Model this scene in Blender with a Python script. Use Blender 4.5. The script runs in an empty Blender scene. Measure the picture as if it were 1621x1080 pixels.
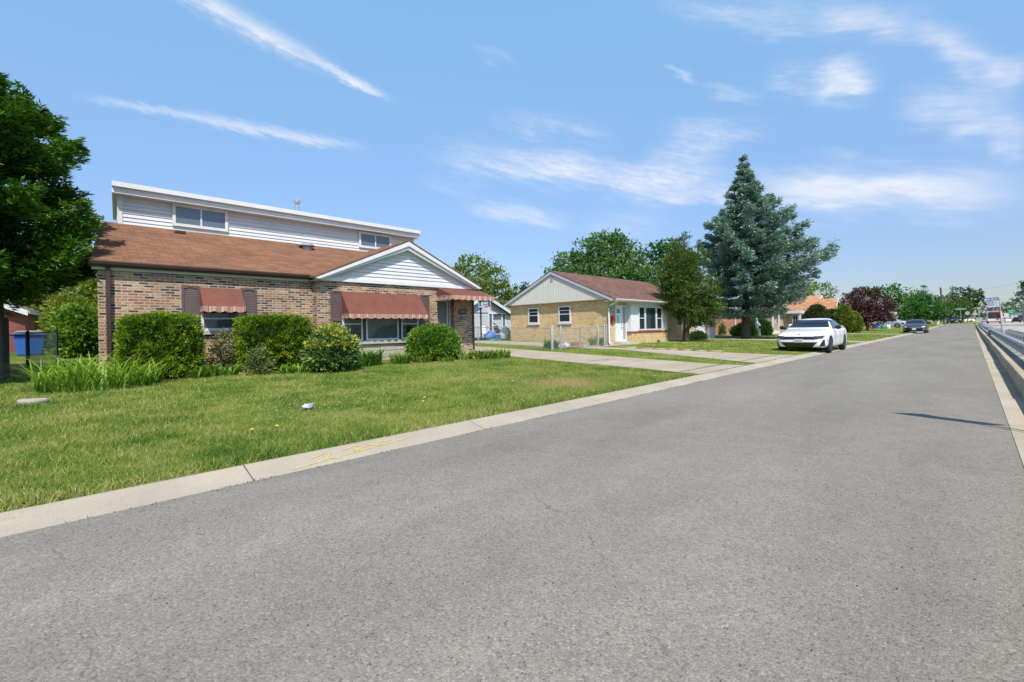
import bpy, bmesh, math, random
import numpy as np
from mathutils import Vector, Matrix, noise as mnoise
from mathutils.bvhtree import BVHTree

R = math.radians
rng = np.random.default_rng(11)
random.seed(11)
scene = bpy.context.scene
COL = scene.collection

# ------------------------------------------------------------------ camera
# +Y runs along the road away from the viewer, +X to the right, road surface at z = 0
YAW, ROLL, HCAM = R(45.3), R(1.04), 1.2
camd = bpy.data.cameras.new('camera'); cam = bpy.data.objects.new('camera', camd); COL.objects.link(cam)
c_, s_ = math.cos(ROLL), math.sin(ROLL)
rt = Vector((math.cos(YAW), math.sin(YAW), 0)); fw = Vector((-math.sin(YAW), math.cos(YAW), 0)); up = Vector((0, 0, 1))
cx_, cy_, cz_ = c_ * rt - s_ * up, s_ * rt + c_ * up, -fw
m4 = Matrix(((cx_.x, cy_.x, cz_.x, 0), (cx_.y, cy_.y, cz_.y, 0), (cx_.z, cy_.z, cz_.z, HCAM), (0, 0, 0, 1)))
cam.matrix_world = m4
camd.sensor_width = 36; camd.lens = 16.0; camd.shift_y = -18.8 / 1621; camd.shift_x = .34 / 1621
camd.clip_start = .05; camd.clip_end = 3000
scene.camera = cam

# ------------------------------------------------------------------ light, sky, exposure
SUN_AZ, SUN_EL = math.atan2(.84, -.54), R(55)     # azimuth from +Y towards +X
sd = bpy.data.lights.new('sun', 'SUN'); sd.energy = 5.0; sd.angle = R(.53); sd.color = (1, .94, .85)
sun = bpy.data.objects.new('sun', sd); COL.objects.link(sun)
S = Vector((math.sin(SUN_AZ) * math.cos(SUN_EL), math.cos(SUN_AZ) * math.cos(SUN_EL), math.sin(SUN_EL)))
sun.rotation_euler = S.to_track_quat('Z', 'Y').to_euler(); sun.location = (30, -20, 40)
vs = scene.view_settings
vs.view_transform = 'Standard'; vs.look = 'None'; vs.exposure = .35; vs.gamma = 1; vs.use_curve_mapping = False
scene.cycles.max_bounces = 6; scene.cycles.transparent_max_bounces = 12

def nd(t, typ, ins=None, **props):
    n = t.nodes.new(typ)
    for k, v in props.items(): setattr(n, k, v)
    for k, v in (ins or {}).items():
        sk = n.inputs[k]
        if isinstance(v, bpy.types.NodeSocket): t.links.new(v, sk)
        else: sk.default_value = v
    return n
def mth(t, op, a, b=0.0, c=None, clamp=False):
    ins = {0: a, 1: b}
    if c is not None: ins[2] = c
    return nd(t, 'ShaderNodeMath', ins, operation=op, use_clamp=clamp).outputs[0]
def mixc(t, f, a, b, bl='MIX'):
    return nd(t, 'ShaderNodeMix', {0: f, 6: a, 7: b}, data_type='RGBA', blend_type=bl).outputs[2]
def smooth(t, v, a, b):
    return nd(t, 'ShaderNodeMapRange', {0: v, 1: a, 2: b, 3: 0.0, 4: 1.0}, interpolation_type='SMOOTHSTEP').outputs[0]
def c4(c): return (c[0], c[1], c[2], 1)

world = bpy.data.worlds.new('World'); scene.world = world; world.use_nodes = True
wt = world.node_tree; wt.nodes.clear()
sky = nd(wt, 'ShaderNodeTexSky', sky_type='NISHITA', sun_disc=False, sun_elevation=SUN_EL, sun_rotation=SUN_AZ,
         altitude=180, air_density=1.0, dust_density=.6, ozone_density=1.6)
geo = nd(wt, 'ShaderNodeTexCoord').outputs['Generated']
sx = nd(wt, 'ShaderNodeSeparateXYZ', {0: geo})
dx, dy, dz = sx.outputs
az = mth(wt, 'MULTIPLY', mth(wt, 'ARCTAN2', mth(wt, 'MULTIPLY', dx, -1.0), dy), 180 / math.pi)
el = mth(wt, 'MULTIPLY', mth(wt, 'ARCSINE', dz), 180 / math.pi)
# shared drawn-out noises in a frame that follows the wind (streaks fall gently from left to right)
ca_, sa_ = math.cos(R(15)), math.sin(R(15))
aw = mth(wt, 'ADD', mth(wt, 'MULTIPLY', az, ca_), mth(wt, 'MULTIPLY', el, sa_)); ew = mth(wt, 'SUBTRACT', mth(wt, 'MULTIPLY', el, ca_), mth(wt, 'MULTIPLY', az, sa_))
def wnoise(ka, ke, det, seed, rough=.6):
    v = nd(wt, 'ShaderNodeCombineXYZ', {0: mth(wt, 'MULTIPLY', aw, ka), 1: mth(wt, 'MULTIPLY', ew, ke), 2: seed})
    return nd(wt, 'ShaderNodeTexNoise', {'Vector': v.outputs[0], 'Scale': 1.0, 'Detail': det, 'Roughness': rough}).outputs[0]
nA, nB, nC = wnoise(.10, .35, 3.0, 0.), wnoise(.20, 1.1, 5.0, 4.2, .62), wnoise(.6, 2.4, 5.0, 9.1, .65)
tex_ = smooth(wt, mth(wt, 'ADD', mth(wt, 'MULTIPLY', nB, .55), mth(wt, 'MULTIPLY', nC, .45)), .36, .66)
el_w = mth(wt, 'ADD', el, mth(wt, 'ADD', mth(wt, 'MULTIPLY', mth(wt, 'SUBTRACT', nA, .5), 4.5), mth(wt, 'MULTIPLY', mth(wt, 'SUBTRACT', nB, .5), 2.0)))
el_c = mth(wt, 'ADD', el, mth(wt, 'ADD', mth(wt, 'MULTIPLY', mth(wt, 'SUBTRACT', nC, .5), 1.3), mth(wt, 'MULTIPLY', mth(wt, 'SUBTRACT', nB, .5), .8)))
# one cirrus streak or contrail as a node group: distance to a segment on the sky sphere
g = bpy.data.node_groups.new('cirrus_streak', 'ShaderNodeTree')
for nme in ('az', 'el', 'tex', 'a0', 'e0', 'co', 'si', 'len', 'wid', 'str', 'rag', 'acc'):
    g.interface.new_socket(nme, in_out='INPUT', socket_type='NodeSocketFloat')
g.interface.new_socket('mask', in_out='OUTPUT', socket_type='NodeSocketFloat')
gi = g.nodes.new('NodeGroupInput'); go = g.nodes.new('NodeGroupOutput'); I = gi.outputs
acc_ = mth(g, 'MULTIPLY', I['acc'], 1e-6)            # ties each streak to the one before, so that they are worked out one after another
da, de = mth(g, 'SUBTRACT', mth(g, 'ADD', I['az'], acc_), I['a0']), mth(g, 'SUBTRACT', mth(g, 'ADD', I['el'], acc_), I['e0'])
tl = mth(g, 'ADD', mth(g, 'MULTIPLY', da, I['co']), mth(g, 'MULTIPLY', de, I['si']))
tp = mth(g, 'SUBTRACT', mth(g, 'MULTIPLY', de, I['co']), mth(g, 'MULTIPLY', da, I['si']))
tn = mth(g, 'DIVIDE', tl, I['len'])
ends = mth(g, 'MULTIPLY', smooth(g, tn, 0.0, .35), mth(g, 'SUBTRACT', 1.0, smooth(g, tn, .6, 1.0)))
edge = mth(g, 'DIVIDE', tp, I['wid'])
body = mth(g, 'POWER', 2.718, mth(g, 'MULTIPLY', mth(g, 'POWER', mth(g, 'ABSOLUTE', edge), 2.1), -.9))
tex = mth(g, 'ADD', mth(g, 'SUBTRACT', 1.0, I['rag']), mth(g, 'MULTIPLY', I['rag'], I['tex']))
res = mth(g, 'MULTIPLY', mth(g, 'MULTIPLY', body, ends), mth(g, 'MULTIPLY', tex, I['str']))
out_ = mth(g, 'SUBTRACT', mth(g, 'ADD', res, I['acc']), mth(g, 'MULTIPLY', res, I['acc']))   # 1-(1-a)(1-b)
g.links.new(out_, go.inputs[0])
STREAKS = [(84.5, 32.8, 64.2, 27.9, 0.80, 0.8, 0.55), (70.5, 29.6, 58.6, 25.95, 0.38, 0.85, 0.45), (89.81, 21.02, 76.19, 21.8, 0.28, 0.35, 0.2), (83.34, 21.67, 60.6, 21.08, 0.48, 0.55, 0.3), (58.2, 21.17, 29.46, 18.43, 1.41, 0.4, 0.75), (50.47, 20.91, 14.23, 14.87, 1.52, 0.75, 0.6), (31.74, 15.97, 13.68, 12.99, 0.61, 0.55, 0.5), (19.77, 15.87, -5.83, 10.13, 1.47, 0.95, 0.3), (16.01, 15.81, -3.86, 9.99, 0.72, 0.4, 0.4), (30.19, 18.92, 17.78, 20.24, 1.76, 0.45, 0.7), (27.19, 22.37, 13.57, 19.99, 0.99, 0.3, 0.8), (49.6, 24.7, 30.12, 22.4, 1.07, 0.3, 0.85), (28.36, 34.74, 4.65, 26.58, 1.07, 0.35, 0.6), (11.68, 29.91, 2.02, 25.12, 1.08, 0.55, 0.45), (4.19, 26.65, -2.6, 20.27, 0.86, 0.55, 0.45), (-0.36, 21.11, -3.98, 19.5, 1.05, 0.5, 0.5), (2.03, 24.41, -1.1, 18.89, 0.6, 0.3, 0.6), (11.8, 23.89, 5.68, 21.08, 1.43, 0.75, 0.55), (10.15, 24.53, 6.4, 20.75, 0.94, 0.5, 0.6), (16.44, 25.71, 9.13, 22.61, 1.16, 0.28, 0.8), (5.69, 20.28, -3.96, 17.41, 1.17, 0.42, 0.6), (2.14, 17.11, -3.93, 15.51, 0.98, 0.55, 0.5), (-1.05, 15.15, -3.91, 14.06, 1.04, 0.4, 0.5), (26.7, 28.63, 22.23, 26.11, 0.34, 0.35, 0.3), (22.9, 26.46, 15.28, 23.03, 0.5, 0.25, 0.4), (52.53, 15.76, 36.4, 12.46, 0.83, 0.5, 0.4), (37.98, 11.48, 24.54, 12.89, 1.79, 0.22, 0.7), (17.91, 12.81, -3.85, 8.58, 0.81, 0.12, 0.5), (50.6, 32.48, 43.12, 29.97, 0.49, 0.15, 0.5), (11.36, 17.42, 6.72, 15.69, 0.56, 0.2, 0.7), (58.26, 17.93, 45.79, 17.08, 1.01, 0.15, 0.8),
 (-6, 14, -40, 9, 1.6, .6, .5), (130, 30, 95, 24, 1.2, .4, .6), (-10, 26, -60, 20, 2.0, .5, .6)]
tot = None
for k, (a0, e0, a1, e1, w, st, rg) in enumerate(STREAKS):
    L = math.hypot(a1 - a0, e1 - e0)
    q = wt.nodes.new('ShaderNodeGroup'); q.node_tree = g
    wt.links.new(az, q.inputs['az']); wt.links.new(el_c if k < 4 else el_w, q.inputs['el']); wt.links.new(tex_, q.inputs['tex'])
    for nme, v in (('a0', a0), ('e0', e0), ('co', (a1 - a0) / L), ('si', (e1 - e0) / L), ('len', L), ('wid', w), ('str', min(1, st * 1.25)), ('rag', rg)):
        q.inputs[nme].default_value = v
    if tot is not None: wt.links.new(tot, q.inputs['acc'])
    tot = q.outputs[0]
cl = mth(wt, 'MULTIPLY', mth(wt, 'MINIMUM', tot, 1.0), smooth(wt, dz, .0, .06))
SKYK = .12
# flatter, cooler gradient than the default model; zenith dimmed to cut overhead fill
lift = mth(wt, 'MULTIPLY', nd(wt, 'ShaderNodeMapRange', {0: dz, 1: .05, 2: .6, 3: .74, 4: 1.75}).outputs[0], nd(wt, 'ShaderNodeMapRange', {0: dz, 1: .62, 2: .80, 3: 1.0, 4: .45}).outputs[0])
cool = mixc(wt, nd(wt, 'ShaderNodeMapRange', {0: dz, 1: 0.1, 2: .55}).outputs[0], (.90, .92, 1.08, 1), (1.04, 1.24, 1.17, 1))
skyc = mixc(wt, 1.0, mixc(wt, 1.0, sky.outputs[0], lift, 'MULTIPLY'), cool, 'MULTIPLY')
cloudc = mixc(wt, mth(wt, 'MULTIPLY', cl, .88), skyc, (6.0, 6.15, 6.6, 1))
bg = nd(wt, 'ShaderNodeBackground', {0: cloudc, 1: SKYK})
wo = nd(wt, 'ShaderNodeOutputWorld', {0: bg.outputs[0]})

# ------------------------------------------------------------------ helpers: materials
MATS = {}
def srgb(r, g, b):
    f = lambda v: v / 12.92 if v <= .04045 else ((v + .055) / 1.055) ** 2.4
    return tuple(f(v / 255) for v in (r, g, b))
def newmat(name):
    m = bpy.data.materials.new(name); m.use_nodes = True; t = m.node_tree; t.nodes.clear()
    o = t.nodes.new('ShaderNodeOutputMaterial'); b = t.nodes.new('ShaderNodeBsdfPrincipled')
    t.links.new(b.outputs[0], o.inputs[0]); MATS[name] = m
    return m, t, b, o
def setb(t, b, **k):
    nm = dict(col='Base Color', rough='Roughness', metal='Metallic', spec='Specular IOR Level', coat='Coat Weight', coatr='Coat Roughness', normal='Normal', alpha='Alpha')
    for q, v in k.items():
        if isinstance(v, bpy.types.NodeSocket): t.links.new(v, b.inputs[nm[q]])
        else: b.inputs[nm[q]].default_value = c4(v) if q == 'col' and len(v) == 3 else v
def plain(name, col, rough=.6, var=.14, scale=6., metal=0., spec=.4, coat=0., bump=0., bscale=60., stretch=(1, 1, 1)):
    m, t, b, o = newmat(name)
    tc = nd(t, 'ShaderNodeTexCoord').outputs['Object']
    mp = nd(t, 'ShaderNodeMapping', {'Vector': tc, 'Scale': stretch}).outputs[0]
    n = nd(t, 'ShaderNodeTexNoise', {'Vector': mp, 'Scale': scale, 'Detail': 5.0, 'Roughness': .65})
    f = nd(t, 'ShaderNodeMapRange', {0: n.outputs[0], 1: .25, 2: .75, 3: 1 - var, 4: 1 + var * .6}).outputs[0]
    col_ = mixc(t, 1.0, c4(col), f, 'MULTIPLY')
    setb(t, b, col=col_, rough=rough, metal=metal, spec=spec, coat=coat, coatr=.05)
    if bump:
        nb = nd(t, 'ShaderNodeTexNoise', {'Vector': tc, 'Scale': bscale, 'Detail': 3.0})
        setb(t, b, normal=nd(t, 'ShaderNodeBump', {'Strength': bump, 'Distance': .02, 'Height': nb.outputs[0]}).outputs[0])
    return m
def ramp(t, fac, stops, interp='LINEAR'):
    r = nd(t, 'ShaderNodeValToRGB', {0: fac}); cr = r.color_ramp; cr.interpolation = interp
    while len(cr.elements) > 1: cr.elements.remove(cr.elements[-1])
    cr.elements[0].position = stops[0][0]; cr.elements[0].color = c4(stops[0][1])
    for p, c in stops[1:]:
        e = cr.elements.new(p); e.color = c4(c)
    return r.outputs[0]
def brick(name, cols, mortar, bw=.21, rh=.0677, ms=.011, rough=.85, grime=.2, offs=.5, vary=.2):
    m, t, b, o = newmat(name)
    uv = nd(t, 'ShaderNodeTexCoord').outputs['UV']
    wob = nd(t, 'ShaderNodeTexNoise', {'Vector': uv, 'Scale': 9.0, 'Detail': 2.0}).outputs['Color']
    uvw = nd(t, 'ShaderNodeVectorMath', {0: uv, 1: nd(t, 'ShaderNodeVectorMath', {0: wob, 'Scale': .012}, operation='SCALE').outputs[0]}, operation='ADD').outputs[0]
    bt = nd(t, 'ShaderNodeTexBrick', {'Vector': uvw, 'Color1': (0, 0, 0, 1), 'Color2': (1, 1, 1, 1), 'Mortar': (.5, .5, .5, 1), 'Scale': 1.0,
        'Mortar Size': ms, 'Mortar Smooth': .2, 'Brick Width': bw, 'Row Height': rh}, offset=offs)
    base = ramp(t, bt.outputs[0], cols, 'CONSTANT')
    n = nd(t, 'ShaderNodeTexNoise', {'Vector': uv, 'Scale': 26.0, 'Detail': 4.0}).outputs[0]
    base = mixc(t, 1.0, base, nd(t, 'ShaderNodeMapRange', {0: n, 1: .3, 2: .7, 3: 1 - vary, 4: 1 + vary * .9}).outputs[0], 'MULTIPLY')
    col_ = mixc(t, bt.outputs['Fac'], base, c4(mortar))
    n2 = nd(t, 'ShaderNodeTexNoise', {'Vector': uv, 'Scale': 1.3, 'Detail': 5.0}).outputs[0]
    col_ = mixc(t, 1.0, col_, nd(t, 'ShaderNodeMapRange', {0: n2, 1: .3, 2: .7, 3: 1 - grime, 4: 1 + grime * .6}).outputs[0], 'MULTIPLY')
    hh = mth(t, 'ADD', mth(t, 'MULTIPLY', bt.outputs['Fac'], -1.0), mth(t, 'MULTIPLY', n, .4))
    setb(t, b, col=col_, rough=rough, spec=.25, normal=nd(t, 'ShaderNodeBump', {'Strength': .5, 'Distance': .008, 'Height': hh}).outputs[0])
    return m
def shingle(name, cols, rough=.95, grime=.18):
    m, t, b, o = newmat(name)
    uv = nd(t, 'ShaderNodeTexCoord').outputs['UV']
    bt = nd(t, 'ShaderNodeTexBrick', {'Vector': uv, 'Color1': (0, 0, 0, 1), 'Color2': (1, 1, 1, 1), 'Mortar': (0, 0, 0, 1), 'Scale': 1.0,
        'Mortar Size': .009, 'Mortar Smooth': .6, 'Brick Width': .31, 'Row Height': .14}, offset=.37)
    base = ramp(t, bt.outputs[0], cols)
    n = nd(t, 'ShaderNodeTexNoise', {'Vector': uv, 'Scale': 60.0, 'Detail': 3.0}).outputs[0]
    base = mixc(t, 1.0, base, nd(t, 'ShaderNodeMapRange', {0: n, 1: .3, 2: .7, 3: .75, 4: 1.22}).outputs[0], 'MULTIPLY')
    base = mixc(t, mth(t, 'MULTIPLY', bt.outputs['Fac'], .55), base, (.03, .02, .018, 1))
    n2 = nd(t, 'ShaderNodeTexNoise', {'Vector': uv, 'Scale': .9, 'Detail': 6.0, 'Roughness': .6}).outputs[0]
    base = mixc(t, 1.0, base, nd(t, 'ShaderNodeMapRange', {0: n2, 1: .3, 2: .7, 3: 1 - grime, 4: 1 + grime * .7}).outputs[0], 'MULTIPLY')
    sw = nd(t, 'ShaderNodeSeparateXYZ', {0: uv}).outputs[1]
    saw = mth(t, 'FRACT', mth(t, 'DIVIDE', sw, .14))
    setb(t, b, col=base, rough=rough, spec=.15, normal=nd(t, 'ShaderNodeBump', {'Strength': .6, 'Distance': .012, 'Height': mth(t, 'ADD', mth(t, 'MULTIPLY', saw, -1.0), mth(t, 'MULTIPLY', n, .3))}).outputs[0])
    return m
def leafmat(name, stops, patch=(1., .25), rough=.55, trans=.35, spec=.25):
    """leaves coloured by a per-leaf tint, plus slow drift from clump to clump"""
    m, t, b, o = newmat(name)
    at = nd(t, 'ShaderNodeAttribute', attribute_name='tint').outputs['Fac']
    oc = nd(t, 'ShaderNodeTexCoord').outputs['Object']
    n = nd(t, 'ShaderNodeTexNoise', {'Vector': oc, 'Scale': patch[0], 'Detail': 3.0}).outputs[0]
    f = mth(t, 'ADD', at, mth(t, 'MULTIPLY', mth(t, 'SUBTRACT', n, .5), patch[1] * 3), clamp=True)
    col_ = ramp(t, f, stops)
    setb(t, b, col=col_, rough=rough, spec=spec)
    tr = nd(t, 'ShaderNodeBsdfTranslucent', {0: mixc(t, 1.0, col_, (1.1, 1.25, .6, 1), 'MULTIPLY')})
    mx = nd(t, 'ShaderNodeMixShader', {0: trans, 1: b.outputs[0], 2: tr.outputs[0]})
    t.links.new(mx.outputs[0], o.inputs[0])
    return m
def glass(name, tint=(.03, .04, .05), alpha=.35, rough=.03):
    m, t, b, o = newmat(name)
    setb(t, b, col=tint, rough=rough, spec=.9)
    n = nd(t, 'ShaderNodeTexNoise', {'Vector': nd(t, 'ShaderNodeTexCoord').outputs['Object'], 'Scale': 1.5, 'Detail': 1.0}).outputs[0]
    setb(t, b, normal=nd(t, 'ShaderNodeBump', {'Strength': .06, 'Distance': .05, 'Height': n}).outputs[0])
    tr = nd(t, 'ShaderNodeBsdfTransparent', {0: (.8, .85, .85, 1)})
    mx = nd(t, 'ShaderNodeMixShader', {0: alpha, 1: b.outputs[0], 2: tr.outputs[0]})
    t.links.new(mx.outputs[0], o.inputs[0])
    return m
# ------------------------------------------------------------------ helpers: geometry
def root_of(o):
    while o.parent: o = o.parent
    return o
def mesh_from(verts, faces, name, mats, mi=None, uvs=None, smooth=False):
    me = bpy.data.meshes.new(name); me.from_pydata([tuple(v) for v in verts], [], faces)
    for m in (mats if isinstance(mats, (list, tuple)) else [mats]): me.materials.append(m)
    if mi is not None: me.polygons.foreach_set('material_index', mi)
    if smooth: me.polygons.foreach_set('use_smooth', [True] * len(me.polygons))
    return me
class MB:
    """collects shapes in world metres and links them as ONE mesh object with box-projected UVs in metres"""
    def __init__(s): s.v, s.f, s.m, s.u = [], [], [], []
    def face(s, pts, m=0, uv=None):
        i = len(s.v); s.v += [tuple(p) for p in pts]; s.f.append(list(range(i, i + len(pts)))); s.m.append(m); s.u.append(uv); return s
    def poly(s, V, F, m=0):
        i = len(s.v); s.v += [tuple(p) for p in V]
        for f in F: s.f.append([i + k for k in f]); s.m.append(m); s.u.append(None)
        return s
    def box(s, x0, x1, y0, y1, z0, z1, m=0):
        V = [(x, y, z) for x in (x0, x1) for y in (y0, y1) for z in (z0, z1)]
        return s.poly(V, [(0, 1, 3, 2), (4, 6, 7, 5), (0, 4, 5, 1), (2, 3, 7, 6), (0, 2, 6, 4), (1, 5, 7, 3)], m)
    def bar(s, a, b, w, h, m=0, upv=(0, 0, 1)):
        a, b = Vector(a), Vector(b); d = (b - a).normalized(); u = Vector(upv)
        if abs(d.dot(u)) > .98: u = Vector((1, 0, 0))
        l = d.cross(u).normalized() * w / 2; u = l.cross(d).normalized() * h / 2
        V = [p + i * l + j * u for p in (a, b) for i, j in ((-1, -1), (1, -1), (1, 1), (-1, 1))]
        return s.poly(V, [(3, 2, 1, 0), (4, 5, 6, 7), (0, 1, 5, 4), (1, 2, 6, 5), (2, 3, 7, 6), (3, 0, 4, 7)], m)
    def tube(s, pts, r, n=8, m=0, caps=True):
        pts = [Vector(p) for p in pts]; rr = r if isinstance(r, (list, tuple)) else [r] * len(pts); rings = []
        for i, p in enumerate(pts):
            d = (pts[min(i + 1, len(pts) - 1)] - pts[max(i - 1, 0)]).normalized()
            u = Vector((0, 0, 1)) if abs(d.z) < .95 else Vector((1, 0, 0))
            a = d.cross(u).normalized(); b = a.cross(d)
            rings.append([p + (a * math.cos(2 * math.pi * k / n) + b * math.sin(2 * math.pi * k / n)) * rr[i] for k in range(n)])
        V = [p for q in rings for p in q]; F = []
        for i in range(len(pts) - 1):
            for k in range(n): F.append((i * n + k, i * n + (k + 1) % n, (i + 1) * n + (k + 1) % n, (i + 1) * n + k))
        if caps: F += [tuple(range(n - 1, -1, -1)), tuple((len(pts) - 1) * n + k for k in range(n))]
        return s.poly(V, F, m)
    def lathe(s, c, prof, n=16, axis='z', m=0):
        V, F = [], []
        for (r, h) in prof:
            for k in range(n):
                a = 2 * math.pi * k / n; p, q = r * math.cos(a), r * math.sin(a)
                V.append(Vector(c) + Vector({'z': (p, q, h), 'y': (p, h, q), 'x': (h, p, q)}[axis]))
        for i in range(len(prof) - 1):
            for k in range(n): F.append((i * n + k, i * n + (k + 1) % n, (i + 1) * n + (k + 1) % n, (i + 1) * n + k))
        F += [tuple(range(n - 1, -1, -1)), tuple((len(prof) - 1) * n + k for k in range(n))]
        return s.poly(V, F, m)
    def prism(s, pts, off, m=0):
        """closed polygon swept by the vector off"""
        n = len(pts); P = [Vector(p) for p in pts]; Q = [p + Vector(off) for p in P]
        return s.poly(P + Q, [tuple(range(n - 1, -1, -1)), tuple(range(n, 2 * n))] + [(k, (k + 1) % n, n + (k + 1) % n, n + k) for k in range(n)], m)
    def build(s, name, mats, parent=None, origin=None, local=False, smooth=False, bevel=0, fix=True, angle=40):
        org = Vector((0, 0, 0))
        if not local:
            if parent is not None: org = root_of(parent).location
            elif origin is not None: org = Vector(origin)
        me = bpy.data.meshes.new(name); me.from_pydata([tuple(Vector(v) - org) for v in s.v], [], s.f)
        for m in (mats if isinstance(mats, (list, tuple)) else [mats]): me.materials.append(m)
        me.polygons.foreach_set('material_index', s.m)
        uvl = me.uv_layers.new(name='UVMap').data
        for p, cu in zip(me.polygons, s.u):
            nx, ny, nz = (abs(q) for q in p.normal)
            for j, li in enumerate(p.loop_indices):
                if cu is not None: uvl[li].uv = cu[j]; continue
                v = s.v[me.loops[li].vertex_index]
                uvl[li].uv = (v[1], v[0] * 1.1) if nz >= nx and nz >= ny else ((v[1], v[2]) if nx >= ny else (v[0], v[2]))
        if fix:
            bm = bmesh.new(); bm.from_mesh(me); bmesh.ops.remove_doubles(bm, verts=bm.verts, dist=1e-5); bmesh.ops.recalc_face_normals(bm, faces=bm.faces); bm.to_mesh(me); bm.free()
        if smooth:
            me.polygons.foreach_set('use_smooth', [True] * len(me.polygons))
            try: me.set_sharp_from_angle(angle=R(angle))
            except Exception: pass
        o = bpy.data.objects.new(name, me); COL.objects.link(o)
        if parent is not None: o.parent = parent
        elif not local: o.location = org
        if bevel:
            b = o.modifiers.new('bevel', 'BEVEL'); b.width = bevel; b.segments = 2; b.limit_method = 'ANGLE'
        return o
def tag(o, label=None, cat=None, group=None, kind=None):
    for k, v in (('label', label), ('category', cat), ('group', group), ('kind', kind)):
        if v: o[k] = v
    return o
def thing(name, label, cat, loc=(0, 0, 0), rotz=0, group=None):
    o = bpy.data.objects.new(name, None); COL.objects.link(o); o.location = loc; o.rotation_euler = (0, 0, rotz)
    o.empty_display_size = .3
    return tag(o, label, cat, group)
def copy_tree(o, parent=None):
    c = o.copy(); COL.objects.link(c)
    if parent: c.parent = parent
    for ch in list(o.children): copy_tree(ch, c)
    return c
def text_mesh(txt, size, mat, name, parent, M, local=False):
    cu = bpy.data.curves.new(name, 'FONT'); cu.body = txt; cu.size = size; cu.align_x = 'CENTER'; cu.align_y = 'CENTER'; cu.extrude = .002
    t = bpy.data.objects.new(name, cu); COL.objects.link(t)
    dg = bpy.context.evaluated_depsgraph_get(); me = bpy.data.meshes.new_from_object(t.evaluated_get(dg))
    bpy.data.objects.remove(t)
    A = M.copy()
    if not local: A.translation = A.translation - root_of(parent).location
    me.transform(A); me.materials.clear(); me.materials.append(mat); me.name = name
    o = bpy.data.objects.new(name, me); COL.objects.link(o); o.parent = parent
    return o
def face_px(x, y, z):   # lettering that faces +X (towards the road)
    return Matrix(((0, 0, 1, x), (1, 0, 0, y), (0, 1, 0, z), (0, 0, 0, 1)))
def face_my(x, y, z):   # lettering that faces -Y
    return Matrix(((1, 0, 0, x), (0, 0, -1, y), (0, 1, 0, z), (0, 0, 0, 1)))

def unit(a): return a / np.maximum(np.linalg.norm(a, axis=-1, keepdims=True), 1e-9)
def cards(name, P, D, N, L, W, tint, mat, parent=None, origin=None, bend=None, tri=False, world=True):
    """many small leaf-shaped faces as ONE mesh; P base, D direction, N facing, L length, W width"""
    P, D, N = np.asarray(P, float), unit(np.asarray(D, float)), np.asarray(N, float)
    n = len(P); L = np.broadcast_to(L, (n,))[:, None]; W = np.broadcast_to(W, (n,))[:, None]
    Sd = unit(np.cross(D, N)); org = np.zeros(3)
    if world:
        if parent is not None: org = np.array(root_of(parent).location)
        elif origin is not None: org = np.array(origin)
    tip = P + D * L
    if bend is not None: tip = tip + np.asarray(bend)
    if tri: V = np.stack([P - Sd * W / 2, P + Sd * W / 2, tip], 1); k = 3
    else:
        mid = P + D * L * .5
        V = np.stack([P, mid + Sd * W / 2, tip, mid - Sd * W / 2], 1); k = 4
    V = (V - org).reshape(-1, 3)
    me = bpy.data.meshes.new(name)
    me.vertices.add(n * k); me.vertices.foreach_set('co', V.ravel())
    me.loops.add(n * k); me.loops.foreach_set('vertex_index', np.arange(n * k, dtype=np.int32))
    me.polygons.add(n); me.polygons.foreach_set('loop_start', np.arange(0, n * k, k, dtype=np.int32))
    a = me.attributes.new('tint', 'FLOAT', 'POINT'); a.data.foreach_set('value', np.repeat(np.broadcast_to(tint, (n,)), k).astype(np.float32))
    me.materials.append(mat); me.update(calc_edges=True); me.validate()
    o = bpy.data.objects.new(name, me); COL.objects.link(o)
    if parent is not None: o.parent = parent
    elif world: o.location = org
    return o
def sph(n):
    return unit(rng.normal(size=(n, 3)))
def nz(P, f, seed=0.):
    return np.array([mnoise.noise(Vector((p[0] * f + seed, p[1] * f, p[2] * f))) for p in P])

# ------------------------------------------------------------------ lie of the land
def rise(y): return .6 * min(max((y - 70) / 75, 0), 1)
def gz(x, y):
    if x < -4.42: return .06 + min(.021 * (-4.42 - x), .42) + rise(y)
    return rise(y)
# ------------------------------------------------------------------ materials of the place
def lawn_cols(t, oc, at=None):
    """mown lawn: greens with yellowed and darker drifts, the same for the soil sheet and the blades"""
    n1 = nd(t, 'ShaderNodeTexNoise', {'Vector': oc, 'Scale': .55, 'Detail': 5.0, 'Roughness': .6}).outputs[0]
    n2 = nd(t, 'ShaderNodeTexNoise', {'Vector': nd(t, 'ShaderNodeMapping', {'Vector': oc, 'Location': (7, 3, 0)}).outputs[0], 'Scale': 2.1, 'Detail': 5.0, 'Roughness': .65}).outputs[0]
    dist = nd(t, 'ShaderNodeVectorMath', {0: nd(t, 'ShaderNodeMapping', {'Vector': oc, 'Location': (5.85, -7.3, 0), 'Scale': (1, 1, 0)}).outputs[0]}, operation='LENGTH').outputs['Value']
    dry = mth(t, 'MULTIPLY', mth(t, 'SUBTRACT', 1.0, smooth(t, mth(t, 'ADD', dist, mth(t, 'MULTIPLY', n2, 2.4)), 1.2, 2.5)), .9)
    f = mth(t, 'ADD', mth(t, 'MULTIPLY', n1, .7), mth(t, 'MULTIPLY', n2, .6))
    if at is not None: f = mth(t, 'ADD', f, mth(t, 'MULTIPLY', mth(t, 'SUBTRACT', at, .5), .5))
    c = ramp(t, f, [(.40, (.042, .115, .014)), (.54, (.118, .206, .024)), (.66, (.216, .286, .044)), (.78, (.315, .335, .084)), (.92, (.43, .37, .16))])
    return mixc(t, dry, c, (.42, .335, .145, 1))
m, t, b, o = newmat('lawn_soil')
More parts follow.
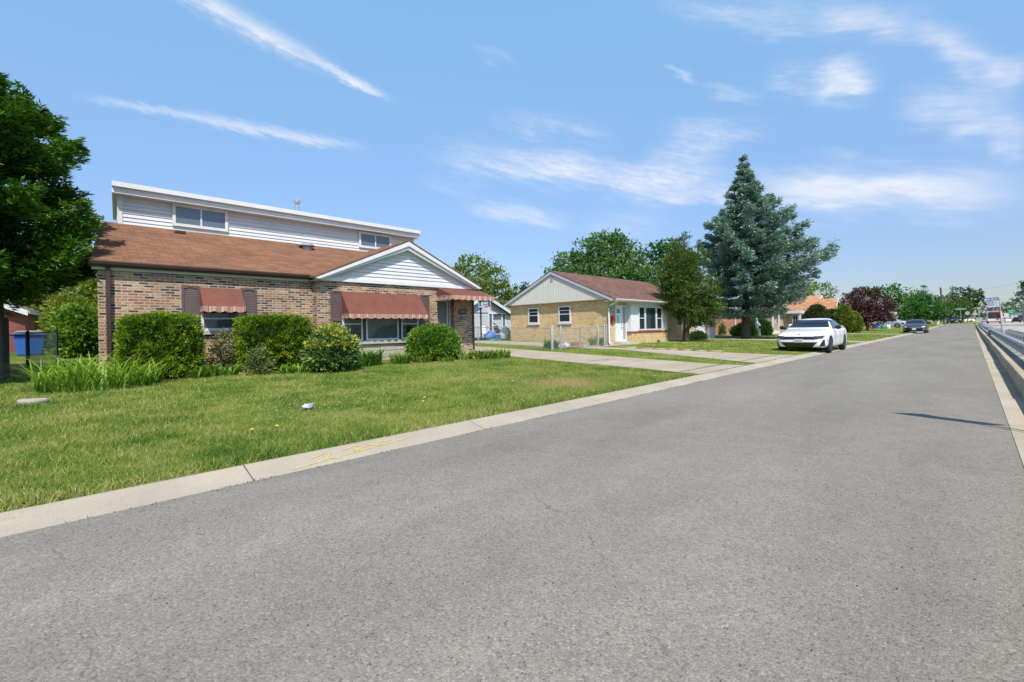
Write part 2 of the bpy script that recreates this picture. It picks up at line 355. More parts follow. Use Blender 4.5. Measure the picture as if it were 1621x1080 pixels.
oc = nd(t, 'ShaderNodeTexCoord').outputs['Object']
fine = nd(t, 'ShaderNodeTexNoise', {'Vector': oc, 'Scale': 45.0, 'Detail': 6.0, 'Roughness': .75}).outputs[0]
setb(t, b, col=mixc(t, 1.0, lawn_cols(t, oc), nd(t, 'ShaderNodeMapRange', {0: fine, 1: .3, 2: .7, 3: .4, 4: .95}).outputs[0], 'MULTIPLY'), rough=.9, spec=.1,
     normal=nd(t, 'ShaderNodeBump', {'Strength': .9, 'Distance': .04, 'Height': fine}).outputs[0])
m, t, b, o = newmat('grass_blade')
oc = nd(t, 'ShaderNodeTexCoord').outputs['Object']; at = nd(t, 'ShaderNodeAttribute', attribute_name='tint').outputs['Fac']
gc = lawn_cols(t, oc, at); setb(t, b, col=gc, rough=.5, spec=.3)
tr = nd(t, 'ShaderNodeBsdfTranslucent', {0: gc})
t.links.new(nd(t, 'ShaderNodeMixShader', {0: .3, 1: b.outputs[0], 2: tr.outputs[0]}).outputs[0], o.inputs[0])

m, t, b, o = newmat('asphalt')                      # old bleached asphalt with its stones showing
oc = nd(t, 'ShaderNodeTexCoord').outputs['Object']
v1 = nd(t, 'ShaderNodeTexVoronoi', {'Vector': oc, 'Scale': 95.0, 'Randomness': 1.0})
v2 = nd(t, 'ShaderNodeTexVoronoi', {'Vector': oc, 'Scale': 210.0, 'Randomness': 1.0})
s1 = nd(t, 'ShaderNodeSeparateColor', {0: v1.outputs['Color']}).outputs[0]; s2 = nd(t, 'ShaderNodeSeparateColor', {0: v2.outputs['Color']}).outputs[1]
st = mth(t, 'ADD', mth(t, 'MULTIPLY', s1, .6), mth(t, 'MULTIPLY', s2, .4))
col_ = ramp(t, st, [(.04, (0.074, 0.067, 0.060)), (.18, (0.155, 0.142, 0.124)), (.5, (0.192, 0.176, 0.154)), (.8, (0.224, 0.207, 0.181)), (.97, (0.302, 0.282, 0.250))])
big = nd(t, 'ShaderNodeTexNoise', {'Vector': nd(t, 'ShaderNodeMapping', {'Vector': oc, 'Scale': (.9, .22, 1)}).outputs[0], 'Scale': .9, 'Detail': 6.0, 'Roughness': .6}).outputs[0]
med = nd(t, 'ShaderNodeTexNoise', {'Vector': oc, 'Scale': 3.2, 'Detail': 6.0, 'Roughness': .7}).outputs[0]
col_ = mixc(t, 1.0, col_, nd(t, 'ShaderNodeMapRange', {0: big, 1: .32, 2: .68, 3: .82, 4: 1.14}).outputs[0], 'MULTIPLY')
col_ = mixc(t, 1.0, col_, nd(t, 'ShaderNodeMapRange', {0: med, 1: .3, 2: .72, 3: .9, 4: 1.08}).outputs[0], 'MULTIPLY')
blot = smooth(t, nd(t, 'ShaderNodeTexNoise', {'Vector': nd(t, 'ShaderNodeMapping', {'Vector': oc, 'Location': (3, 9, 0)}).outputs[0], 'Scale': 1.7, 'Detail': 2.0}).outputs[0], .70, .80)
col_ = mixc(t, mth(t, 'MULTIPLY', blot, .36), col_, (.07, .068, .062, 1))
wv = nd(t, 'ShaderNodeTexNoise', {'Vector': oc, 'Scale': 2.2, 'Detail': 4.0}).outputs['Color']
wvec = nd(t, 'ShaderNodeVectorMath', {0: nd(t, 'ShaderNodeMapping', {'Vector': oc, 'Scale': (.16, .33, 1)}).outputs[0], 1: nd(t, 'ShaderNodeVectorMath', {0: wv, 'Scale': .16}, operation='SCALE').outputs[0]}, operation='ADD').outputs[0]
crk = nd(t, 'ShaderNodeTexVoronoi', {'Vector': wvec, 'Scale': 1.0}, feature='DISTANCE_TO_EDGE', voronoi_dimensions='2D').outputs['Distance']
crk = mth(t, 'MULTIPLY', mth(t, 'SUBTRACT', 1.0, smooth(t, crk, .0008, .0035)), smooth(t, med, .46, .60))
col_ = mixc(t, mth(t, 'MULTIPLY', crk, .42), col_, (.045, .043, .04, 1))
hb = mth(t, 'MULTIPLY', v1.outputs['Distance'], -1.0)
setb(t, b, col=col_, rough=.82, spec=.3, normal=nd(t, 'ShaderNodeBump', {'Strength': .55, 'Distance': .006, 'Height': hb}).outputs[0])

def concrete(name, col, crack=True, var=.16):
    m, t, b, o = newmat(name)
    oc = nd(t, 'ShaderNodeTexCoord').outputs['Object']
    a_ = nd(t, 'ShaderNodeTexNoise', {'Vector': oc, 'Scale': .8, 'Detail': 7.0, 'Roughness': .62}).outputs[0]
    f_ = nd(t, 'ShaderNodeTexNoise', {'Vector': oc, 'Scale': 85.0, 'Detail': 3.0, 'Roughness': .7}).outputs[0]
    k = mixc(t, 1.0, c4(col), nd(t, 'ShaderNodeMapRange', {0: a_, 1: .3, 2: .7, 3: 1 - var, 4: 1 + var}).outputs[0], 'MULTIPLY')
    k = mixc(t, 1.0, k, nd(t, 'ShaderNodeMapRange', {0: f_, 1: .3, 2: .7, 3: .86, 4: 1.1}).outputs[0], 'MULTIPLY')
    sp = smooth(t, nd(t, 'ShaderNodeTexNoise', {'Vector': oc, 'Scale': 2.7, 'Detail': 5.0, 'Roughness': .7}).outputs[0], .58, .75)
    k = mixc(t, mth(t, 'MULTIPLY', sp, .3), k, (.12, .11, .095, 1))
    if crack:
        wv = nd(t, 'ShaderNodeTexNoise', {'Vector': oc, 'Scale': 1.6, 'Detail': 4.0}).outputs['Color']
        wc = nd(t, 'ShaderNodeVectorMath', {0: nd(t, 'ShaderNodeMapping', {'Vector': oc, 'Scale': (.3, .3, 1)}).outputs[0], 1: nd(t, 'ShaderNodeVectorMath', {0: wv, 'Scale': .2}, operation='SCALE').outputs[0]}, operation='ADD').outputs[0]
        cd = nd(t, 'ShaderNodeTexVoronoi', {'Vector': wc, 'Scale': 1.0}, feature='DISTANCE_TO_EDGE', voronoi_dimensions='2D').outputs['Distance']
        k = mixc(t, mth(t, 'MULTIPLY', mth(t, 'SUBTRACT', 1.0, smooth(t, cd, .002, .008)), .7), k, (.05, .05, .03, 1))
    setb(t, b, col=k, rough=.88, spec=.25, normal=nd(t, 'ShaderNodeBump', {'Strength': .25, 'Distance': .004, 'Height': f_}).outputs[0])
    return m
CONC = concrete('driveway_concrete', (.335, .28, .22)); KERBC = concrete('kerb_concrete', (.325, .283, .23), crack=False); GUTC = concrete('gutter_concrete', (.35, .305, .235), crack=False, var=.2)
GRAVEL = concrete('median_gravel', (.25, .235, .215), crack=False, var=.25); ARTC = concrete('arterial_concrete', (.32, .31, .28), crack=True)
STONE = plain('limestone', (.42, .38, .31), .85, .2, 5, bump=.3)
BRICK1 = brick('common_brick', [(0, (0.335, 0.162, 0.086)), (.12, (0.400, 0.216, 0.113)), (.22, (0.259, 0.103, 0.059)), (.31, (0.421, 0.259, 0.140)), (.42, (0.346, 0.167, 0.089)), (.50, (0.059, 0.050, 0.048)), (.60, (0.232, 0.099, 0.063)), (.69, (0.103, 0.069, 0.056)), (.77, (0.367, 0.211, 0.113)), (.85, (0.045, 0.041, 0.041)), (.92, (0.292, 0.124, 0.065))], (0.373, 0.329, 0.265), ms=.0125, bw=.205, vary=.45)
BRICK2 = brick('buff_brick', [(0, (0.565, 0.390, 0.186)), (.2, (0.610, 0.429, 0.215)), (.45, (0.542, 0.367, 0.169)), (.7, (0.633, 0.452, 0.232)), (.86, (0.463, 0.294, 0.130)), (.95, (0.362, 0.220, 0.107))], (0.520, 0.412, 0.249), grime=.13)
BRICK3 = brick('red_brick', [(0, (.36, .10, .055)), (.3, (.42, .13, .07)), (.6, (.31, .085, .05)), (.85, (.46, .17, .10))], (.42, .30, .24))
BRICK4 = brick('pink_brick', [(0, (.45, .25, .17)), (.3, (.50, .30, .2)), (.6, (.40, .20, .13)), (.85, (.52, .36, .24))], (.5, .4, .32))
ROOF1 = shingle('brown_shingle', [(0, (.165, .082, .048)), (.5, (.195, .098, .058)), (1, (.225, .118, .072))])
ROOF2 = shingle('plum_shingle', [(0, (.12, .065, .05)), (.5, (.15, .083, .065)), (1, (.18, .10, .08))])
ROOF3 = shingle('orange_shingle', [(0, (.36, .17, .09)), (.5, (.44, .22, .12)), (1, (.5, .27, .16))])
ROOF4 = shingle('grey_shingle', [(0, (.12, .12, .125)), (1, (.2, .2, .21))])
WHITE = plain('white_metal', (.61, .615, .63), .45, .10, 2.0, spec=.4)
WSIDE = plain('white_siding', (.56, .56, .585), .5, .10, 1.2, spec=.35)
CREAM = plain('cream_siding', (.57, .55, .495), .55, .06, 1.5)
WVINYL = plain('white_vinyl', (.62, .64, .665), .45, .06, 2)
GSIDE = plain('grey_siding', (.46, .48, .52), .55, .08, 1.5)
BROWN = plain('brown_metal', (.058, .033, .030), .4, .2, 3)
SHUT = plain('shutter_plastic', (.105, .073, .068), .5, .15, 4)
MAROON = plain('maroon_canvas', (.150, .050, .034), .8, .22, 3, bump=.15, bscale=160)
FRIEZE = plain('pale_frieze', (.52, .56, .56), .5, .08, 2)
SOFFIT = plain('white_soffit', (.62, .62, .62), .6, .06, 2)
CURT = plain('curtain_cloth', (.55, .56, .55), .9, .25, 7, stretch=(1, 9, .3))
GCURT = plain('green_curtain', (.09, .30, .235), .9, .35, 6, stretch=(1, 10, .3))
FLATDARK = plain('flat_dark', (.035, .035, .038), .9, .2, 2)  # flat dark colour; behind panes it stands in for room shade
GLASS = glass('window_glass', alpha=.45); DGLASS = glass('sky_glass', (.10, .13, .17), .05, .08); CARG = glass('car_glass', (.012, .016, .026), .0, .03)
GALV = plain('galvanised_steel', (.33, .345, .36), .5, .2, 5, metal=.25)
WOODD = plain('weathered_wood', (.10, .085, .07), .9, .3, 4, stretch=(6, 6, .6)); BARK = plain('bark', (.085, .065, .05), .95, .4, 9, bump=.8, bscale=25, stretch=(1, 1, .25))
CORE_TWIG = plain('core_or_twigs', (.030, .034, .016), .95, .4, 9)
BLACKM = plain('black_metal', (.022, .022, .024), .5, .2, 4); RUBBER = plain('rubber', (.02, .02, .021), .8, .2, 6)
REDP = plain('red_paint', (.52, .03, .025), .4, .1, 3); BLUEP = plain('blue_plastic', (.025, .12, .46), .45, .15, 4); GREENP = plain('green_plastic', (.03, .25, .13), .5, .1, 3)
YELP = plain('yellow_marking', (.50, .39, .10), .8, .3, 30)
SILLG = plain('pale_sill', (.52, .51, .47), .8, .12, 4)
REDSILL = plain('red_sill', (.30, .055, .045), .6, .15, 5)
m, t, b, o = newmat('striped_valance')              # maroon, pink and cream stripes woven along the cloth
uv = nd(t, 'ShaderNodeTexCoord').outputs['UV']; ux = nd(t, 'ShaderNodeSeparateXYZ', {0: uv}).outputs[0]
fr = mth(t, 'FRACT', mth(t, 'DIVIDE', ux, .27)); fr2 = mth(t, 'FRACT', mth(t, 'DIVIDE', ux, .034))
c1 = ramp(t, fr, [(0, (.50, .42, .28)), (.16, (.30, .11, .09)), (.22, (.42, .24, .19)), (.5, (.34, .14, .12)), (.8, (.42, .22, .18)), (.9, (.28, .09, .08))], 'CONSTANT')
setb(t, b, col=mixc(t, mth(t, 'MULTIPLY', mth(t, 'GREATER_THAN', fr2, .5), .45), c1, (.47, .33, .26, 1)), rough=.85, spec=.2)
VAL = m
m, t, b, o = newmat('chain_link')                   # woven wire, 6 cm diamonds
uv = nd(t, 'ShaderNodeTexCoord').outputs['UV']; sp = nd(t, 'ShaderNodeSeparateXYZ', {0: uv})
dd = [mth(t, 'ABSOLUTE', mth(t, 'SUBTRACT', mth(t, 'FRACT', mth(t, 'DIVIDE', mth(t, op, sp.outputs[0], sp.outputs[1]), .075)), .5)) for op in ('ADD', 'SUBTRACT')]
wire = mth(t, 'MAXIMUM', mth(t, 'GREATER_THAN', dd[0], .455), mth(t, 'GREATER_THAN', dd[1], .455))
setb(t, b, col=(.42, .44, .45), metal=.3, rough=.5)
t.links.new(nd(t, 'ShaderNodeMixShader', {0: wire, 1: nd(t, 'ShaderNodeBsdfTransparent').outputs[0], 2: b.outputs[0]}).outputs[0], o.inputs[0])
LINK = m

# ------------------------------------------------------------------ the setting
def sheet(name, pts, mat, z_off=.012, kind='structure', n=10):
    """a thin slab laid on the lie of the land; pts = (x,y) quad corners a,b,c,d"""
    a, b_, c, d = [Vector((*p, 0)) for p in pts]; mb = MB(); G = []
    for i in range(n + 1):
        row = []
        for j in range(5):
            p = a.lerp(b_, i / n).lerp(d.lerp(c, i / n), j / 4); row.append(Vector((p.x, p.y, gz(p.x, p.y) + z_off)))
        G.append(row)
    for i in range(n):
        for j in range(4): mb.face([G[i][j], G[i + 1][j], G[i + 1][j + 1], G[i][j + 1]])
    o = mb.build(name, mat); return tag(o, kind=kind)
mb = MB()
xs = [-600, -200, -90, -60, -40, -30, -24.42, -20, -16, -12, -9, -7, -5.4, -4.42]; ys = [-400, -100, -30, -10, -3, 0, 3, 6, 9, 12, 16, 20, 26, 35, 50, 70, 90, 110, 130, 145, 200, 400, 1200]
for i in range(len(xs) - 1):
    for j in range(len(ys) - 1):
        q = [(xs[i], ys[j]), (xs[i + 1], ys[j]), (xs[i + 1], ys[j + 1]), (xs[i], ys[j + 1])]
        mb.face([(x, y, gz(min(x, -4.421), y)) for x, y in q])
xs2 = [-4.42, -4.1, .2, .75, 4, 40, 600]
for i in range(len(xs2) - 1):
    for j in range(len(ys) - 1):
        q = [(xs2[i], ys[j]), (xs2[i + 1], ys[j]), (xs2[i + 1], ys[j + 1]), (xs2[i], ys[j + 1])]
        mb.face([(x, y, (gz(-4.421, y) - .004 if x < -4.4 else rise(y) * (1 if x < 1 else .3) - .06)) for x, y in q])
tag(mb.build('ground', MATS['lawn_soil']), kind='structure')
mb = MB(); ry = [-60, -20, 0, 10, 20, 40, 70, 90, 110, 130, 146]
for j in range(len(ry) - 1):
    mb.face([(-4.13, ry[j], rise(ry[j])), (.285, ry[j], rise(ry[j])), (.285, ry[j + 1], rise(ry[j + 1])), (-4.13, ry[j + 1], rise(ry[j + 1]))])
tag(mb.build('road', MATS['asphalt']), kind='structure')
# kerb of separate cast lengths, a sloping lip with a narrow gap at every joint
mb = MB(); prof = [(-4.125, -.05), (-4.125, .004), (-4.17, .012), (-4.36, .055), (-4.41, .068), (-4.45, .068), (-4.45, -.05)]
y = -21.4
while y < 140:
    L = 2.5 if y < 60 else 10
    y0, y1 = y + .006, y + L - .006
    mb.prism([(x, y0, z + rise(y)) for x, z in prof], (0, y1 - y0, rise(y1) - rise(y0)))
    y += L
kerb = tag(mb.build('kerb', KERBC), kind='structure')
for pts in ([(-4.30, 1.62), (-4.33, 1.74), (-4.31, 1.80), (-4.22, 1.72), (-4.20, 1.86)], [(-4.33, 1.93), (-4.37, 2.08), (-4.32, 2.16), (-4.27, 2.02), (-4.26, 2.1)], [(-4.33, 2.16), (-4.29, 2.27), (-4.345, 2.36), (-4.33, 2.45)], [(-4.17, 1.40), (-4.22, 1.85), (-4.27, 2.30), (-4.31, 2.68)], [(-4.26, 5.95), (-4.29, 6.5)]):
    mb = MB()
    for p, q in zip(pts, pts[1:]):
        f = lambda x: .012 + (-4.17 - x) / .19 * .043 + .004
        w = .015; d = Vector((q[0] - p[0], q[1] - p[1])).normalized() * w; nrm = Vector((-d.y, d.x)) * (.5 if len(pts) > 4 else .42)
        mb.face([(x, y, f(x)) for x, y in ((p[0] - nrm.x, p[1] - nrm.y), (q[0] - nrm.x + d.x * .4, q[1] - nrm.y + d.y * .4), (q[0] + nrm.x + d.x * .4, q[1] + nrm.y + d.y * .4), (p[0] + nrm.x, p[1] + nrm.y))])
    mb.build('paint_mark', YELP, kerb)
# right-hand side: gutter flag, upright kerb, gravel strip, arterial road
mb = MB(); mb2 = MB(); mb3 = MB(); y = -20.3
while y < 141:
    L = 3.05 if y < 60 else 9.15
    r0 = rise(y) * .6; y0, y1 = y + .006, y + L - .006
    mb.prism([(x, y0, z + r0) for x, z in ((.285, -.05), (.285, .006), (.55, -.006), (.55, -.05))], (0, y1 - y0, 0))
    j = random.uniform(-.012, .012)
    mb2.prism([(x + j, y0, z + r0) for x, z in ((.552, -.05), (.552, .03), (.575, .235), (.592, .252), (.725, .255), (.74, -.05))], (0, y1 - y0, 0))
    y += L
tag(mb.build('gutter', GUTC), kind='structure'); tag(mb2.build('median_kerb', concrete('median_kerb_concrete', (.36, .305, .215), crack=False, var=.25), bevel=.012), kind='structure')
for a, b_ in zip(ry[1:-1] + [144], ry[2:] + [144]):
    b_ = min(b_, 144)
    if b_ > a: mb3.face([(.742, a, .215 + rise(a) * .6), (2.4, a, .19 + rise(a) * .55), (2.4, b_, .19 + rise(b_) * .55), (.742, b_, .215 + rise(b_) * .6)])
mb3.face([(2.4, -20, -.05), (2.4, 144, .2), (2.4, 144, .46), (2.4, 70, .15), (2.4, -20, .15)])
tag(mb3.build('median', GRAVEL), kind='structure')
mb = MB()
for j in range(len(ys) - 1):
    if ys[j] >= -30: mb.face([(2.4, ys[j], .15 + rise(ys[j]) * .5), (26, ys[j], .15 + rise(ys[j]) * .5), (26, ys[j + 1], .15 + rise(ys[j + 1]) * .5), (2.4, ys[j + 1], .15 + rise(ys[j + 1]) * .5)])
tag(mb.build('arterial_road', ARTC), kind='structure')
mb = MB(); mb.face([(-40, 152, .71), (2.4, 152, .66), (2.4, 162, .66), (-40, 162, .71)]); tag(mb.build('cross_street', ARTC), kind='structure')
mb = MB(); mb.poly([(-3.4, 143, .6), (.9, 143, .6), (.9, 150.5, .6), (-3.2, 150.5, .6), (-3.2, 143.5, .74), (.7, 143.5, .74), (.7, 150, .74), (-3, 150, .74)], [(0, 1, 5, 4), (1, 2, 6, 5), (2, 3, 7, 6), (3, 0, 4, 7), (4, 5, 6, 7)]); tag(mb.build('grass_island', MATS['lawn_soil']), kind='structure')
# driveways (concrete slabs) and paths
tag(sheet('driveway', [(-5.02, 10.62), (-5.06, 13.35), (-16.1, 14.95), (-12, 11.45)], CONC), kind='structure')
sheet('driveway', [(-12.005, 11.45), (-16.105, 14.95), (-33, 15.6), (-33, 12.2)], CONC, .0125)
sheet('apron', [(-4.46, 10.5), (-4.46, 13.6), (-5.0, 13.4), (-5.0, 10.6)], KERBC, .011, n=4)
sheet('driveway', [(-5.02, 14.75), (-5.05, 18.7), (-12.9, 18.75), (-11.0, 17.6)], CONC)
sheet('apron', [(-4.46, 14.5), (-4.46, 18.95), (-5.0, 18.75), (-5.0, 14.7)], KERBC, .011, n=4)
sheet('path', [(-11.005, 17.6), (-12.905, 18.75), (-13.75, 20.6), (-13.5, 17.3)], CONC, .0122)
sheet('path', [(-12.9, 18.76), (-12.9, 22.6), (-13.72, 22.6), (-13.72, 20.62)], CONC, .0118)
sheet('path', [(-13.52, 17.3), (-13.76, 20.4), (-30, 20.4), (-30, 17.6)], CONC, .0126)
sheet('driveway', [(-4.46, 32.6), (-4.46, 35.0), (-19, 35.0), (-19, 32.6)], CONC)
sheet('driveway', [(-4.46, 53.4), (-4.46, 56.2), (-22, 56.2), (-22, 53.4)], CONC)
sheet('driveway', [(-4.46, 88.6), (-4.46, 92.4), (-24, 92.4), (-24, 88.6)], CONC)
sheet('path', [(-15.2, 38.2), (-15.2, 55), (-14.2, 55), (-14.2, 38.2)], CONC)

# ------------------------------------------------------------------ mown grass
def on_lawn(X, Y):
    ok = X < -4.455
    ok &= ~((X > -13.9) & (X < -5.0 + 9) & (Y > 10.62 + (-5 - X) * .115) & (Y < 13.4 + (-5 - X) * .142))
    ok &= ~((X <= -12) & (X > -33) & (Y > 11.5 + (-12 - X) * .035) & (Y < 14.4 + (-12 - X) * .06))
    ok &= ~((X > -5.0) & (((Y > 10.5) & (Y < 13.6)) | ((Y > 14.5) & (Y < 18.95))))
    ok &= ~((X > -12.9) & (Y > 14.75 + (-5 - X) * .475) & (Y < 18.75))
    ok &= ~((X <= -10.9) & (X > -30) & (Y > 17.4) & (Y < 20.5)) & ~((X > -13.8) & (X < -12.9) & (Y > 18) & (Y < 22.6))
    ok &= ~((X < -13.7) & (X > -21) & (Y > .5) & (Y < 11.6)) & ~((X < -13.4) & (X > -21.4) & (Y > 20.9) & (Y < 31.7))
    for a, b_ in ((32.6, 35.0), (53.4, 56.2), (88.6, 92.4)): ok &= ~((Y > a) & (Y < b_))
    ok &= ~((X < -15.5) & (X > -25) & (Y > 41) & (Y < 90))
    return ok
GP, GH, GW = [], [], []
def grow(n, x0, x1, y0, y1, h, w):
    X, Y = rng.uniform(x0, x1, n), rng.uniform(y0, y1, n); k = on_lawn(X, Y); X, Y = X[k], Y[k]
    edge = rng.random(len(X))
    Z = np.array([gz(x, y) for x, y in zip(X, Y)]) - .004
    GP.append(np.stack([X, Y, Z], 1)); GH.append(h * rng.uniform(.5, 1.25, len(X))); GW.append(w * rng.uniform(.7, 1.3, len(X)))
grow(90000, -8.0, -4.44, -2.2, 11, .055, .0065)
grow(9000, -4.75, -4.43, -2.2, 11, .085, .008)
grow(85000, -14, -8.0, -2.6, 12.5, .06, .009)
grow(25000, -16, -4.44, 11, 21, .07, .013)
grow(30000, -14, -4.44, 20.5, 60, .075, .022)
grow(9000, -34, -14, -4, .6, .07, .016); grow(9000, -32, -21, 11, 24, .08, .02)
grow(12000, -20, -4.44, 60, 140, .09, .05)
P = np.concatenate(GP); H = np.concatenate(GH); W = np.concatenate(GW); n = len(P)
clump = nz(P[:, :3] * np.array([1, 1, 0]), .9)
H = H * (1 + .5 * clump)
D = np.stack([rng.normal(0, .55, n), rng.normal(0, .55, n), np.ones(n)], 1)
tag(cards('lawn_grass', P, D, np.stack([rng.normal(size=n), rng.normal(size=n), np.zeros(n)], 1), H, W, rng.random(n), MATS['grass_blade'], tri=True, world=True), kind='stuff')
# grass in the joints of the driveway slabs
n = 2600; q = rng.integers(0, 4, n); u_ = rng.random(n)
J = [((-5.0, 10.6), (-5.03, 13.4)), ((-5.0, 14.7), (-5.03, 18.75)), ((-4.455, 10.45), (-4.455, 19)), ((-8.2, 14.0), (-8.4, 11.1))]
A0 = np.array([J[k][0] for k in q]); B0 = np.array([J[k][1] for k in q]); XY = A0 + (B0 - A0) * u_[:, None] + rng.normal(0, .018, (n, 2)); keep = nz(np.concatenate([XY, XY[:, :1] * 0], 1), 1.1) + rng.normal(0, .2, n) > -.12; XY = XY[keep]; n = len(XY)
tag(cards('joint_grass', np.stack([XY[:, 0], XY[:, 1], np.array([gz(x, y) for x, y in XY])], 1), np.stack([rng.normal(0, .8, n), rng.normal(0, .8, n), np.ones(n)], 1), rng.normal(size=(n, 3)), rng.uniform(.02, .06, n), .009, rng.random(n), MATS['grass_blade'], tri=True), kind='stuff')
# weeds and grit along the joint between kerb and asphalt
n = 5200; Y = rng.uniform(-2, 45, n); X = -4.122 + rng.normal(0, .008, n); k = nz(np.stack([X * 0, Y, X * 0], 1), 1.6) + rng.normal(0, .25, n) > .12
X, Y = X[k], Y[k]; n = len(X)
tag(cards('kerb_weeds', np.stack([X, Y, X * 0 - .002], 1), np.stack([rng.normal(0, .8, n), rng.normal(0, .8, n), np.ones(n) * .8], 1), rng.normal(size=(n, 3)), rng.uniform(.006, .028, n), .006, rng.random(n) * .5,
     leafmat('weed', [(0, (.03, .028, .018)), (.3, (.05, .06, .02)), (1, (.06, .11, .03))])), kind='stuff')
n = 900; X, Y = rng.uniform(-4.1, .25, n), rng.exponential(7, n); P = np.stack([X, Y, np.full(n, .003)], 1)
tag(cards('road_grit', P, np.stack([rng.normal(size=n), rng.normal(size=n), np.full(n, .5)], 1), np.tile((0, 0, 1.), (n, 1)), rng.uniform(.004, .016, n), rng.uniform(.004, .012, n), rng.random(n), leafmat('grit', [(0, (.03, .028, .03)), (.7, (.1, .09, .08)), (1, (.25, .15, .08))], trans=0)), kind='stuff')
n = 700; c0 = rng.integers(0, 5, n); ctr = np.array([(-7.1, 3.4), (-6.8, 2.7), (-7.6, 4.6), (-6.4, 7.0), (-9.5, 24.5)])[c0]
X, Y = ctr[:, 0] + rng.normal(0, .55, n), ctr[:, 1] + rng.normal(0, .8, n); k = on_lawn(X, Y); X, Y = X[k], Y[k]; n = len(X)
Z = np.array([gz(x, y) for x, y in zip(X, Y)]) + .05
tag(cards('clover_flowers', np.stack([X, Y, Z], 1), rng.normal(size=(n, 3)) * (1, 1, .3), rng.normal(size=(n, 3)) * .3 + (0, 0, 1), .015, .013, rng.random(n), leafmat('clover', [(0, (.55, .55, .48)), (1, (.75, .73, .66))])), kind='stuff')
# ------------------------------------------------------------------ shared house parts
def lap_siding(mb, face, lo, hi, z0, z1, step, clip=None, m=0, lip=.026):
    """horizontal boards as real courses; face = (axis, position, outward sign), lo..hi along the wall; clip(z) -> (lo, hi)"""
    ax, pos, sg = face; z = z0
    P = lambda a, z_, d: (pos + sg * d, a, z_) if ax == 'x' else (a, pos + sg * d, z_)
    while z < z1 - .005:
        zt = min(z + step, z1)
        a0, b0 = clip(z) if clip else (lo, hi); a1, b1 = clip(zt) if clip else (lo, hi)
        mb.face([P(a0, z, lip), P(b0, z, lip), P(b1, zt, .002), P(a1, zt, .002)], m)
        mb.face([P(a0, z, .0), P(b0, z, .0), P(b0, z, lip), P(a0, z, lip)], m)
        z = zt
def window_x(parent, X, y0, y1, z0, z1, fmat, sashes=None, mull=.045, depth=.05, fw_=.05, rails=(), gl=GLASS, back=FLATDARK, sill=None, curtain=None):
    """window facing +X: frame ring with bars, pane behind it, dark sheet painted as room shade, or curtain, behind the pane"""
    mb = MB(); a, b_ = X - .002, X + depth
    mb.box(a, b_, y0, y0 + fw_, z0, z1); mb.box(a, b_, y1 - fw_, y1, z0, z1); mb.box(a, b_, y0 + fw_, y1 - fw_, z0, z0 + fw_); mb.box(a, b_, y0 + fw_, y1 - fw_, z1 - fw_, z1)
    for q in (sashes or []): mb.box(a, b_ - .006, q - mull / 2, q + mull / 2, z0 + fw_, z1 - fw_)
    for (r0, r1, z) in rails: mb.box(a, b_ - .008, r0, r1, z - .02, z + .02)
    w = mb.build('window', fmat, parent)
    MB().face([(X + depth * .55, y0 + fw_, z0 + fw_), (X + depth * .55, y1 - fw_, z0 + fw_), (X + depth * .55, y1 - fw_, z1 - fw_), (X + depth * .55, y0 + fw_, z1 - fw_)]).build('pane', gl, w)
    MB().face([(X + .004, y0 + fw_, z0 + fw_), (X + .004, y1 - fw_, z0 + fw_), (X + .004, y1 - fw_, z1 - fw_), (X + .004, y0 + fw_, z1 - fw_)]).build('room_shade_sheet', back, w)  # flat dark sheet on the wall stands in for an unlit room
    if curtain:
        for (cy0, cy1, cm) in curtain:
            mb = MB(); n = max(6, int((cy1 - cy0) / .035))
            for i in range(n):
                p, q = cy0 + (cy1 - cy0) * i / n, cy0 + (cy1 - cy0) * (i + 1) / n
                mb.face([(X + .007 + .012 * (i % 2), p, z0 + fw_), (X + .007 + .012 * ((i + 1) % 2), q, z0 + fw_), (X + .007 + .012 * ((i + 1) % 2), q, z1 - fw_), (X + .007 + .012 * (i % 2), p, z1 - fw_)])
            mb.build('curtain', cm, w)
    return w
def window_y(parent, Y, x0, x1, z0, z1, fmat, depth=.05, fw_=.05, rails=(), sashes=(), gl=GLASS, back=FLATDARK, blind=None):
    mb = MB(); a, b_ = Y - depth, Y + .002
    mb.box(x0, x0 + fw_, a, b_, z0, z1); mb.box(x1 - fw_, x1, a, b_, z0, z1); mb.box(x0 + fw_, x1 - fw_, a, b_, z0, z0 + fw_); mb.box(x0 + fw_, x1 - fw_, a, b_, z1 - fw_, z1)
    for z in rails: mb.box(x0 + fw_, x1 - fw_, a + .006, b_, z - .02, z + .02)
    for x in sashes: mb.box(x - .02, x + .02, a + .006, b_, z0 + fw_, z1 - fw_)
    w = mb.build('window', fmat, parent)
    for nm, yy, mt in (('pane', Y - depth * .55, gl), ('room_shade_sheet', Y - .004, back)):
        MB().face([(x0 + fw_, yy, z0 + fw_), (x1 - fw_, yy, z0 + fw_), (x1 - fw_, yy, z1 - fw_), (x0 + fw_, yy, z1 - fw_)]).build(nm, mt, w)
    return w
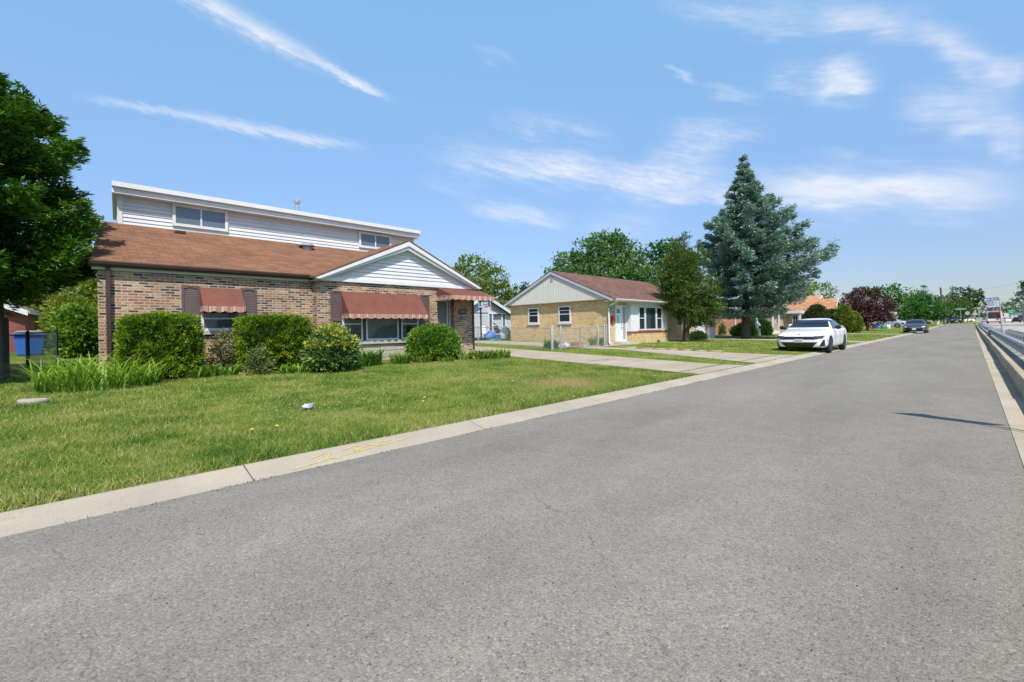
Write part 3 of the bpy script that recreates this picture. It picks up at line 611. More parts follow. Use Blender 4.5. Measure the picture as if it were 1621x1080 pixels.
def shutter(parent, X, y0, y1, z0, z1):
    mb = MB(); st = .05; zm = z0 + (z1 - z0) * .42; d = .035
    mb.box(X, X + d, y0, y0 + st, z0, z1); mb.box(X, X + d, y1 - st, y1, z0, z1)
    for a, b_ in ((z0, z0 + .07), (zm - .03, zm + .03)): mb.box(X, X + d, y0 + st, y1 - st, a, b_)
    n = 6; yy = [y0 + st + (y1 - y0 - 2 * st) * i / n for i in range(n + 1)]
    for i in range(n):                                  # arched top rail
        h = [.085 - .04 * math.sin(math.pi * (k / n)) for k in (i, i + 1)]
        mb.prism([(X, yy[i], z1 - h[0]), (X, yy[i + 1], z1 - h[1]), (X, yy[i + 1], z1), (X, yy[i], z1)], (d, 0, 0))
    for a, b_ in ((z0 + .07, zm - .03), (zm + .03, z1 - .05)):
        z = a
        while z < b_ - .01:
            mb.face([(X + .024, y0 + st, z), (X + .024, y1 - st, z), (X + .010, y1 - st, min(z + .045, b_)), (X + .010, y0 + st, min(z + .045, b_))]); z += .045
    return mb.build('shutter', SHUT, parent)
def awning(parent, X, y0, y1, ztop, zlow, xf, val=.15, yf0=None, yf1=None, sides=(True, True)):
    """canvas awning on a wall facing +X: slope, two cheeks, scalloped striped valance"""
    f0, f1 = yf0 if yf0 is not None else y0, yf1 if yf1 is not None else y1
    mb = MB()
    A, B, C_, D_ = (X, y0, ztop), (X, y1, ztop), (xf, f1, zlow), (xf, f0, zlow)
    G = []; n = 10
    for i in range(n + 1):                              # the cloth sags a little between its bars
        row = []
        for j in range(5):
            p = Vector(A).lerp(Vector(B), i / n).lerp(Vector(D_).lerp(Vector(C_), i / n), j / 4)
            p.z -= .014 * math.sin(math.pi * i / n) * math.sin(math.pi * j / 4); row.append(p)
        G.append(row)
    for i in range(n):
        for j in range(4): mb.face([G[i][j], G[i + 1][j], G[i + 1][j + 1], G[i][j + 1]])
    mb.face([A, D_, (X, f0, zlow)]); mb.face([B, (X, f1, zlow), C_])
    aw = mb.build('awning', MAROON, parent)
    mb = MB(); path = [(X, f0), (xf, f0), (xf, f1), (X, f1)]; run = 0
    for p, q in zip(path, path[1:]):
        L = math.dist(p, q); ns = max(1, round(L / .27)) * 8
        for i in range(ns):
            t0, t1 = i / ns, (i + 1) / ns
            a_ = [p[k] + (q[k] - p[k]) * t0 for k in (0, 1)]; b_ = [p[k] + (q[k] - p[k]) * t1 for k in (0, 1)]
            sc = lambda k: val - .035 + .035 * abs(math.sin(math.pi * (k / 8.0)))
            wv = lambda k: .012 * math.sin(k * .9)
            mb.face([(a_[0], a_[1], zlow - .002), (b_[0], b_[1], zlow - .002), (b_[0] + wv(i + 1), b_[1], zlow - sc(i + 1)), (a_[0] + wv(i), a_[1], zlow - sc(i))], 0,
                    [(run + L * t0, 0), (run + L * t1, 0), (run + L * t1, 1), (run + L * t0, 1)])
        run += L
    mb.build('valance', VAL, aw)
    mb = MB(); mb.tube([(X, f0, zlow - .01), (xf - .02, f0, zlow - .01), (xf - .02, f1, zlow - .01), (X, f1, zlow - .01)], .012, 6); mb.build('frame_bar', GALV, aw)
    return aw
def roof_quad(mb, P, m=0, flip=False):
    """roof plane with UV running along the eave (u) and up the slope (v)"""
    a, b_ = Vector(P[0]), Vector(P[1]); e = (b_ - a).normalized()
    nrm = (Vector(P[1]) - a).cross(Vector(P[2]) - a).normalized(); up_ = nrm.cross(e)
    mb.face(P, m, [((Vector(p) - a).dot(e) + a.y + a.x, (Vector(p) - a).dot(up_)) for p in P])
def slab_roof(name, planes, mat, parent, th=.05):
    mb = MB()
    for P in planes:
        roof_quad(mb, P)
        n = len(P)
        for k in range(n):
            p, q = Vector(P[k]), Vector(P[(k + 1) % n]); mb.face([p, q, q - Vector((0, 0, th)), p - Vector((0, 0, th))])
        mb.face([Vector(p) - Vector((0, 0, th)) for p in reversed(P)])
    return mb.build(name, mat, parent, fix=False)

# ------------------------------------------------------------------ the near house: common brick, brown roof, white dormer storey
H1 = thing('brick_house', 'multicoloured brick house with brown roof, white dormer storey and three maroon awnings', 'house', (-14.04, 6, gz(-14, 6)))
mb = MB()
mb.prism([(-14.04, .6, .1), (-14.04, 11.45, .1), (-20.6, 11.45, .1), (-20.6, 1.02, .1)], (0, 0, 2.7))
mb.box(-14.04, -13.7, 5.42, 9.75, .1, 2.79); mb.box(-14.04, -13.7, 10.52, 11.449, .1, 2.79); mb.box(-14.04, -13.702, 9.75, 10.52, 2.36, 2.785)
mb.prism([(-20.6, 1.022, 2.80), (-14.04, .602, 2.80), (-17.3, .812, 4.34)], (0, .2, 0))
wall1 = mb.build('wall', BRICK1, H1)
PIT = .452
rz = lambda x: 2.916 + PIT * (-13.85 - x)
# main roof (front slope cut back where the wing crosses it is hidden under the wing roof), rear slope
slab_roof('roof', [[(-13.9, .47, rz(-13.9)), (-13.9, 11.62, rz(-13.9)), (-17.3, 11.62, rz(-17.3)), (-17.3, .87, rz(-17.3))],
                   [(-20.8, 11.62, rz(-13.83)), (-20.8, 1.2, rz(-13.83)), (-17.3, .87, rz(-17.3)), (-17.3, 11.62, rz(-17.3))]], ROOF1, H1)
zr, ze = 4.29, 2.86; xb = -13.85 - (zr - 2.916) / PIT
slab_roof('wing_roof', [[(-13.44, 8.46, zr + .015), (-13.44, 5.26, ze), (-13.9, 5.26, ze + .02), (xb, 8.46, zr + .015)][::-1],
                        [(-13.44, 11.72, ze), (-13.44, 8.46, zr + .015), (xb, 8.46, zr + .015), (-13.9, 11.72, ze + .02)][::-1]], ROOF1, H1, .045)
# gable of the wing: lap siding, raking boards in two steps, base board
def gclip(z):
    f = (z - 2.86) / (4.16 - 2.86); return (5.42 + f * 3.02, 11.46 - f * 3.02)
mb = MB(); lap_siding(mb, ('x', -13.69, 1), 0, 0, 2.87, 4.12, .118, gclip); mb.prism([(-13.72, 5.42, 2.80), (-13.72, 11.46, 2.80), (-13.72, 8.44, 4.14)], (.03, 0, 0))
mb.build('gable_siding', WSIDE, H1)
mb = MB()
for sg, e0 in ((-1, 5.27), (1, 11.70)):
    for x0, x1, top, w in ((-13.50, -13.45, 0.0, .15), (-13.66, -13.502, -.012, .26)):
        mb.prism([(x0, e0, ze - .05 + top), (x0, 8.46 , zr - .045 + top), (x0, 8.46, zr - .045 - w + top), (x0, e0 - sg * w * .8 * 1.2, ze - .05 + top - .02)], (x1 - x0, 0, 0))
mb.box(-13.68, -13.625, 5.36, 11.60, 2.765, 2.872)
mb.build('rake_board', WHITE, H1)
MB().box(-14.03, -13.66, 5.3, 11.62, 2.752, 2.764).build('soffit', SOFFIT, H1)
MB().box(-14.038, -13.985, .50, 5.30, 2.735, 2.80).build('frieze_board', FRIEZE, H1)
# gutter and downspouts
mb = MB(); mb.prism([(-13.98, .44, 2.80), (-13.98, .44, 2.92), (-13.84, .44, 2.925), (-13.82, .44, 2.905), (-13.835, .44, 2.85), (-13.87, .44, 2.795)], (0, 4.86, 0))
gut = mb.build('gutter', BROWN, H1)
mb = MB(); mb.box(-13.985, -13.92, .735, .82, .28, 2.85); mb.build('downspout', BROWN, H1, bevel=.01)
mb = MB(); mb.box(-13.72, -13.655, 11.40, 11.47, .28, 2.76); mb.build('downspout', BROWN, H1, bevel=.01)
# dormer storey
mb = MB(); lap_siding(mb, ('x', -17.3, 1), 1.2, 11.1, 4.44, 5.36, .115); mb.prism([(-17.3, 1.2, 3.9), (-17.3, 11.1, 3.9), (-20.55, 11.1, 3.9), (-20.55, 1.38, 3.9)], (0, 0, 1.46))
mb.build('dormer_wall', WSIDE, H1)
mb = MB(); mb.box(-17.31, -17.262, 1.19, 1.30, 4.42, 5.28); mb.box(-17.31, -17.262, 11.0, 11.11, 4.42, 5.28); mb.box(-17.3, -17.255, 1.3, 11.0, 4.42, 4.475)
mb.build('corner_board', WHITE, H1)
mb = MB(); pa = [(-17.0, 5.27), (-17.0, 5.43), (-16.91, 5.44), (-16.91, 5.575), (-20.9, 5.50), (-20.9, 5.25)]
ly = lambda x: 1.06 + (-16.965 - x) * .066
mb.poly([(x, ly(x), z) for x, z in pa] + [(x, 11.23, z) for x, z in pa], [(5, 4, 3, 2, 1, 0), (6, 7, 8, 9, 10, 11)] + [(k, (k + 1) % 6, 6 + (k + 1) % 6, 6 + k) for k in range(6)])
mb.build('dormer_roof', WHITE, H1)
WTRIM = plain('aged_white_trim', (.60, .60, .59), .55, .12, 4)
for a, b_, z0, z1 in ((2.47, 3.96, 4.58, 5.27), (8.53, 9.97, 4.60, 5.24)):
    w = window_x(H1, -17.285, a, b_, z0, z1, WTRIM, sashes=[(a + b_) / 2], depth=.065, fw_=.085, gl=DGLASS, back=FLATDARK)
mb = MB(); mb.lathe((-18.2, 6.52, 5.4), [(.065, 0), (.065, .78), (.11, .8), (.12, .83), (.12, .9), (.06, .95)], 14); mb.build('flue_pipe', GALV, H1, smooth=True)
mb = MB(); mb.box(-17.0, -16.84, 2.47, 2.74, rz(-16.92) - .02, rz(-16.92) + .075); mb.build('roof_vent', BROWN, H1, bevel=.02)
mb = MB(); zc = rz(-16.75); mb.lathe((-16.75, 6.3, zc), [(.16, -.1), (.16, .06), (.27, .075), (.275, .10), (.22, .15), (.12, .185), (.03, .195)], 22); mb.build('dome_vent', GALV, H1, smooth=True, angle=50)
mb = MB(); mb.lathe((-18.9, 11.3, 3.6), [(.05, 0), (.05, .55), (.07, .56), (.07, .62)], 10); mb.build('flue_pipe', GALV, H1, smooth=True)
# small window with awning and shutters
w = window_x(H1, -14.04, 2.57, 3.48, 1.31, 2.36, WHITE, depth=.055, fw_=.06, rails=[(2.63, 3.42, 1.62)], curtain=[(2.63, 3.42, plain('blind', (.30, .33, .35), .8, .1, 3))])
mb = MB(); mb.box(-14.04, -13.96, 2.47, 3.56, 1.20, 1.309); mb.build('sill', STONE, H1, bevel=.008)
shutter(H1, -14.042, 2.17, 2.56, 1.10, 2.46); shutter(H1, -14.042, 3.50, 3.88, 1.10, 2.46)
awning(H1, -14.03, 2.55, 3.50, 2.43, 1.93, -13.62, .16)
# triple window with awning, stone base
for a, b_, rl, cu in ((6.17, 6.83, [(6.22, 6.78, 1.45)], [(6.23, 6.45, CURT)]), (6.94, 8.12, [], [(7.0, 8.06, CURT)]), (8.22, 8.90, [(8.27, 8.85, 1.45)], [(8.27, 8.45, CURT)])):
    window_x(H1, -13.7, a, b_, .92, 2.34, WHITE, depth=.06, fw_=.055, rails=rl, curtain=cu)
for q in (6.832, 8.122): MB().box(-13.7, -13.66, q, q + .10, .92, 2.34).build('mullion', BROWN, H1)
mb = MB(); mb.box(-13.70, -13.60, 5.95, 9.12, .80, .918); mb.build('sill', STONE, H1, bevel=.008)
mb = MB()
for k, zz in enumerate((.12, .35, .57)):
    y = 5.97 - .2 * k
    for L in (.62, .45, .8, .55, .7, .6, .5):
        a, b_ = max(y, 5.97), min(y + L, 9.1)
        if b_ > a + .05: mb.box(-13.7, -13.665 - random.uniform(0, .012), a + .005, b_ - .005, zz + .004, zz + .217)
        y += L
mb.build('stone_panel', STONE, H1, bevel=.01)
shutter(H1, -13.702, 5.82, 6.16, .92, 2.48); shutter(H1, -13.702, 9.03, 9.40, .92, 2.48)
awning(H1, -13.69, 6.16, 8.99, 2.455, 1.755, -13.17, .15)
# entrance
mb = MB(); mb.box(-14.02, -13.93, 9.752, 9.80, .3, 2.36); mb.box(-14.02, -13.93, 10.36, 10.405, .3, 2.30); mb.box(-14.02, -13.93, 10.60 - .13, 10.519, .3, 2.36); mb.box(-14.02, -13.935, 9.8, 10.47, 2.30, 2.359)
dr = mb.build('door_frame', WHITE, H1)
MB().box(-14.0, -13.97, 9.80, 10.36, .3, 2.30).build('storm_screen', plain('grey_screen', (.16, .16, .155), .5, .15, 3), H1)
MB().box(-14.03, -13.985, 10.405, 10.47, .3, 2.30).build('door', plain('brown_door', (.16, .06, .035), .45, .2, 5, stretch=(1, 1, .2)), H1)
MB().lathe((-13.94, 10.5, 1.2), [(.02, -.03), (.025, 0), (.012, .03)], 8, 'x').build('handle', GALV, H1)
mb = MB(); mb.box(-13.7, -13.1, 9.74, 11.3, .1, .33); mb.build('step', concrete('step_concrete', (.4, .37, .32), crack=False), H1, bevel=.01)
awning(H1, -13.69, 9.73, 11.70, 2.77, 2.44, -12.75, .17)
mb = MB(); mb.box(-13.705, -13.67, 10.74, 11.14, 1.80, 2.0); pl = mb.build('number_plate', plain('dark_slate', (.06, .063, .06), .6, .2, 8), H1, bevel=.01)
text_mesh('10612', .14, plain('plate_digit', (.30, .31, .30), .5), 'digits', pl, face_px(-13.667, 10.94, 1.90))
mb = MB(); mb.box(-13.705, -13.64, 10.82, 11.03, 1.60, 1.71); mb.build('mail_slot', plain('blue_grey_metal', (.13, .16, .19), .4, .1, 4, metal=.4), H1, bevel=.008)

# ------------------------------------------------------------------ second house: buff brick ranch
H2 = thing('brick_house', 'yellow buff brick ranch house with cream gable, plum roof and white bay window', 'house', (-13.8, 26, gz(-13.8, 26)))
mb = MB(); mb.box(-21.3, -13.8, 21, 31.6, .05, 2.74); mb.box(-13.8, -13.46, 22.80, 27.15, .05, .87)
mb.build('wall', BRICK2, H2)
ph = .436; r2 = lambda x: 2.70 + ph * (-13.12 - x) if x > -17.54 else 2.80 + ph * (x + 21.72)
slab_roof('roof', [[(-13.12, 20.66, r2(-13.12)), (-13.12, 31.95, r2(-13.12)), (-17.54, 31.95, r2(-17.54)), (-17.54, 20.66, r2(-17.54))],
                   [(-21.72, 31.95, 2.80), (-21.72, 20.66, 2.80), (-17.54, 20.66, r2(-17.54)), (-17.54, 31.95, r2(-17.54))]], ROOF2, H2, .04)
mb = MB(); x = -21.46
while x < -13.3:                                       # ribbed vertical boards
    x1 = min(x + .195, -13.3)
    zt = lambda q: r2(q) - .06
    pts = [(x, 2.735)] + [(x1, 2.735), (x1, zt(x1))] + ([(-17.54, zt(-17.54))] if x < -17.54 < x1 else []) + [(x, zt(x))]
    mb.prism([(p, 20.755, z) for p, z in pts], (0, .035, 0)); mb.box(x - .012, x + .012, 20.742, 20.756, 2.735, min(zt(x - .012), zt(x + .012)) if x > -21.4 else 2.75)
    x = x1
mb.build('gable_siding', CREAM, H2)
mb = MB()
for a, b_ in ((-21.70, -17.54), (-13.14, -17.54)):
    mb.prism([(a, 20.67, r2(a) - .045), (b_, 20.67, r2(-17.54) - .045), (b_, 20.67, r2(-17.54) - .20), (a + (.25 if a < -15 else -.25), 20.67, r2(a) - .10)], (0, .05, 0))
mb.build('rake_board', plain('grey_white_trim', (.40, .43, .49), .5, .08, 3), H2)
MB().box(-17.62, -17.44, 20.725, 20.753, 3.98, 4.30).build('gable_vent', plain('vent_grey', (.30, .30, .30), .7), H2)
for a, b_ in ((-19.68, -18.80), (-17.22, -16.32)):
    window_y(H2, 20.998, a, b_, 1.52, 2.50, WHITE, depth=.055, fw_=.075, rails=[2.02, 2.24])
    mb = MB(); mb.box(a - .06, b_ + .06, 20.93, 20.997, 1.42, 1.519); mb.build('sill', SILLG, H2, bevel=.006)
mb = MB(); mb.prism([(-13.16, 20.7, 2.60), (-13.16, 20.7, 2.69), (-13.04, 20.7, 2.70), (-13.02, 20.7, 2.675), (-13.06, 20.7, 2.60)], (0, 11.2, 0)); mb.build('gutter', WHITE, H2)
MB().box(-21.2, -13.80, 20.76, 20.99, 2.72, 2.734).build('soffit', SOFFIT, H2)
MB().box(-13.79, -13.17, 20.70, 31.9, 2.60, 2.625).build('soffit', SOFFIT, H2)
mb = MB(); mb.tube([(-13.10, 20.80, 2.62), (-13.13, 20.82, 2.54), (-13.66, 20.93, 2.36), (-13.72, 20.94, 2.26), (-13.72, 20.94, .5), (-13.68, 20.9, .35), (-13.5, 20.8, .3)], .05, 8); mb.build('downspout', WHITE, H2, smooth=True, angle=60)
# door
mb = MB(); mb.box(-13.8, -13.735, 21.62, 21.72, .42, 2.44); mb.box(-13.8, -13.735, 22.66, 22.76, .42, 2.44); mb.box(-13.8, -13.737, 21.72, 22.66, 2.34, 2.438); mb.box(-13.8, -13.74, 22.30, 22.36, .42, 2.34)
mb.box(-13.8, -13.738, 21.72, 22.66, .42, .50); mb.build('door_frame', WVINYL, H2)
DOORB = plain('pale_blue_door', (.60, .69, .73), .45, .06, 2)
mb = MB(); mb.box(-13.79, -13.762, 21.72, 22.30, .50, 2.34); dr = mb.build('door', DOORB, H2)
mb = MB(); mb.prism([(-13.7605, 21.78, 1.98), (-13.7605, 22.1, 1.98), (-13.7605, 22.1, 2.16), (-13.7605, 22.0, 2.215), (-13.7605, 21.78, 2.23)], (.008, 0, 0)); mb.build('door_light', DGLASS, dr)
mb = MB(); mb.box(-13.765, -13.745, 21.855, 21.895, 1.42, 1.86); mb.build('door_grille', SHUT, dr)
MB().lathe((-13.76, 22.24, 1.16), [(.03, 0), (.035, .03), (.02, .05)], 8, 'x').build('handle', BLACKM, dr); MB().lathe((-13.76, 22.24, 1.36), [(.025, 0), (.025, .03)], 8, 'x').build('lock', BLACKM, dr)
MB().face([(-13.77, 22.36, .5), (-13.77, 22.66, .5), (-13.77, 22.66, 2.34), (-13.77, 22.36, 2.34)]).build('side_light', plain('drape_grey', (.33, .31, .28), .6, .3, 5, stretch=(1, 8, .3)), H2)
mb = MB(); mb.box(-13.8, -13.0, 21.55, 22.78, .1, .33); mb.box(-13.8, -13.45, 21.6, 22.75, .33, .419); mb.build('step', concrete('porch_concrete', (.42, .39, .35), crack=False), H2, bevel=.01)
# bay
mb = MB(); mb.box(-13.8, -13.49, 22.80, 27.15, .951, 2.70)
y = 22.80
while y < 27.1:
    if not (23.55 < y < 26.35): mb.box(-13.492, -13.478, y, y + .10, .951, 2.40)
    y += .14
x = -13.79
while x < -13.5: mb.box(x, x + .08, 22.785, 22.801, .951, 2.40); x += .11
lap_siding(mb, ('x', -13.478, 1), 22.78, 27.17, 2.41, 2.70, .075)
bay = mb.build('bay_front', WVINYL, H2)
mb = MB(); mb.box(-13.8, -13.42, 22.74, 27.24, .872, .95); mb.build('sill', REDSILL, H2, bevel=.008)
for a, b_, rl, cu in ((23.56, 24.28, [(23.63, 24.21, 1.70)], None), (24.30, 25.62, [], [(24.37, 25.0, GCURT)]), (25.64, 26.36, [(25.7, 26.29, 1.70)], None)):
    window_x(H2, -13.476, a, b_, 1.0, 2.39, WHITE, depth=.06, fw_=.07, rails=rl, curtain=cu)
MB().box(-13.462, -13.45, 25.72, 26.05, .24, .36).build('crawl_vent', BLACKM, H2)
window_x(H2, -13.8, 28.9, 29.8, 1.2, 2.2, WHITE, depth=.05, fw_=.06)
# number plaque with arched top, letter box
mb = MB(); pts = [(-13.8, 21.16 + .22 * (1 + math.cos(a)), 2.26 + .15 * math.sin(a)) for a in [math.pi * k / 8 for k in range(9)]]
mb.prism(pts + [(-13.8, 21.16, 2.06), (-13.8, 21.60, 2.06)], (.03, 0, 0)); pq = mb.build('number_plaque', plain('plaque_grey', (.22, .22, .24), .5, .15, 6), H2)
mb = MB(); mb.box(-13.771, -13.764, 21.25, 21.51, 2.10, 2.17); mb.box(-13.771, -13.764, 21.28, 21.48, 2.24, 2.33); mb.build('plate', SILLG, pq)
mb = MB(); pts = [(-13.8, 21.24, 1.46), (-13.8, 21.44, 1.46), (-13.8, 21.44, 1.74)] + [(-13.8, 21.34 + .10 * math.cos(a), 1.74 + .09 * math.sin(a)) for a in [math.pi * k / 6 for k in range(1, 6)]] + [(-13.8, 21.24, 1.74)]
mb.prism(pts, (.12, 0, 0)); mb.build('letter_box', REDP, H2, bevel=.012)

# ------------------------------------------------------------------ houses farther along
def far_house(name, label, X, y0, y1, depth, wall_m, roof_m, eave, ridge, gz0, along=True, trim=WHITE, openings=(), porch=None):
    h = thing(name, label, 'house', (X, (y0 + y1) / 2, gz0))
    mb = MB(); mb.box(X - depth, X, y0, y1, gz0 - .3, eave)
    xm = X - depth / 2
    if along:
        for yy in (y0, y1 - .2): mb.prism([(X - depth, yy + .001, eave), (X, yy + .001, eave), (xm, yy + .001, ridge - .12)], (0, .198, 0))
    mb.build('wall', wall_m, h)
    o_ = .4; sl = (ridge - eave) / (depth / 2); le = eave - sl * o_
    slab_roof('roof', [[(X + o_, y0 - .3, le + .06), (X + o_, y1 + .3, le + .06), (xm, y1 + .3, ridge), (xm, y0 - .3, ridge)],
                       [(X - depth - o_, y1 + .3, le + .06), (X - depth - o_, y0 - .3, le + .06), (xm, y0 - .3, ridge), (xm, y1 + .3, ridge)]], roof_m, h, .06)
    mb = MB(); mb.box(X + o_ - .02, X + o_ + .08, y0 - .3, y1 + .3, le - .06, le + .05); mb.build('gutter', trim, h)
    for kind, a, b_, z0, z1 in openings:
        if kind == 'window': window_x(h, X, a, b_, z0, z1, trim, sashes=[(a + b_) / 2], depth=.06, fw_=.08)
        elif kind == 'door': mb = MB(); mb.box(X, X + .05, a, b_, z0, z1); mb.build('door', trim, h)
        elif kind == 'spout': mb = MB(); mb.tube([(X + .06, a, le), (X + .06, a, z0 + .15), (X + .25, a - .25, z0 + .05)], .06, 8); mb.build('downspout', trim, h)
    return h
g3 = gz(-14, 40)
H3 = far_house('brick_house', 'red brick house behind the blue spruce trunk with white downspout and door', -16.5, 41.7, 55.6, 8, BRICK3, ROOF4, 2.8, 4.4, g3 + .05, openings=[('spout', 47.4, 0, g3, 0), ('door', 49.6, 50.7, .5, 2.45), ('window', 52.2, 54.6, 1.2, 2.45), ('spout', 55.5, 0, g3, 0)])
mb = MB(); mb.box(-16.5, -15.1, 54.6, 57.4, 2.55, 2.85); mb.build('porch_roof', WHITE, H3)
for yy in (55.0, 57.2): mb = MB(); mb.box(-15.3, -15.15, yy, yy + .15, .25, 2.55); mb.build('porch_post', WHITE, H3)
g4 = gz(-16, 62)
H4 = far_house('brick_house', 'pinkish brick house with white porch posts seen over the white sedan', -15.9, 57.9, 70.5, 8, BRICK4, ROOF1, 2.75, 4.0, g4, openings=[('window', 58.6, 60.2, 1.2, 2.4), ('window', 65.5, 68, 1.2, 2.4)])
mb = MB(); mb.box(-15.9, -14.0, 61.2, 65.0, 2.45, 2.77); mb.build('porch_roof', WHITE, H4)
for yy in (61.4, 64.7): mb = MB(); mb.box(-14.25, -14.05, yy, yy + .2, .25, 2.45); mb.build('porch_post', WHITE, H4)
g5 = gz(-14, 76)
H5 = thing('brick_house', 'orange roofed house with two white gables beside the purple tree', 'house', (-15, 76, g5))
def xgable(h, x0, x1, yc, half, eave, ridge, wall_m, roof_m, wall_n, roof_n):
    """body with its ridge along X and a gable facing the road at x1"""
    mb = MB(); mb.box(x0, x1, yc - half + .3, yc + half - .3, .1, eave + .1); mb.prism([(x1 - .01, yc - half + .3, eave + .1), (x1 - .01, yc + half - .3, eave + .1), (x1 - .01, yc, ridge - .2)], (x0 - x1 + .02, 0, 0)); mb.build(wall_n, wall_m, h)
    slab_roof(roof_n, [[(x0 - .3, yc - half, eave), (x1 + .4, yc - half, eave), (x1 + .4, yc, ridge), (x0 - .3, yc, ridge)], [(x1 + .4, yc + half, eave), (x0 - .3, yc + half, eave), (x0 - .3, yc, ridge), (x1 + .4, yc, ridge)]], roof_m, h, .08)
    mb = MB()
    for sg in (-1, 1): mb.prism([(x1 + .41, yc + sg * (half + .03), eave - .02), (x1 + .41, yc, ridge + .02), (x1 + .41, yc, ridge - .28), (x1 + .41, yc + sg * (half - .12), eave - .16)], (.06, 0, 0))
    mb.box(x0 - .3, x1 + .4, yc - half - .1, yc - half - .01, eave - .13, eave - .01); mb.build('rake_board', WHITE, h)
xgable(H5, -25, -15.6, 78.2, 5.0, 2.75, 5.3, WSIDE, ROOF3, 'wall', 'roof')
xgable(H5, -20, -12.9, 73.7, 2.15, 2.55, 4.55, WSIDE, ROOF3, 'porch_wall', 'porch_roof')
window_x(H5, -12.9, 73.0, 74.4, 1.2, 2.2, WHITE, depth=.06, fw_=.08, sashes=[73.7])
for a, b_ in ((-19, -17.6), (-15.8, -14.4)): window_y(H5, 71.84, a, b_, 1.2, 2.2, WHITE, depth=.06, fw_=.08)
# white house far off beyond the silver car
g6 = gz(-14, 120)
H6 = thing('white_house', 'distant white house with brick chimney behind the silver car', 'house', (-14, 120, g6))
mb = MB(); mb.box(-20, -13, 114, 126, .3, 3.4); mb.prism([(-13, 114, 3.4), (-13, 126, 3.4), (-13, 120, 6.3)], (-6.9, 0, 0)); mb.build('wall', WSIDE, H6)
slab_roof('roof', [[(-12.6, 113.4, 3.1), (-12.6, 120, 6.5), (-20.4, 120, 6.5), (-20.4, 113.4, 3.1)], [(-12.6, 120, 6.5), (-12.6, 126.6, 3.1), (-20.4, 126.6, 3.1), (-20.4, 120, 6.5)]], ROOF4, H6, .12)
mb = MB(); mb.box(-13, -11, 115, 125, 3.0, 3.3)
for yy in (115, 118, 121.8, 124.8): mb.box(-11.3, -11, yy, yy + .25, .6, 3.0)
mb.build('porch', WHITE, H6)
mb = MB(); mb.box(-16, -15.2, 122.8, 123.6, 4.5, 7.2); mb.build('chimney', BRICK3, H6)
for a, b_ in ((115.8, 117.6), (122, 124)): window_x(H6, -13, a, b_, 1.4, 2.7, WHITE, depth=.06, fw_=.1)
window_x(H6, -13, 119.2, 120.8, 3.9, 5.1, WHITE, depth=.06, fw_=.1)
mb = MB(); mb.box(-13, -12.93, 119.3, 120.4, .6, 2.7); mb.build('door', REDSILL, H6)

# ------------------------------------------------------------------ back yards
# red garage behind the left fence: gable end with white door towards the road
gg = .42
GA = thing('garage', 'red painted garage with white door and white gable trim behind dark fence', 'garage', (-33.7, -1.3, gg), R(-5.4))
mb = MB(); mb.box(-42.0, -33.7, -6.4, -1.3, .2, 2.62); mb.prism([(-33.71, -6.4, 2.62), (-33.71, -1.3, 2.62), (-33.71, -3.85, 3.75)], (-8.2, 0, 0)); mb.build('wall', plain('flaking_red_paint', (.21, .07, .06), .85, .35, 3, stretch=(1, 1, .35)), GA)
slab_roof('roof', [[(-33.3, -3.85, 3.85), (-33.3, -1.15, 2.64), (-42.3, -1.15, 2.64), (-42.3, -3.85, 3.85)], [(-33.3, -6.75, 2.60), (-33.3, -3.85, 3.85), (-42.3, -3.85, 3.85), (-42.3, -6.75, 2.60)]], ROOF4, GA, .07)
mb = MB()
for e in (-1.15, -6.55): mb.prism([(-33.28, e, 2.58), (-33.28, -3.85, 3.83), (-33.28, -3.85, 3.55), (-33.28, e, 2.32)], (-.06, 0, 0))
mb.box(-42.3, -33.35, -1.17, -1.10, 2.42, 2.59); mb.build('rake_board', WHITE, GA)
mb = MB(); mb.box(-33.7, -33.63, -5.4, -2.15, .42, 2.35)
for k in range(1, 4): mb.box(-33.632, -33.61, -5.2, -2.35, .42 + k * .48 - .02, .42 + k * .48 + .02)
mb.build('garage_door', WHITE, GA)
# grey shed with open porch behind the buff house
SH = thing('shed', 'grey sided back yard shed with open white porch seen between the two houses', 'shed', (-27, 24, gz(-27, 24)))
mb = MB(); lap_siding(mb, ('x', -26.98, 1), 22.5, 24.1, .42, 2.45, .13); mb.box(-32, -27.0, 22.5, 24.1, .3, 2.45); mb.box(-32, -29.4, 24.1, 26.1, .3, 2.45)
mb.box(-27.2, -27.0, 25.55, 26.0, .3, 1.25); mb.box(-29.3, -27, 26.0, 26.1, .3, 1.25)
def sclip(z):
    f = (z - 2.55) / (3.75 - 2.55); return (20.9 + f * 2.7, 26.15 - f * 2.55)
lap_siding(mb, ('x', -26.98, 1), 0, 0, 2.55, 3.7, .13, sclip); mb.prism([(-27.0, 20.9, 2.5), (-27.0, 26.15, 2.5), (-27.0, 23.6, 3.72)], (-4.9, 0, 0)); mb.build('wall', GSIDE, SH)
slab_roof('roof', [[(-26.6, 23.6, 3.95), (-26.6, 26.7, 2.48), (-32.4, 26.7, 2.48), (-32.4, 23.6, 3.95)], [(-26.6, 20.5, 2.48), (-26.6, 23.6, 3.95), (-32.4, 23.6, 3.95), (-32.4, 20.5, 2.48)]], ROOF4, SH, .05)
mb = MB()
for e in (26.7, 20.5): mb.prism([(-26.58, e, 2.46), (-26.58, 23.6, 3.93), (-26.58, 23.6, 3.68), (-26.58, e, 2.22)], (-.07, 0, 0))
mb.build('rake_board', WHITE, SH)
mb = MB(); mb.box(-27.02, -26.955, 22.44, 22.56, .3, 2.45); mb.box(-27.0, -26.95, 24.08, 26.15, 2.44, 2.56)
for yy in (24.08, 24.5, 25.55, 25.95): mb.box(-27.06, -26.955, yy, yy + .11, .3, 2.44)
mb.build('porch_post', WHITE, SH)
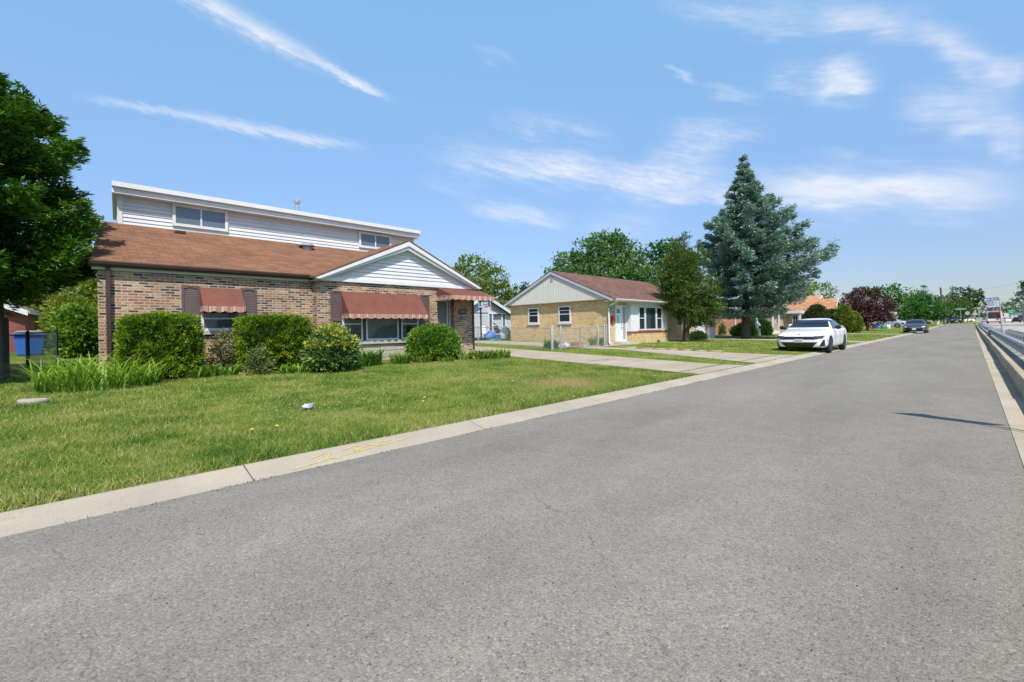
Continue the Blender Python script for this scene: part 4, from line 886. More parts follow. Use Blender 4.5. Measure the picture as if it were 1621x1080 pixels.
mb = MB(); mb.box(-29.39, -29.36, 24.1, 26.0, .35, 2.4); mb.build('door', plain('porch_shade', (.32, .33, .35), .8, .2, 3), SH)  # panel across the porch back, its grey toned as porch shade
for yy in (24.19, 25.66): MB().face([(-27.0, yy, 1.25), (-27.0, yy + .30, 1.25), (-27.0, yy + .30, 2.44), (-27.0, yy, 2.44)]).build('pane', DGLASS, SH)
# neighbour's grey garage just visible past the shed
NG = thing('garage', 'pale grey garage wall just showing past the shed corner', 'garage', (-37, 34, gz(-36, 34)))
mb = MB(); mb.box(-44, -37, 30, 38, .3, 3.0); lap_siding(mb, ('x', -36.98, 1), 30, 38, .5, 3.0, .15); mb.build('wall', GSIDE, NG)
slab_roof('roof', [[(-36.6, 29.6, 2.95), (-36.6, 38.4, 2.95), (-40.5, 38.4, 4.2), (-40.5, 29.6, 4.2)], [(-44.4, 38.4, 2.95), (-44.4, 29.6, 2.95), (-40.5, 29.6, 4.2), (-40.5, 38.4, 4.2)]], ROOF4, NG, .08)
mb = MB(); mb.box(-36.99, -36.9, 32.6, 33.6, 1.3, 1.5); mb.build('window', REDSILL, NG)
# pinkish roof far left behind the shrubs
FH = thing('bungalow', 'far pink roofed bungalow half hidden by the yellow green shrubs', 'house', (-60, 1, .5))
mb = MB(); mb.box(-68, -60, -4, 7, .3, 3.2); mb.build('wall', BRICK4, FH)
slab_roof('roof', [[(-59.5, -4.5, 3.1), (-59.5, 7.5, 3.1), (-64, 7.5, 5.0), (-64, -4.5, 5.0)], [(-68.5, 7.5, 3.1), (-68.5, -4.5, 3.1), (-64, -4.5, 5.0), (-64, 7.5, 5.0)]], plain('pink_shingle', (.48, .33, .26), .9, .15, 3), FH, .1)
window_x(FH, -60, 1, 2.6, 1.4, 2.6, WHITE, depth=.06, fw_=.1)
# ------------------------------------------------------------------ trees and plants
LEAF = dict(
    fir=leafmat('fir_needles', [(0, (.010, .034, .010)), (.5, (.030, .092, .014)), (.78, (.09, .20, .02)), (1, (.19, .34, .04))], (1.2, .3), trans=.25),  # tip stops brightened to stand in for sunlit sprays
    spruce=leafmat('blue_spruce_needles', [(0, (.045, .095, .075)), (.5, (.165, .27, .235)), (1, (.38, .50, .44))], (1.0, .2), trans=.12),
    cone=leafmat('spruce_cones', [(0, (.13, .075, .04)), (1, (.26, .16, .085))], trans=0),
    juniper=leafmat('juniper_sprays', [(0, (.018, .050, .011)), (.5, (.068, .118, .021)), (1, (.165, .205, .042))], (.8, .3), trans=.2),
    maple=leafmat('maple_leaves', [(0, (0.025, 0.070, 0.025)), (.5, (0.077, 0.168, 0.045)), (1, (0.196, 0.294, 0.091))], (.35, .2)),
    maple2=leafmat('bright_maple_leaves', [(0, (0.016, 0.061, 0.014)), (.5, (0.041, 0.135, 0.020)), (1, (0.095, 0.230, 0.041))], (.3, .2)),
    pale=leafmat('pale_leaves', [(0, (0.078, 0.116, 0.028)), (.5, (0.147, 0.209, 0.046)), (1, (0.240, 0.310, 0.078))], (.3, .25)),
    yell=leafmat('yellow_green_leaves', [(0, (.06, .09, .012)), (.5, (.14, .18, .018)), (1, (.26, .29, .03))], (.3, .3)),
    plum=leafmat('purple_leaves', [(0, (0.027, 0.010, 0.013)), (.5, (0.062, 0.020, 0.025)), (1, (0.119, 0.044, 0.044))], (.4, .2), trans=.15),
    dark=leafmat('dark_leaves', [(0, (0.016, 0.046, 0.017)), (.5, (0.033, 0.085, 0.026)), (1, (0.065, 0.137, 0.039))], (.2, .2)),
    haze=leafmat('hazed_leaves', [(0, (0.055, 0.099, 0.072)), (.5, (0.094, 0.154, 0.105)), (1, (0.143, 0.209, 0.132))], (.2, .2)),  # distance haze mixed into the leaf colour
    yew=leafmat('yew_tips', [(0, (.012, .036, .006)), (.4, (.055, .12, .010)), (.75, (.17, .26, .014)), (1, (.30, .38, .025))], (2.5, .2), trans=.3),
    arbor=leafmat('golden_conifer', [(0, (0.060, 0.090, 0.010)), (.5, (0.120, 0.162, 0.014)), (1, (0.204, 0.240, 0.024))], (1., .2), trans=.15),
    yewd=leafmat('dark_yew', [(0, (0.014, 0.031, 0.010)), (.5, (0.032, 0.058, 0.014)), (1, (0.060, 0.090, 0.022))], (1., .2), trans=.15),
    privet=leafmat('glossy_leaves', [(0, (.025, .075, .008)), (.45, (.085, .19, .016)), (1, (.20, .33, .035))], (2., .15), rough=.35, spec=.5),
    lilac=leafmat('lilac_leaves', [(0, (.04, .11, .012)), (.5, (.11, .22, .022)), (1, (.24, .36, .05))], (2., .2)),
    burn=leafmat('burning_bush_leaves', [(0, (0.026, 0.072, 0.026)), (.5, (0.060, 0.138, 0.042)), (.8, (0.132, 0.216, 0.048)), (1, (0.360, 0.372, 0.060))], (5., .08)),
    lily=leafmat('lily_blades', [(0, (.06, .15, .014)), (.45, (.16, .29, .03)), (1, (.38, .48, .085))], (2., .15), rough=.4, spec=.4),
    hosta=leafmat('hosta_leaves', [(0, (0.081, 0.149, 0.023)), (.5, (0.172, 0.241, 0.040)), (1, (0.380, 0.414, 0.127))], (3., .3)),
    herb=leafmat('herb_leaves', [(0, (0.046, 0.130, 0.026)), (.5, (0.091, 0.208, 0.046)), (1, (0.169, 0.299, 0.078))], (2.5, .3)),
    rose=leafmat('rose_leaves', [(0, (.07, .105, .035)), (.5, (.14, .19, .055)), (1, (.28, .24, .11))], (3., .3)))

def wobble_path(a, b_, n, amp):
    a, b_ = Vector(a), Vector(b_); out = []
    for i in range(n + 1):
        p = a.lerp(b_, i / n)
        if 0 < i: p = p + Vector((random.gauss(0, amp), random.gauss(0, amp), random.gauss(0, amp * .5)))
        out.append(p)
    return out
def conifer(name, label, loc, H, prof, mat, tuft=.2, nb=9, dz=.42, fill=9, droop=.18, upturn=.1, z0=.8, trunk_r=.2, cones=False, group=None, dens=1., flat=.35, K=5, wr_=.30, jit=.45, lift=1.):
    """trunk, whorls of limbs, and needle sprays laid along every limb; prof(z, azimuth) = reach of the limbs"""
    root = thing(name, label, 'tree', loc, 0, group); L = Vector(loc)
    tr = MB(); tr.tube([L + Vector((0, 0, -.1)), L + Vector((0, 0, .25)), L + Vector((.03, .02, H * .5)), L + Vector((0, 0, H * .97))], [trunk_r * 1.35, trunk_r, trunk_r * .55, .02], 9)
    tr.build('trunk', BARK, root, smooth=True)
    lb = MB(); P, D, N, W, T = [], [], [], [], []; CP, CD = [], []
    z = z0; k = 0
    while z < H - .15:
        f = (z - z0) / (H - z0); n = max(3, int(nb * (1 - .45 * f)))
        for j in range(n):
            a = 2 * math.pi * (j + random.random() * .75) / n + k * .7; zz = z + random.uniform(-dz * jit, dz * jit)
            rr = prof(zz, a) * random.uniform(.72, 1.07)
            if rr < .06: rr = .06
            dirv = Vector((math.cos(a), math.sin(a), 0)); side = Vector((-math.sin(a), math.cos(a), 0))
            rise_ = .35 * f * rr * .55 * lift
            pt = lambda t: L + Vector((0, 0, zz + rise_ * t - droop * rr * t * (1.25 - t) + upturn * rr * t ** 3)) + dirv * rr * t
            if rr > .7: lb.tube([pt(t) for t in (0, .35, .7, .95)], [max(.012, .022 * rr), .016 * rr, .010 * rr, .004], 5, caps=False)
            m_ = max(4, int(fill * rr * dens))
            for q in range(m_):
                t = .16 + .84 * random.random() ** .62
                wdt = flat * rr * (1.12 - t) + .03
                s_ = random.uniform(-1, 1) * wdt
                p = pt(t) + side * s_ + Vector((0, 0, -abs(s_) * .22 + random.gauss(0, .04 + .03 * rr)))
                d = (dirv * (.9 - .3 * abs(s_) / max(wdt, .01)) + side * math.copysign(.75, s_) * min(1, abs(s_) / max(wdt, .01)) + Vector((0, 0, random.uniform(-.1, .35))))
                tt = random.random()
                for _ in range(K):
                    dd = d + Vector((random.gauss(0, .42), random.gauss(0, .42), random.gauss(0, .30)))
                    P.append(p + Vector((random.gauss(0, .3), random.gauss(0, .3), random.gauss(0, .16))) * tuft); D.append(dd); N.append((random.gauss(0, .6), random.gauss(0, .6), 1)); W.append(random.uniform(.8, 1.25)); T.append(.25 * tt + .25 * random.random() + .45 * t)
                if cones and random.random() < (.05 + 1.3 * max(0, f - .35)) * .55 and t > .5:
                    CP.append(p + Vector((0, 0, .02))); CD.append(Vector((random.gauss(0, .3), random.gauss(0, .3), -1)))
        z += dz * (1 - .35 * f); k += 1
    lb.build('limb', BARK, root, fix=False)
    W = np.array(W)
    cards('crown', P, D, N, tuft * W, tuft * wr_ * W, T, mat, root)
    if CP:
        n = len(CP); CP = np.repeat(np.array(CP), 3, 0); CD = np.repeat(np.array(CD), 3, 0) + rng.normal(0, .1, (n * 3, 3))
        cards('cones', CP, CD, rng.normal(size=(n * 3, 3)), .16, .075, rng.random(n * 3), LEAF['cone'], root)
    return root
def deciduous(name, label, loc, lobes, mat, leaf=.3, dens=26, trunk_r=.25, fork=.35, group=None, trunk_top=None, leaves_name='crown', inner=.35, cat='tree', stems=1, flatten=.85, lw=.62):
    """trunk and limbs reaching into every lobe; leaves in clumps through each lobe's volume. lobes = (across, along, up, radius), across = camera right"""
    root = thing(name, label, cat, loc, 0, group); L = Vector(loc); P, D, T = [], [], []
    A, B = np.array(rt), np.array(fw)
    hi = max(l[2] for l in lobes); ttop = trunk_top or hi * fork
    tb = MB()
    for s_ in range(stems):
        off = Vector((random.uniform(-1, 1), random.uniform(-1, 1), 0)) * trunk_r * (1.4 if stems > 1 else 0)
        tb.tube([L + off * .6 + Vector((0, 0, -.15)), L + off * .7 + Vector((0, 0, .3)), L + off + Vector((random.gauss(0, .08), random.gauss(0, .08), ttop * .6)), L + off * 1.8 + Vector((0, 0, ttop))], [trunk_r * 1.4 / stems ** .5, trunk_r / stems ** .5, trunk_r * .8 / stems ** .5, trunk_r * .6 / stems ** .5], 9)
    lb = MB()
    for (a, b_, z, r) in lobes:
        c = np.array(loc) + A * a + B * b_ + np.array((0, 0, z))
        pts = wobble_path(L + Vector((0, 0, ttop * random.uniform(.7, 1))), c, 4, r * .07); lb.tube(pts, [trunk_r * .45, trunk_r * .34, trunk_r * .24, trunk_r * .16, trunk_r * .06], 6, caps=False)
        n = int(dens * r * r / (leaf / .3) ** 2 * 11)
        nc = max(6, int(n / 16))
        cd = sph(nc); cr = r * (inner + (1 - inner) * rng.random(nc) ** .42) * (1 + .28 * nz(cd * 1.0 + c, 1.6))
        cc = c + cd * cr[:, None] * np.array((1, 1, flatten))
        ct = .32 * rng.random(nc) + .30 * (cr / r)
        for q in range(nc):
            m_ = 16; cs = r * .17 + leaf * .5
            pp = cc[q] + rng.normal(0, 1, (m_, 3)) * cs * .55 * np.array((1, 1, .7))
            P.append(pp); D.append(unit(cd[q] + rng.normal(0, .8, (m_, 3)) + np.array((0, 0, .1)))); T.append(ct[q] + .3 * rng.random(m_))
            if q % 6 == 0 and r > 1: lb.tube([Vector(c).lerp(Vector(cc[q]), .1), Vector(c).lerp(Vector(cc[q]), .95)], [trunk_r * .07, trunk_r * .02], 4, caps=False)
    tb.build('trunk', BARK, root, smooth=True); lb.build('limb', BARK, root, fix=False)
    P, D, T = np.concatenate(P), np.concatenate(D), np.concatenate(T); n = len(P); w = rng.uniform(.7, 1.3, n)
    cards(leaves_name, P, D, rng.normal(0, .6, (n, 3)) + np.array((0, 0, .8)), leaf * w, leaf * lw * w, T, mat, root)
    return root
def shrub(name, label, loc, size, mat, n=5000, leaf=.05, power=2., lump=.10, lf=5., up_=.35, cat='shrub', group=None, wid=.5, shell=.25, core=.8, spread=.5, K=3, rotz=0, tips=0.):
    """clipped or loose bush: leaf sprigs over a lumpy super-ellipsoid, twigs inside; size = half widths x, y and height"""
    root = thing(name, label, cat, loc, rotz, group); L = np.array(loc); sx_, sy_, h = size
    d = sph(n); d[:, 2] = np.where(d[:, 2] < -.8, -d[:, 2], d[:, 2])
    k = (np.abs(d) ** power).sum(1) ** (-1 / power); q = d * k[:, None]
    lum = nz(q * np.array((sx_, sy_, h / 2)), lf, loc[0]) + .6 * nz(q * np.array((sx_, sy_, h / 2)), lf * 2.3, loc[1])
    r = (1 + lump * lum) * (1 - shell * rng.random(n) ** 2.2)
    zz = q[:, 2] * r; Pq = q * r[:, None] * np.array((sx_, sy_, 0)); Pq[:, 2] = np.where(zz < 0, zz * .36, zz * .64) * h + .36 * h
    Pq[:, 2] = np.maximum(Pq[:, 2], .02)
    cz, sz = math.cos(rotz), math.sin(rotz)
    nrm = unit(q / np.array((sx_, sy_, h / 2)))
    P = np.repeat(Pq, K, 0) + rng.normal(0, leaf * .5, (n * K, 3)); D = np.repeat(nrm, K, 0) + np.array((0, 0, up_)) + rng.normal(0, spread, (n * K, 3))
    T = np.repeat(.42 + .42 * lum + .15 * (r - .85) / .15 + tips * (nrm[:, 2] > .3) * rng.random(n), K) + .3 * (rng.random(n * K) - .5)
    w = rng.uniform(.65, 1.35, n * K)
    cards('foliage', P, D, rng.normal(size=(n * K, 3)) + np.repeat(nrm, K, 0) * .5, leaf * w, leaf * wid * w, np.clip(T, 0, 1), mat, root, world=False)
    if core:
        bm = bmesh.new(); bmesh.ops.create_icosphere(bm, subdivisions=3, radius=1)
        for v in bm.verts:
            p = v.co; kk = (abs(p.x) ** power + abs(p.y) ** power + abs(p.z) ** power) ** (-1 / power)
            v.co = Vector((p.x * kk * sx_, p.y * kk * sy_, p.z * kk * h / 2)) * core * (1 + .06 * mnoise.noise(p * 3)) + Vector((0, 0, h * .46))
        me = bpy.data.meshes.new('core_or_twigs'); bm.to_mesh(me); bm.free(); me.materials.append(CORE_TWIG)  # solid dark core added to stop see-through
        o = bpy.data.objects.new('core_or_twigs', me); COL.objects.link(o); o.parent = root
    else:
        mb = MB()
        for i in range(14):
            a = random.uniform(0, 6.28); rr = random.uniform(.3, .85)
            mb.tube([(0, 0, 0), (math.cos(a) * sx_ * rr * .5, math.sin(a) * sy_ * rr * .5, h * .45), (math.cos(a) * sx_ * rr, math.sin(a) * sy_ * rr, h * random.uniform(.6, .9))], [.014, .009, .003], 5, caps=False)
        mb.build('core_or_twigs', CORE_TWIG, root, local=True, fix=False)
    return root
def blades(name, label, loc, sx_, sy_, n, L, w, mat, arch=.9, cat='plant', group=None, seg=5, spr=.5):
    """strap leaves that rise from the ground and arch over"""
    root = thing(name, label, cat, loc, 0, group); V, F, T = [], [], []
    for i in range(n):
        a, rr = random.uniform(0, 6.283), math.sqrt(random.random()); px, py = math.cos(a) * rr * sx_, math.sin(a) * rr * sy_
        pz = gz(loc[0] + px, loc[1] + py) - loc[2]
        b_ = random.uniform(0, 6.283); d = Vector((math.cos(b_) + .7 * math.cos(a) * rr, math.sin(b_) + .7 * math.sin(a) * rr, 0)).normalized(); sd_ = Vector((-d.y, d.x, 0))
        l = L * random.uniform(.55, 1.1); ar = arch * random.uniform(.5, 1.2); ww = w * random.uniform(.7, 1.2); i0 = len(V); th = random.uniform(.15, .5) * spr * 2
        p = Vector((px, py, pz)); ang = math.pi / 2 - th
        tt = random.random()
        for s_ in range(seg + 1):
            t = s_ / seg; wd = ww * (1 - t ** 2.2) * .5 + .001
            V += [p - sd_ * wd, p + sd_ * wd]; T += [.55 * tt + .45 * t] * 2
            p = p + (d * math.cos(ang) + Vector((0, 0, math.sin(ang)))) * l / seg; ang -= ar * (.35 + 1.1 * t) * 1.9 / seg
        for s_ in range(seg): F.append((i0 + 2 * s_, i0 + 2 * s_ + 1, i0 + 2 * s_ + 3, i0 + 2 * s_ + 2))
    me = mesh_from(V, F, 'leaves', mat); a_ = me.attributes.new('tint', 'FLOAT', 'POINT'); a_.data.foreach_set('value', T)
    o = bpy.data.objects.new('leaves', me); COL.objects.link(o); o.parent = root
    return root

def interp(tab):
    zs, vs_ = zip(*tab)
    return lambda z: float(np.interp(z, zs, vs_))
AZR = math.atan2(rt.y, rt.x)                             # azimuth of the camera's right hand
# big fir left of the near house
pr = interp([(1.5, 1.6), (2.1, 2.7), (2.8, 3.0), (4.4, 3.05), (5.5, 2.7), (6.2, 1.8), (6.8, 1.0), (7.4, .35), (7.7, .1)])
conifer('fir_tree', 'tall dark green fir at the left edge shading the brown roof corner', (-15.2, -2.3, gz(-15, -2)), 7.8, lambda z, a: pr(z), LEAF['fir'], tuft=.145, nb=12, dz=.38, fill=84, droop=.07, upturn=.12, z0=1.9, trunk_r=.2, flat=.40, K=9, wr_=.27)
# blue spruce in the lawn of the red house
prl = interp([(1.2, 1.5), (1.9, 1.9), (3.3, 2.0), (5.2, 2.8), (6.4, 3.1), (7.6, 3.1), (8.4, 2.4), (9.6, 1.5), (10.9, .78), (12, .36), (12.9, .12), (13.3, .04)])
prr = interp([(1.2, 2.2), (1.9, 3.0), (3.3, 4.9), (4.4, 5.5), (5.2, 5.8), (6.4, 4.8), (7.6, 3.8), (8.4, 3.1), (9.6, 2.1), (10.9, 1.0), (12, .4), (12.9, .12), (13.3, .04)])
conifer('blue_spruce', 'tall blue spruce with brown cones in its top behind the white sedan', (-11.45, 35.06, gz(-11.45, 35)), 13.3, lambda z, a: prl(z) + (prr(z) - prl(z)) * (.5 + .5 * math.cos(a - AZR)) ** 1.1, LEAF['spruce'], tuft=.25, nb=12, dz=.74, fill=34, droop=.12, upturn=.08, z0=1.9, trunk_r=.30, cones=True, flat=.27, K=7, jit=.07, lift=.8)
# juniper in front of the buff house, several stems, ragged sprays
lob = []
JL = (-12.4, 27.3, gz(-12.4, 27.3))
deciduous('juniper_tree', 'ragged olive green juniper in front of the buff house corner', JL,
          [(-.35, 0, 5.9, .55), (-.25, .1, 5.1, .9), (.3, 0, 4.6, 1.0), (-.9, .2, 4.4, .75), (-.4, .2, 3.7, 1.15), (.7, -.2, 3.4, 1.1), (-.55, -.3, 2.9, .8), (.1, .2, 2.7, 1.1), (1.1, 0, 2.3, 1.0), (1.4, -.2, 1.55, .75), (.7, .1, 1.55, .7), (-.5, 0, 2.1, .55), (.05, 0, 6.45, .3), (1.6, 0, 2.9, .6), (-1.0, 0, 3.4, .6), (.9, .2, 5.3, .6), (.2, -.3, 1.9, .8), (-.1, .3, 4.0, 1.1), (1.5, .1, 2.2, .8), (.9, 0, 3.0, 1.0), (-.9, .1, 2.7, .7), (.5, 0, 1.3, .5)],
          LEAF['juniper'], leaf=.15, dens=62, lw=.3, trunk_r=.17, trunk_top=2.0, stems=3, inner=.3, flatten=.95)
# broadleaf trees behind the houses
deciduous('maple_tree', 'large green maple crown rising behind the buff house roof', (-28.5, 42.3, .5),
          [(-4.6, 0, 6.0, 2.0), (-3.2, 1, 7.6, 2.2), (-1.4, -.5, 8.6, 2.1), (-2.6, -1.5, 5.4, 2.4), (.4, .6, 9.4, 2.2), (1.9, 0, 8.9, 2.0), (.2, -1.6, 6.3, 2.6), (2.6, -1, 6.2, 2.3), (3.8, .4, 7.9, 1.8), (4.3, -.5, 5.4, 2.0), (-5.2, .3, 4.6, 1.3), (0, 1, 4.6, 2.4), (1.4, .2, 10.4, 1.0), (-.2, 0, 10.2, .9)],
          LEAF['maple'], leaf=.34, dens=34, trunk_r=.36, fork=.4)
deciduous('maple_tree', 'narrower green tree between the big maple and the blue spruce', (-23.5, 48.0, .5),
          [(-1.2, 0, 8.6, 1.5), (.6, .4, 9.2, 1.3), (0, -.5, 6.8, 2.0), (1.6, 0, 7.2, 1.6), (-1.5, .2, 5.6, 1.6), (.8, 0, 4.8, 1.8), (2.6, .4, 8.0, 1.2)], LEAF['maple2'], leaf=.32, dens=30, trunk_r=.25)
deciduous('locust_tree', 'pale yellow green tree between the two houses behind the basketball hoop', (-45.9, 38.9, .5),
          [(-2.7, 0, 6.6, 2.4), (-.6, .5, 8.0, 2.5), (1.8, 0, 7.0, 2.2), (-3.6, .3, 4.4, 2.2), (0, -1.5, 5.2, 2.8), (2.8, -.4, 4.8, 2.2), (1.9, .4, 8.6, .9), (3.8, 0, 5.6, 1.4), (-1.2, 0, 9.3, 1.2), (.6, -1, 2.6, 2.6), (3.6, 0, 2.6, 2.2), (-3, 0, 2.4, 2)], LEAF['pale'], leaf=.36, dens=28, trunk_r=.3)
deciduous('dark_tree', 'dark green tree peeping over the left end of the buff house roof', (-45.5, 46.5, .5),
          [(.4, 0, 5.4, 1.9), (1.9, .3, 4.6, 1.8), (-.8, -.2, 4.4, 1.8), (.6, 0, 2.6, 2.2), (2.8, 0, 3.4, 1.4)], LEAF['dark'], leaf=.34, dens=30, trunk_r=.25)
deciduous('poplar_tree', 'tall mid green tree behind the roof corner of the near house', (-52.0, 1.7, .5),
          [(-1.6, 0, 10.2, 2.0), (.4, 0, 8.6, 2.3), (-2.6, 0, 7.2, 2.4), (1.2, .4, 6.2, 2.3), (-.6, -.4, 4.8, 2.6), (2.0, 0, 3.9, 2.0), (-3.6, 0, 4.4, 2.4)], LEAF['pale'], leaf=.42, dens=24, trunk_r=.3)
deciduous('small_tree', 'bright yellow green small tree left of the brick corner', (-38, 1.2, .48),
          [(-1.0, 0, 3.2, 1.3), (.7, .3, 3.7, 1.2), (-2.4, 0, 2.6, 1.1), (1.6, 0, 2.4, 1.1), (-.3, -.6, 2.0, 1.3), (-3.4, .2, 3.3, .8)], LEAF['yell'], leaf=.26, dens=34, trunk_r=.14)
deciduous('dark_tree', 'dark backdrop tree behind the red garage', (-58, -9, .5),
          [(-2, 0, 5, 3), (2, 0, 4.6, 2.8), (5, 1, 4, 2.4), (0, 0, 7, 2.6), (-5, 0, 5, 3)], LEAF['dark'], leaf=.42, dens=22, trunk_r=.3)
# along the road
deciduous('plum_tree', 'dark purple plum tree on the lawn before the silver car', (-9.4, 72.95, gz(-9.4, 73)),
          [(-1.9, 0, 3.3, 1.5), (0, .3, 3.9, 1.6), (1.7, 0, 3.3, 1.4), (-1.2, -.3, 2.0, 1.5), (1.0, -.4, 2.0, 1.5), (2.3, 0, 2.2, 1.05), (-2.2, .1, 2.3, 1.2), (0, 0, 1.7, 1.3), (-.8, 0, 4.7, .9), (.9, .2, 4.8, .8), (2.7, 0, 1.6, .7)], LEAF['plum'], leaf=.24, dens=26, trunk_r=.16, stems=3, fork=.25)
deciduous('maple_tree', 'bright green maple arching over the black sedan', (-6.3, 114.5, gz(-6.3, 114)),
          [(-2.2, 0, 3.2, 1.9), (0, .4, 4.4, 2.1), (2.2, 0, 3.1, 1.9), (-1.2, -.6, 2.3, 1.7), (1.2, -.6, 2.4, 1.8), (-2.9, 0, 1.9, 1.2), (2.9, .2, 1.9, 1.2), (-.3, 0, 5.4, 1.0)], LEAF['maple2'], leaf=.34, dens=30, trunk_r=.22, fork=.3)
pr3 = lambda z, a: max(.1, (8.3 - z) * .42)
conifer('spruce_tree', 'distant blue green spruce tip above the bright maple', (-7.3, 134.8, .6), 8.3, pr3, LEAF['spruce'], tuft=.5, nb=8, dz=.7, fill=7, z0=1.5, trunk_r=.2, K=4)
deciduous('oak_tree', 'yellowish green tree right of the leaning utility pole', (-3.3, 150, .6), [(-1.8, 0, 3.6, 2.2), (.8, .3, 4.6, 2.4), (2.8, 0, 3.6, 2.0), (0, -.6, 2.6, 2.0), (2.4, 0, 2.2, 1.8), (-2.6, 0, 2.2, 1.6)], leafmat('olive_leaves', [(0, (.03, .06, .010)), (.5, (.075, .115, .016)), (1, (.14, .17, .025))], (.3, .3)), leaf=.42, dens=26, trunk_r=.25, fork=.3)
deciduous('oak_tree', 'darker green tree farthest along the left kerb', (-1.9, 192, .6), [(-3.4, 0, 7.0, 2.6), (0, 0, 8.8, 3.0), (2.8, 0, 7.4, 2.6), (4.8, 0, 5.6, 2.0), (1.4, 0, 5.2, 2.6), (3.6, 0, 9, 1.8)], LEAF['dark'], leaf=.6, dens=24, trunk_r=.3)
deciduous('backdrop_tree', 'mid green tree mass behind the white house', (-13.0, 138, .6), [(-4, 0, 6.2, 3.2), (0, 0, 6.6, 3.2), (4, 0, 5.4, 2.8), (-7, 0, 6.4, 3.0), (2, 0, 3.4, 3.0), (-3, 0, 3.2, 3.0), (-8, 0, 3.4, 3)], LEAF['maple2'], leaf=.5, dens=22, trunk_r=.3)
deciduous('backdrop_tree', 'pale green tree behind the purple plum', (-15.2, 124, .6), [(-1.6, 0, 5.4, 2.0), (.8, 0, 5.2, 1.8), (0, 0, 3.4, 2.0)], LEAF['pale'], leaf=.42, dens=24, trunk_r=.2)
deciduous('backdrop_tree', 'yellow green tree behind the orange roofed house', (-21.5, 100, .6), [(-5, 0, 6.6, 2.6), (-1.5, 0, 7.2, 2.6), (2, 0, 6.6, 2.2), (-3, 0, 4.4, 2.6), (1.6, 0, 4.0, 2.6), (-7, 0, 8, 2.4)], LEAF['pale'], leaf=.45, dens=24, trunk_r=.3)
deciduous('backdrop_tree', 'far blue green tree clump behind the bus', (6.0, 356, .5), [(-4, 0, 3, 2.4), (-1, 0, 4.6, 2.8), (3, 0, 5.6, 3.2), (8, 0, 6, 3.6), (13, 0, 6.5, 4), (18, 0, 7, 4)], LEAF['haze'], leaf=.9, dens=26, trunk_r=.3)
deciduous('honey_locust', 'grey green honey locust overhanging the arterial road', (8.2, 112, .4), [(-4.0, 0, 4.4, .9), (-2.4, 0, 5.0, 1.2), (-1.0, .3, 6.3, 1.4), (.6, 0, 5.4, 1.3), (1.4, 0, 7.2, 1.6), (3, 0, 6.4, 1.8), (-2.6, 0, 6.6, .7), (2.4, .5, 8.4, 1.4), (4.4, 0, 8, 1.6)], LEAF['haze'], leaf=.36, dens=30, trunk_r=.2, fork=.4, inner=.2, flatten=.6)
deciduous('backdrop_tree', 'dark tree row beyond the street signs at right', (18.5, 250, .4), [(-4, 0, 5, 3), (0, 0, 6.5, 3.4), (4, 0, 7.4, 3.6), (9, 0, 8, 4)], LEAF['dark'], leaf=.8, dens=18, trunk_r=.3)

# ------------------------------------------------------------------ planting in front of the near house
shrub('yew_hedge', 'boxy clipped yew left of the small awning window', (-12.95, 1.60, gz(-13.0, 1.6)), (.62, .70, 1.36), LEAF['yew'], n=13000, leaf=.05, power=7.0, lump=.135, lf=7.5, wid=.5, K=5, core=.66, shell=.3)
shrub('yew_hedge', 'boxy clipped yew right of the small awning window', (-13.1, 4.05, gz(-13.1, 4.0)), (.60, .84, 1.36), LEAF['yew'], n=13000, leaf=.05, power=7.0, lump=.135, lf=7.5, wid=.5, K=5, core=.66, shell=.3)
shrub('burning_bush', 'loose shrub with yellow tips before the triple window', (-11.5, 4.92, gz(-11.5, 5)), (.60, .60, 1.08), LEAF['burn'], n=2400, leaf=.085, power=2.0, lump=.22, lf=6.5, wid=.5, K=4, core=.62, spread=.6, shell=.45, tips=.45)
shrub('privet_bush', 'round glossy bush below the house number', (-12.5, 8.72, gz(-12.5, 8.7)), (.70, .80, 1.10), LEAF['privet'], n=5200, leaf=.068, power=2.6, lump=.10, lf=4.0, wid=.62, K=4, core=.84)
shrub('lilac_bush', 'leafy shrub at the left corner of the brick house', (-23.3, .5, gz(-23, .2)), (.75, .72, 1.8), LEAF['lilac'], n=3600, leaf=.13, power=2.2, lump=.22, lf=2.2, wid=.6, K=3, core=.7)
shrub('tall_shrub', 'yellow green wispy shrub behind the leafy corner shrub', (-27.6, .3, gz(-27, .5)), (1.2, .9, 2.5), LEAF['yell'], n=2600, leaf=.12, power=2.0, lump=.35, lf=1.6, wid=.5, K=3, core=.55, shell=.5)
for x, y, sx_, sy_, n in ((-12.15, .55, .8, .75, 330),):
    blades('daylily_patch', 'arching bright green daylilies at the left of the brick house', (x, y, gz(x, y)), 1.0, .95, 620, .86, .028, LEAF['lily'], arch=1.25, spr=.6, seg=7)
shrub('rose_bush', 'sparse brownish rose under the small window', (-13.35, 2.95, gz(-13.3, 2.9)), (.34, .42, .95), LEAF['rose'], n=420, leaf=.065, lump=.4, lf=3., K=3, core=0, shell=.7, wid=.6)
shrub('rose_bush', 'sparse pale rose at the foot of the right yew', (-12.0, 3.35, gz(-12, 3.3)), (.28, .3, .62), LEAF['rose'], n=300, leaf=.06, lump=.4, lf=3., K=3, core=0, shell=.7, wid=.6)
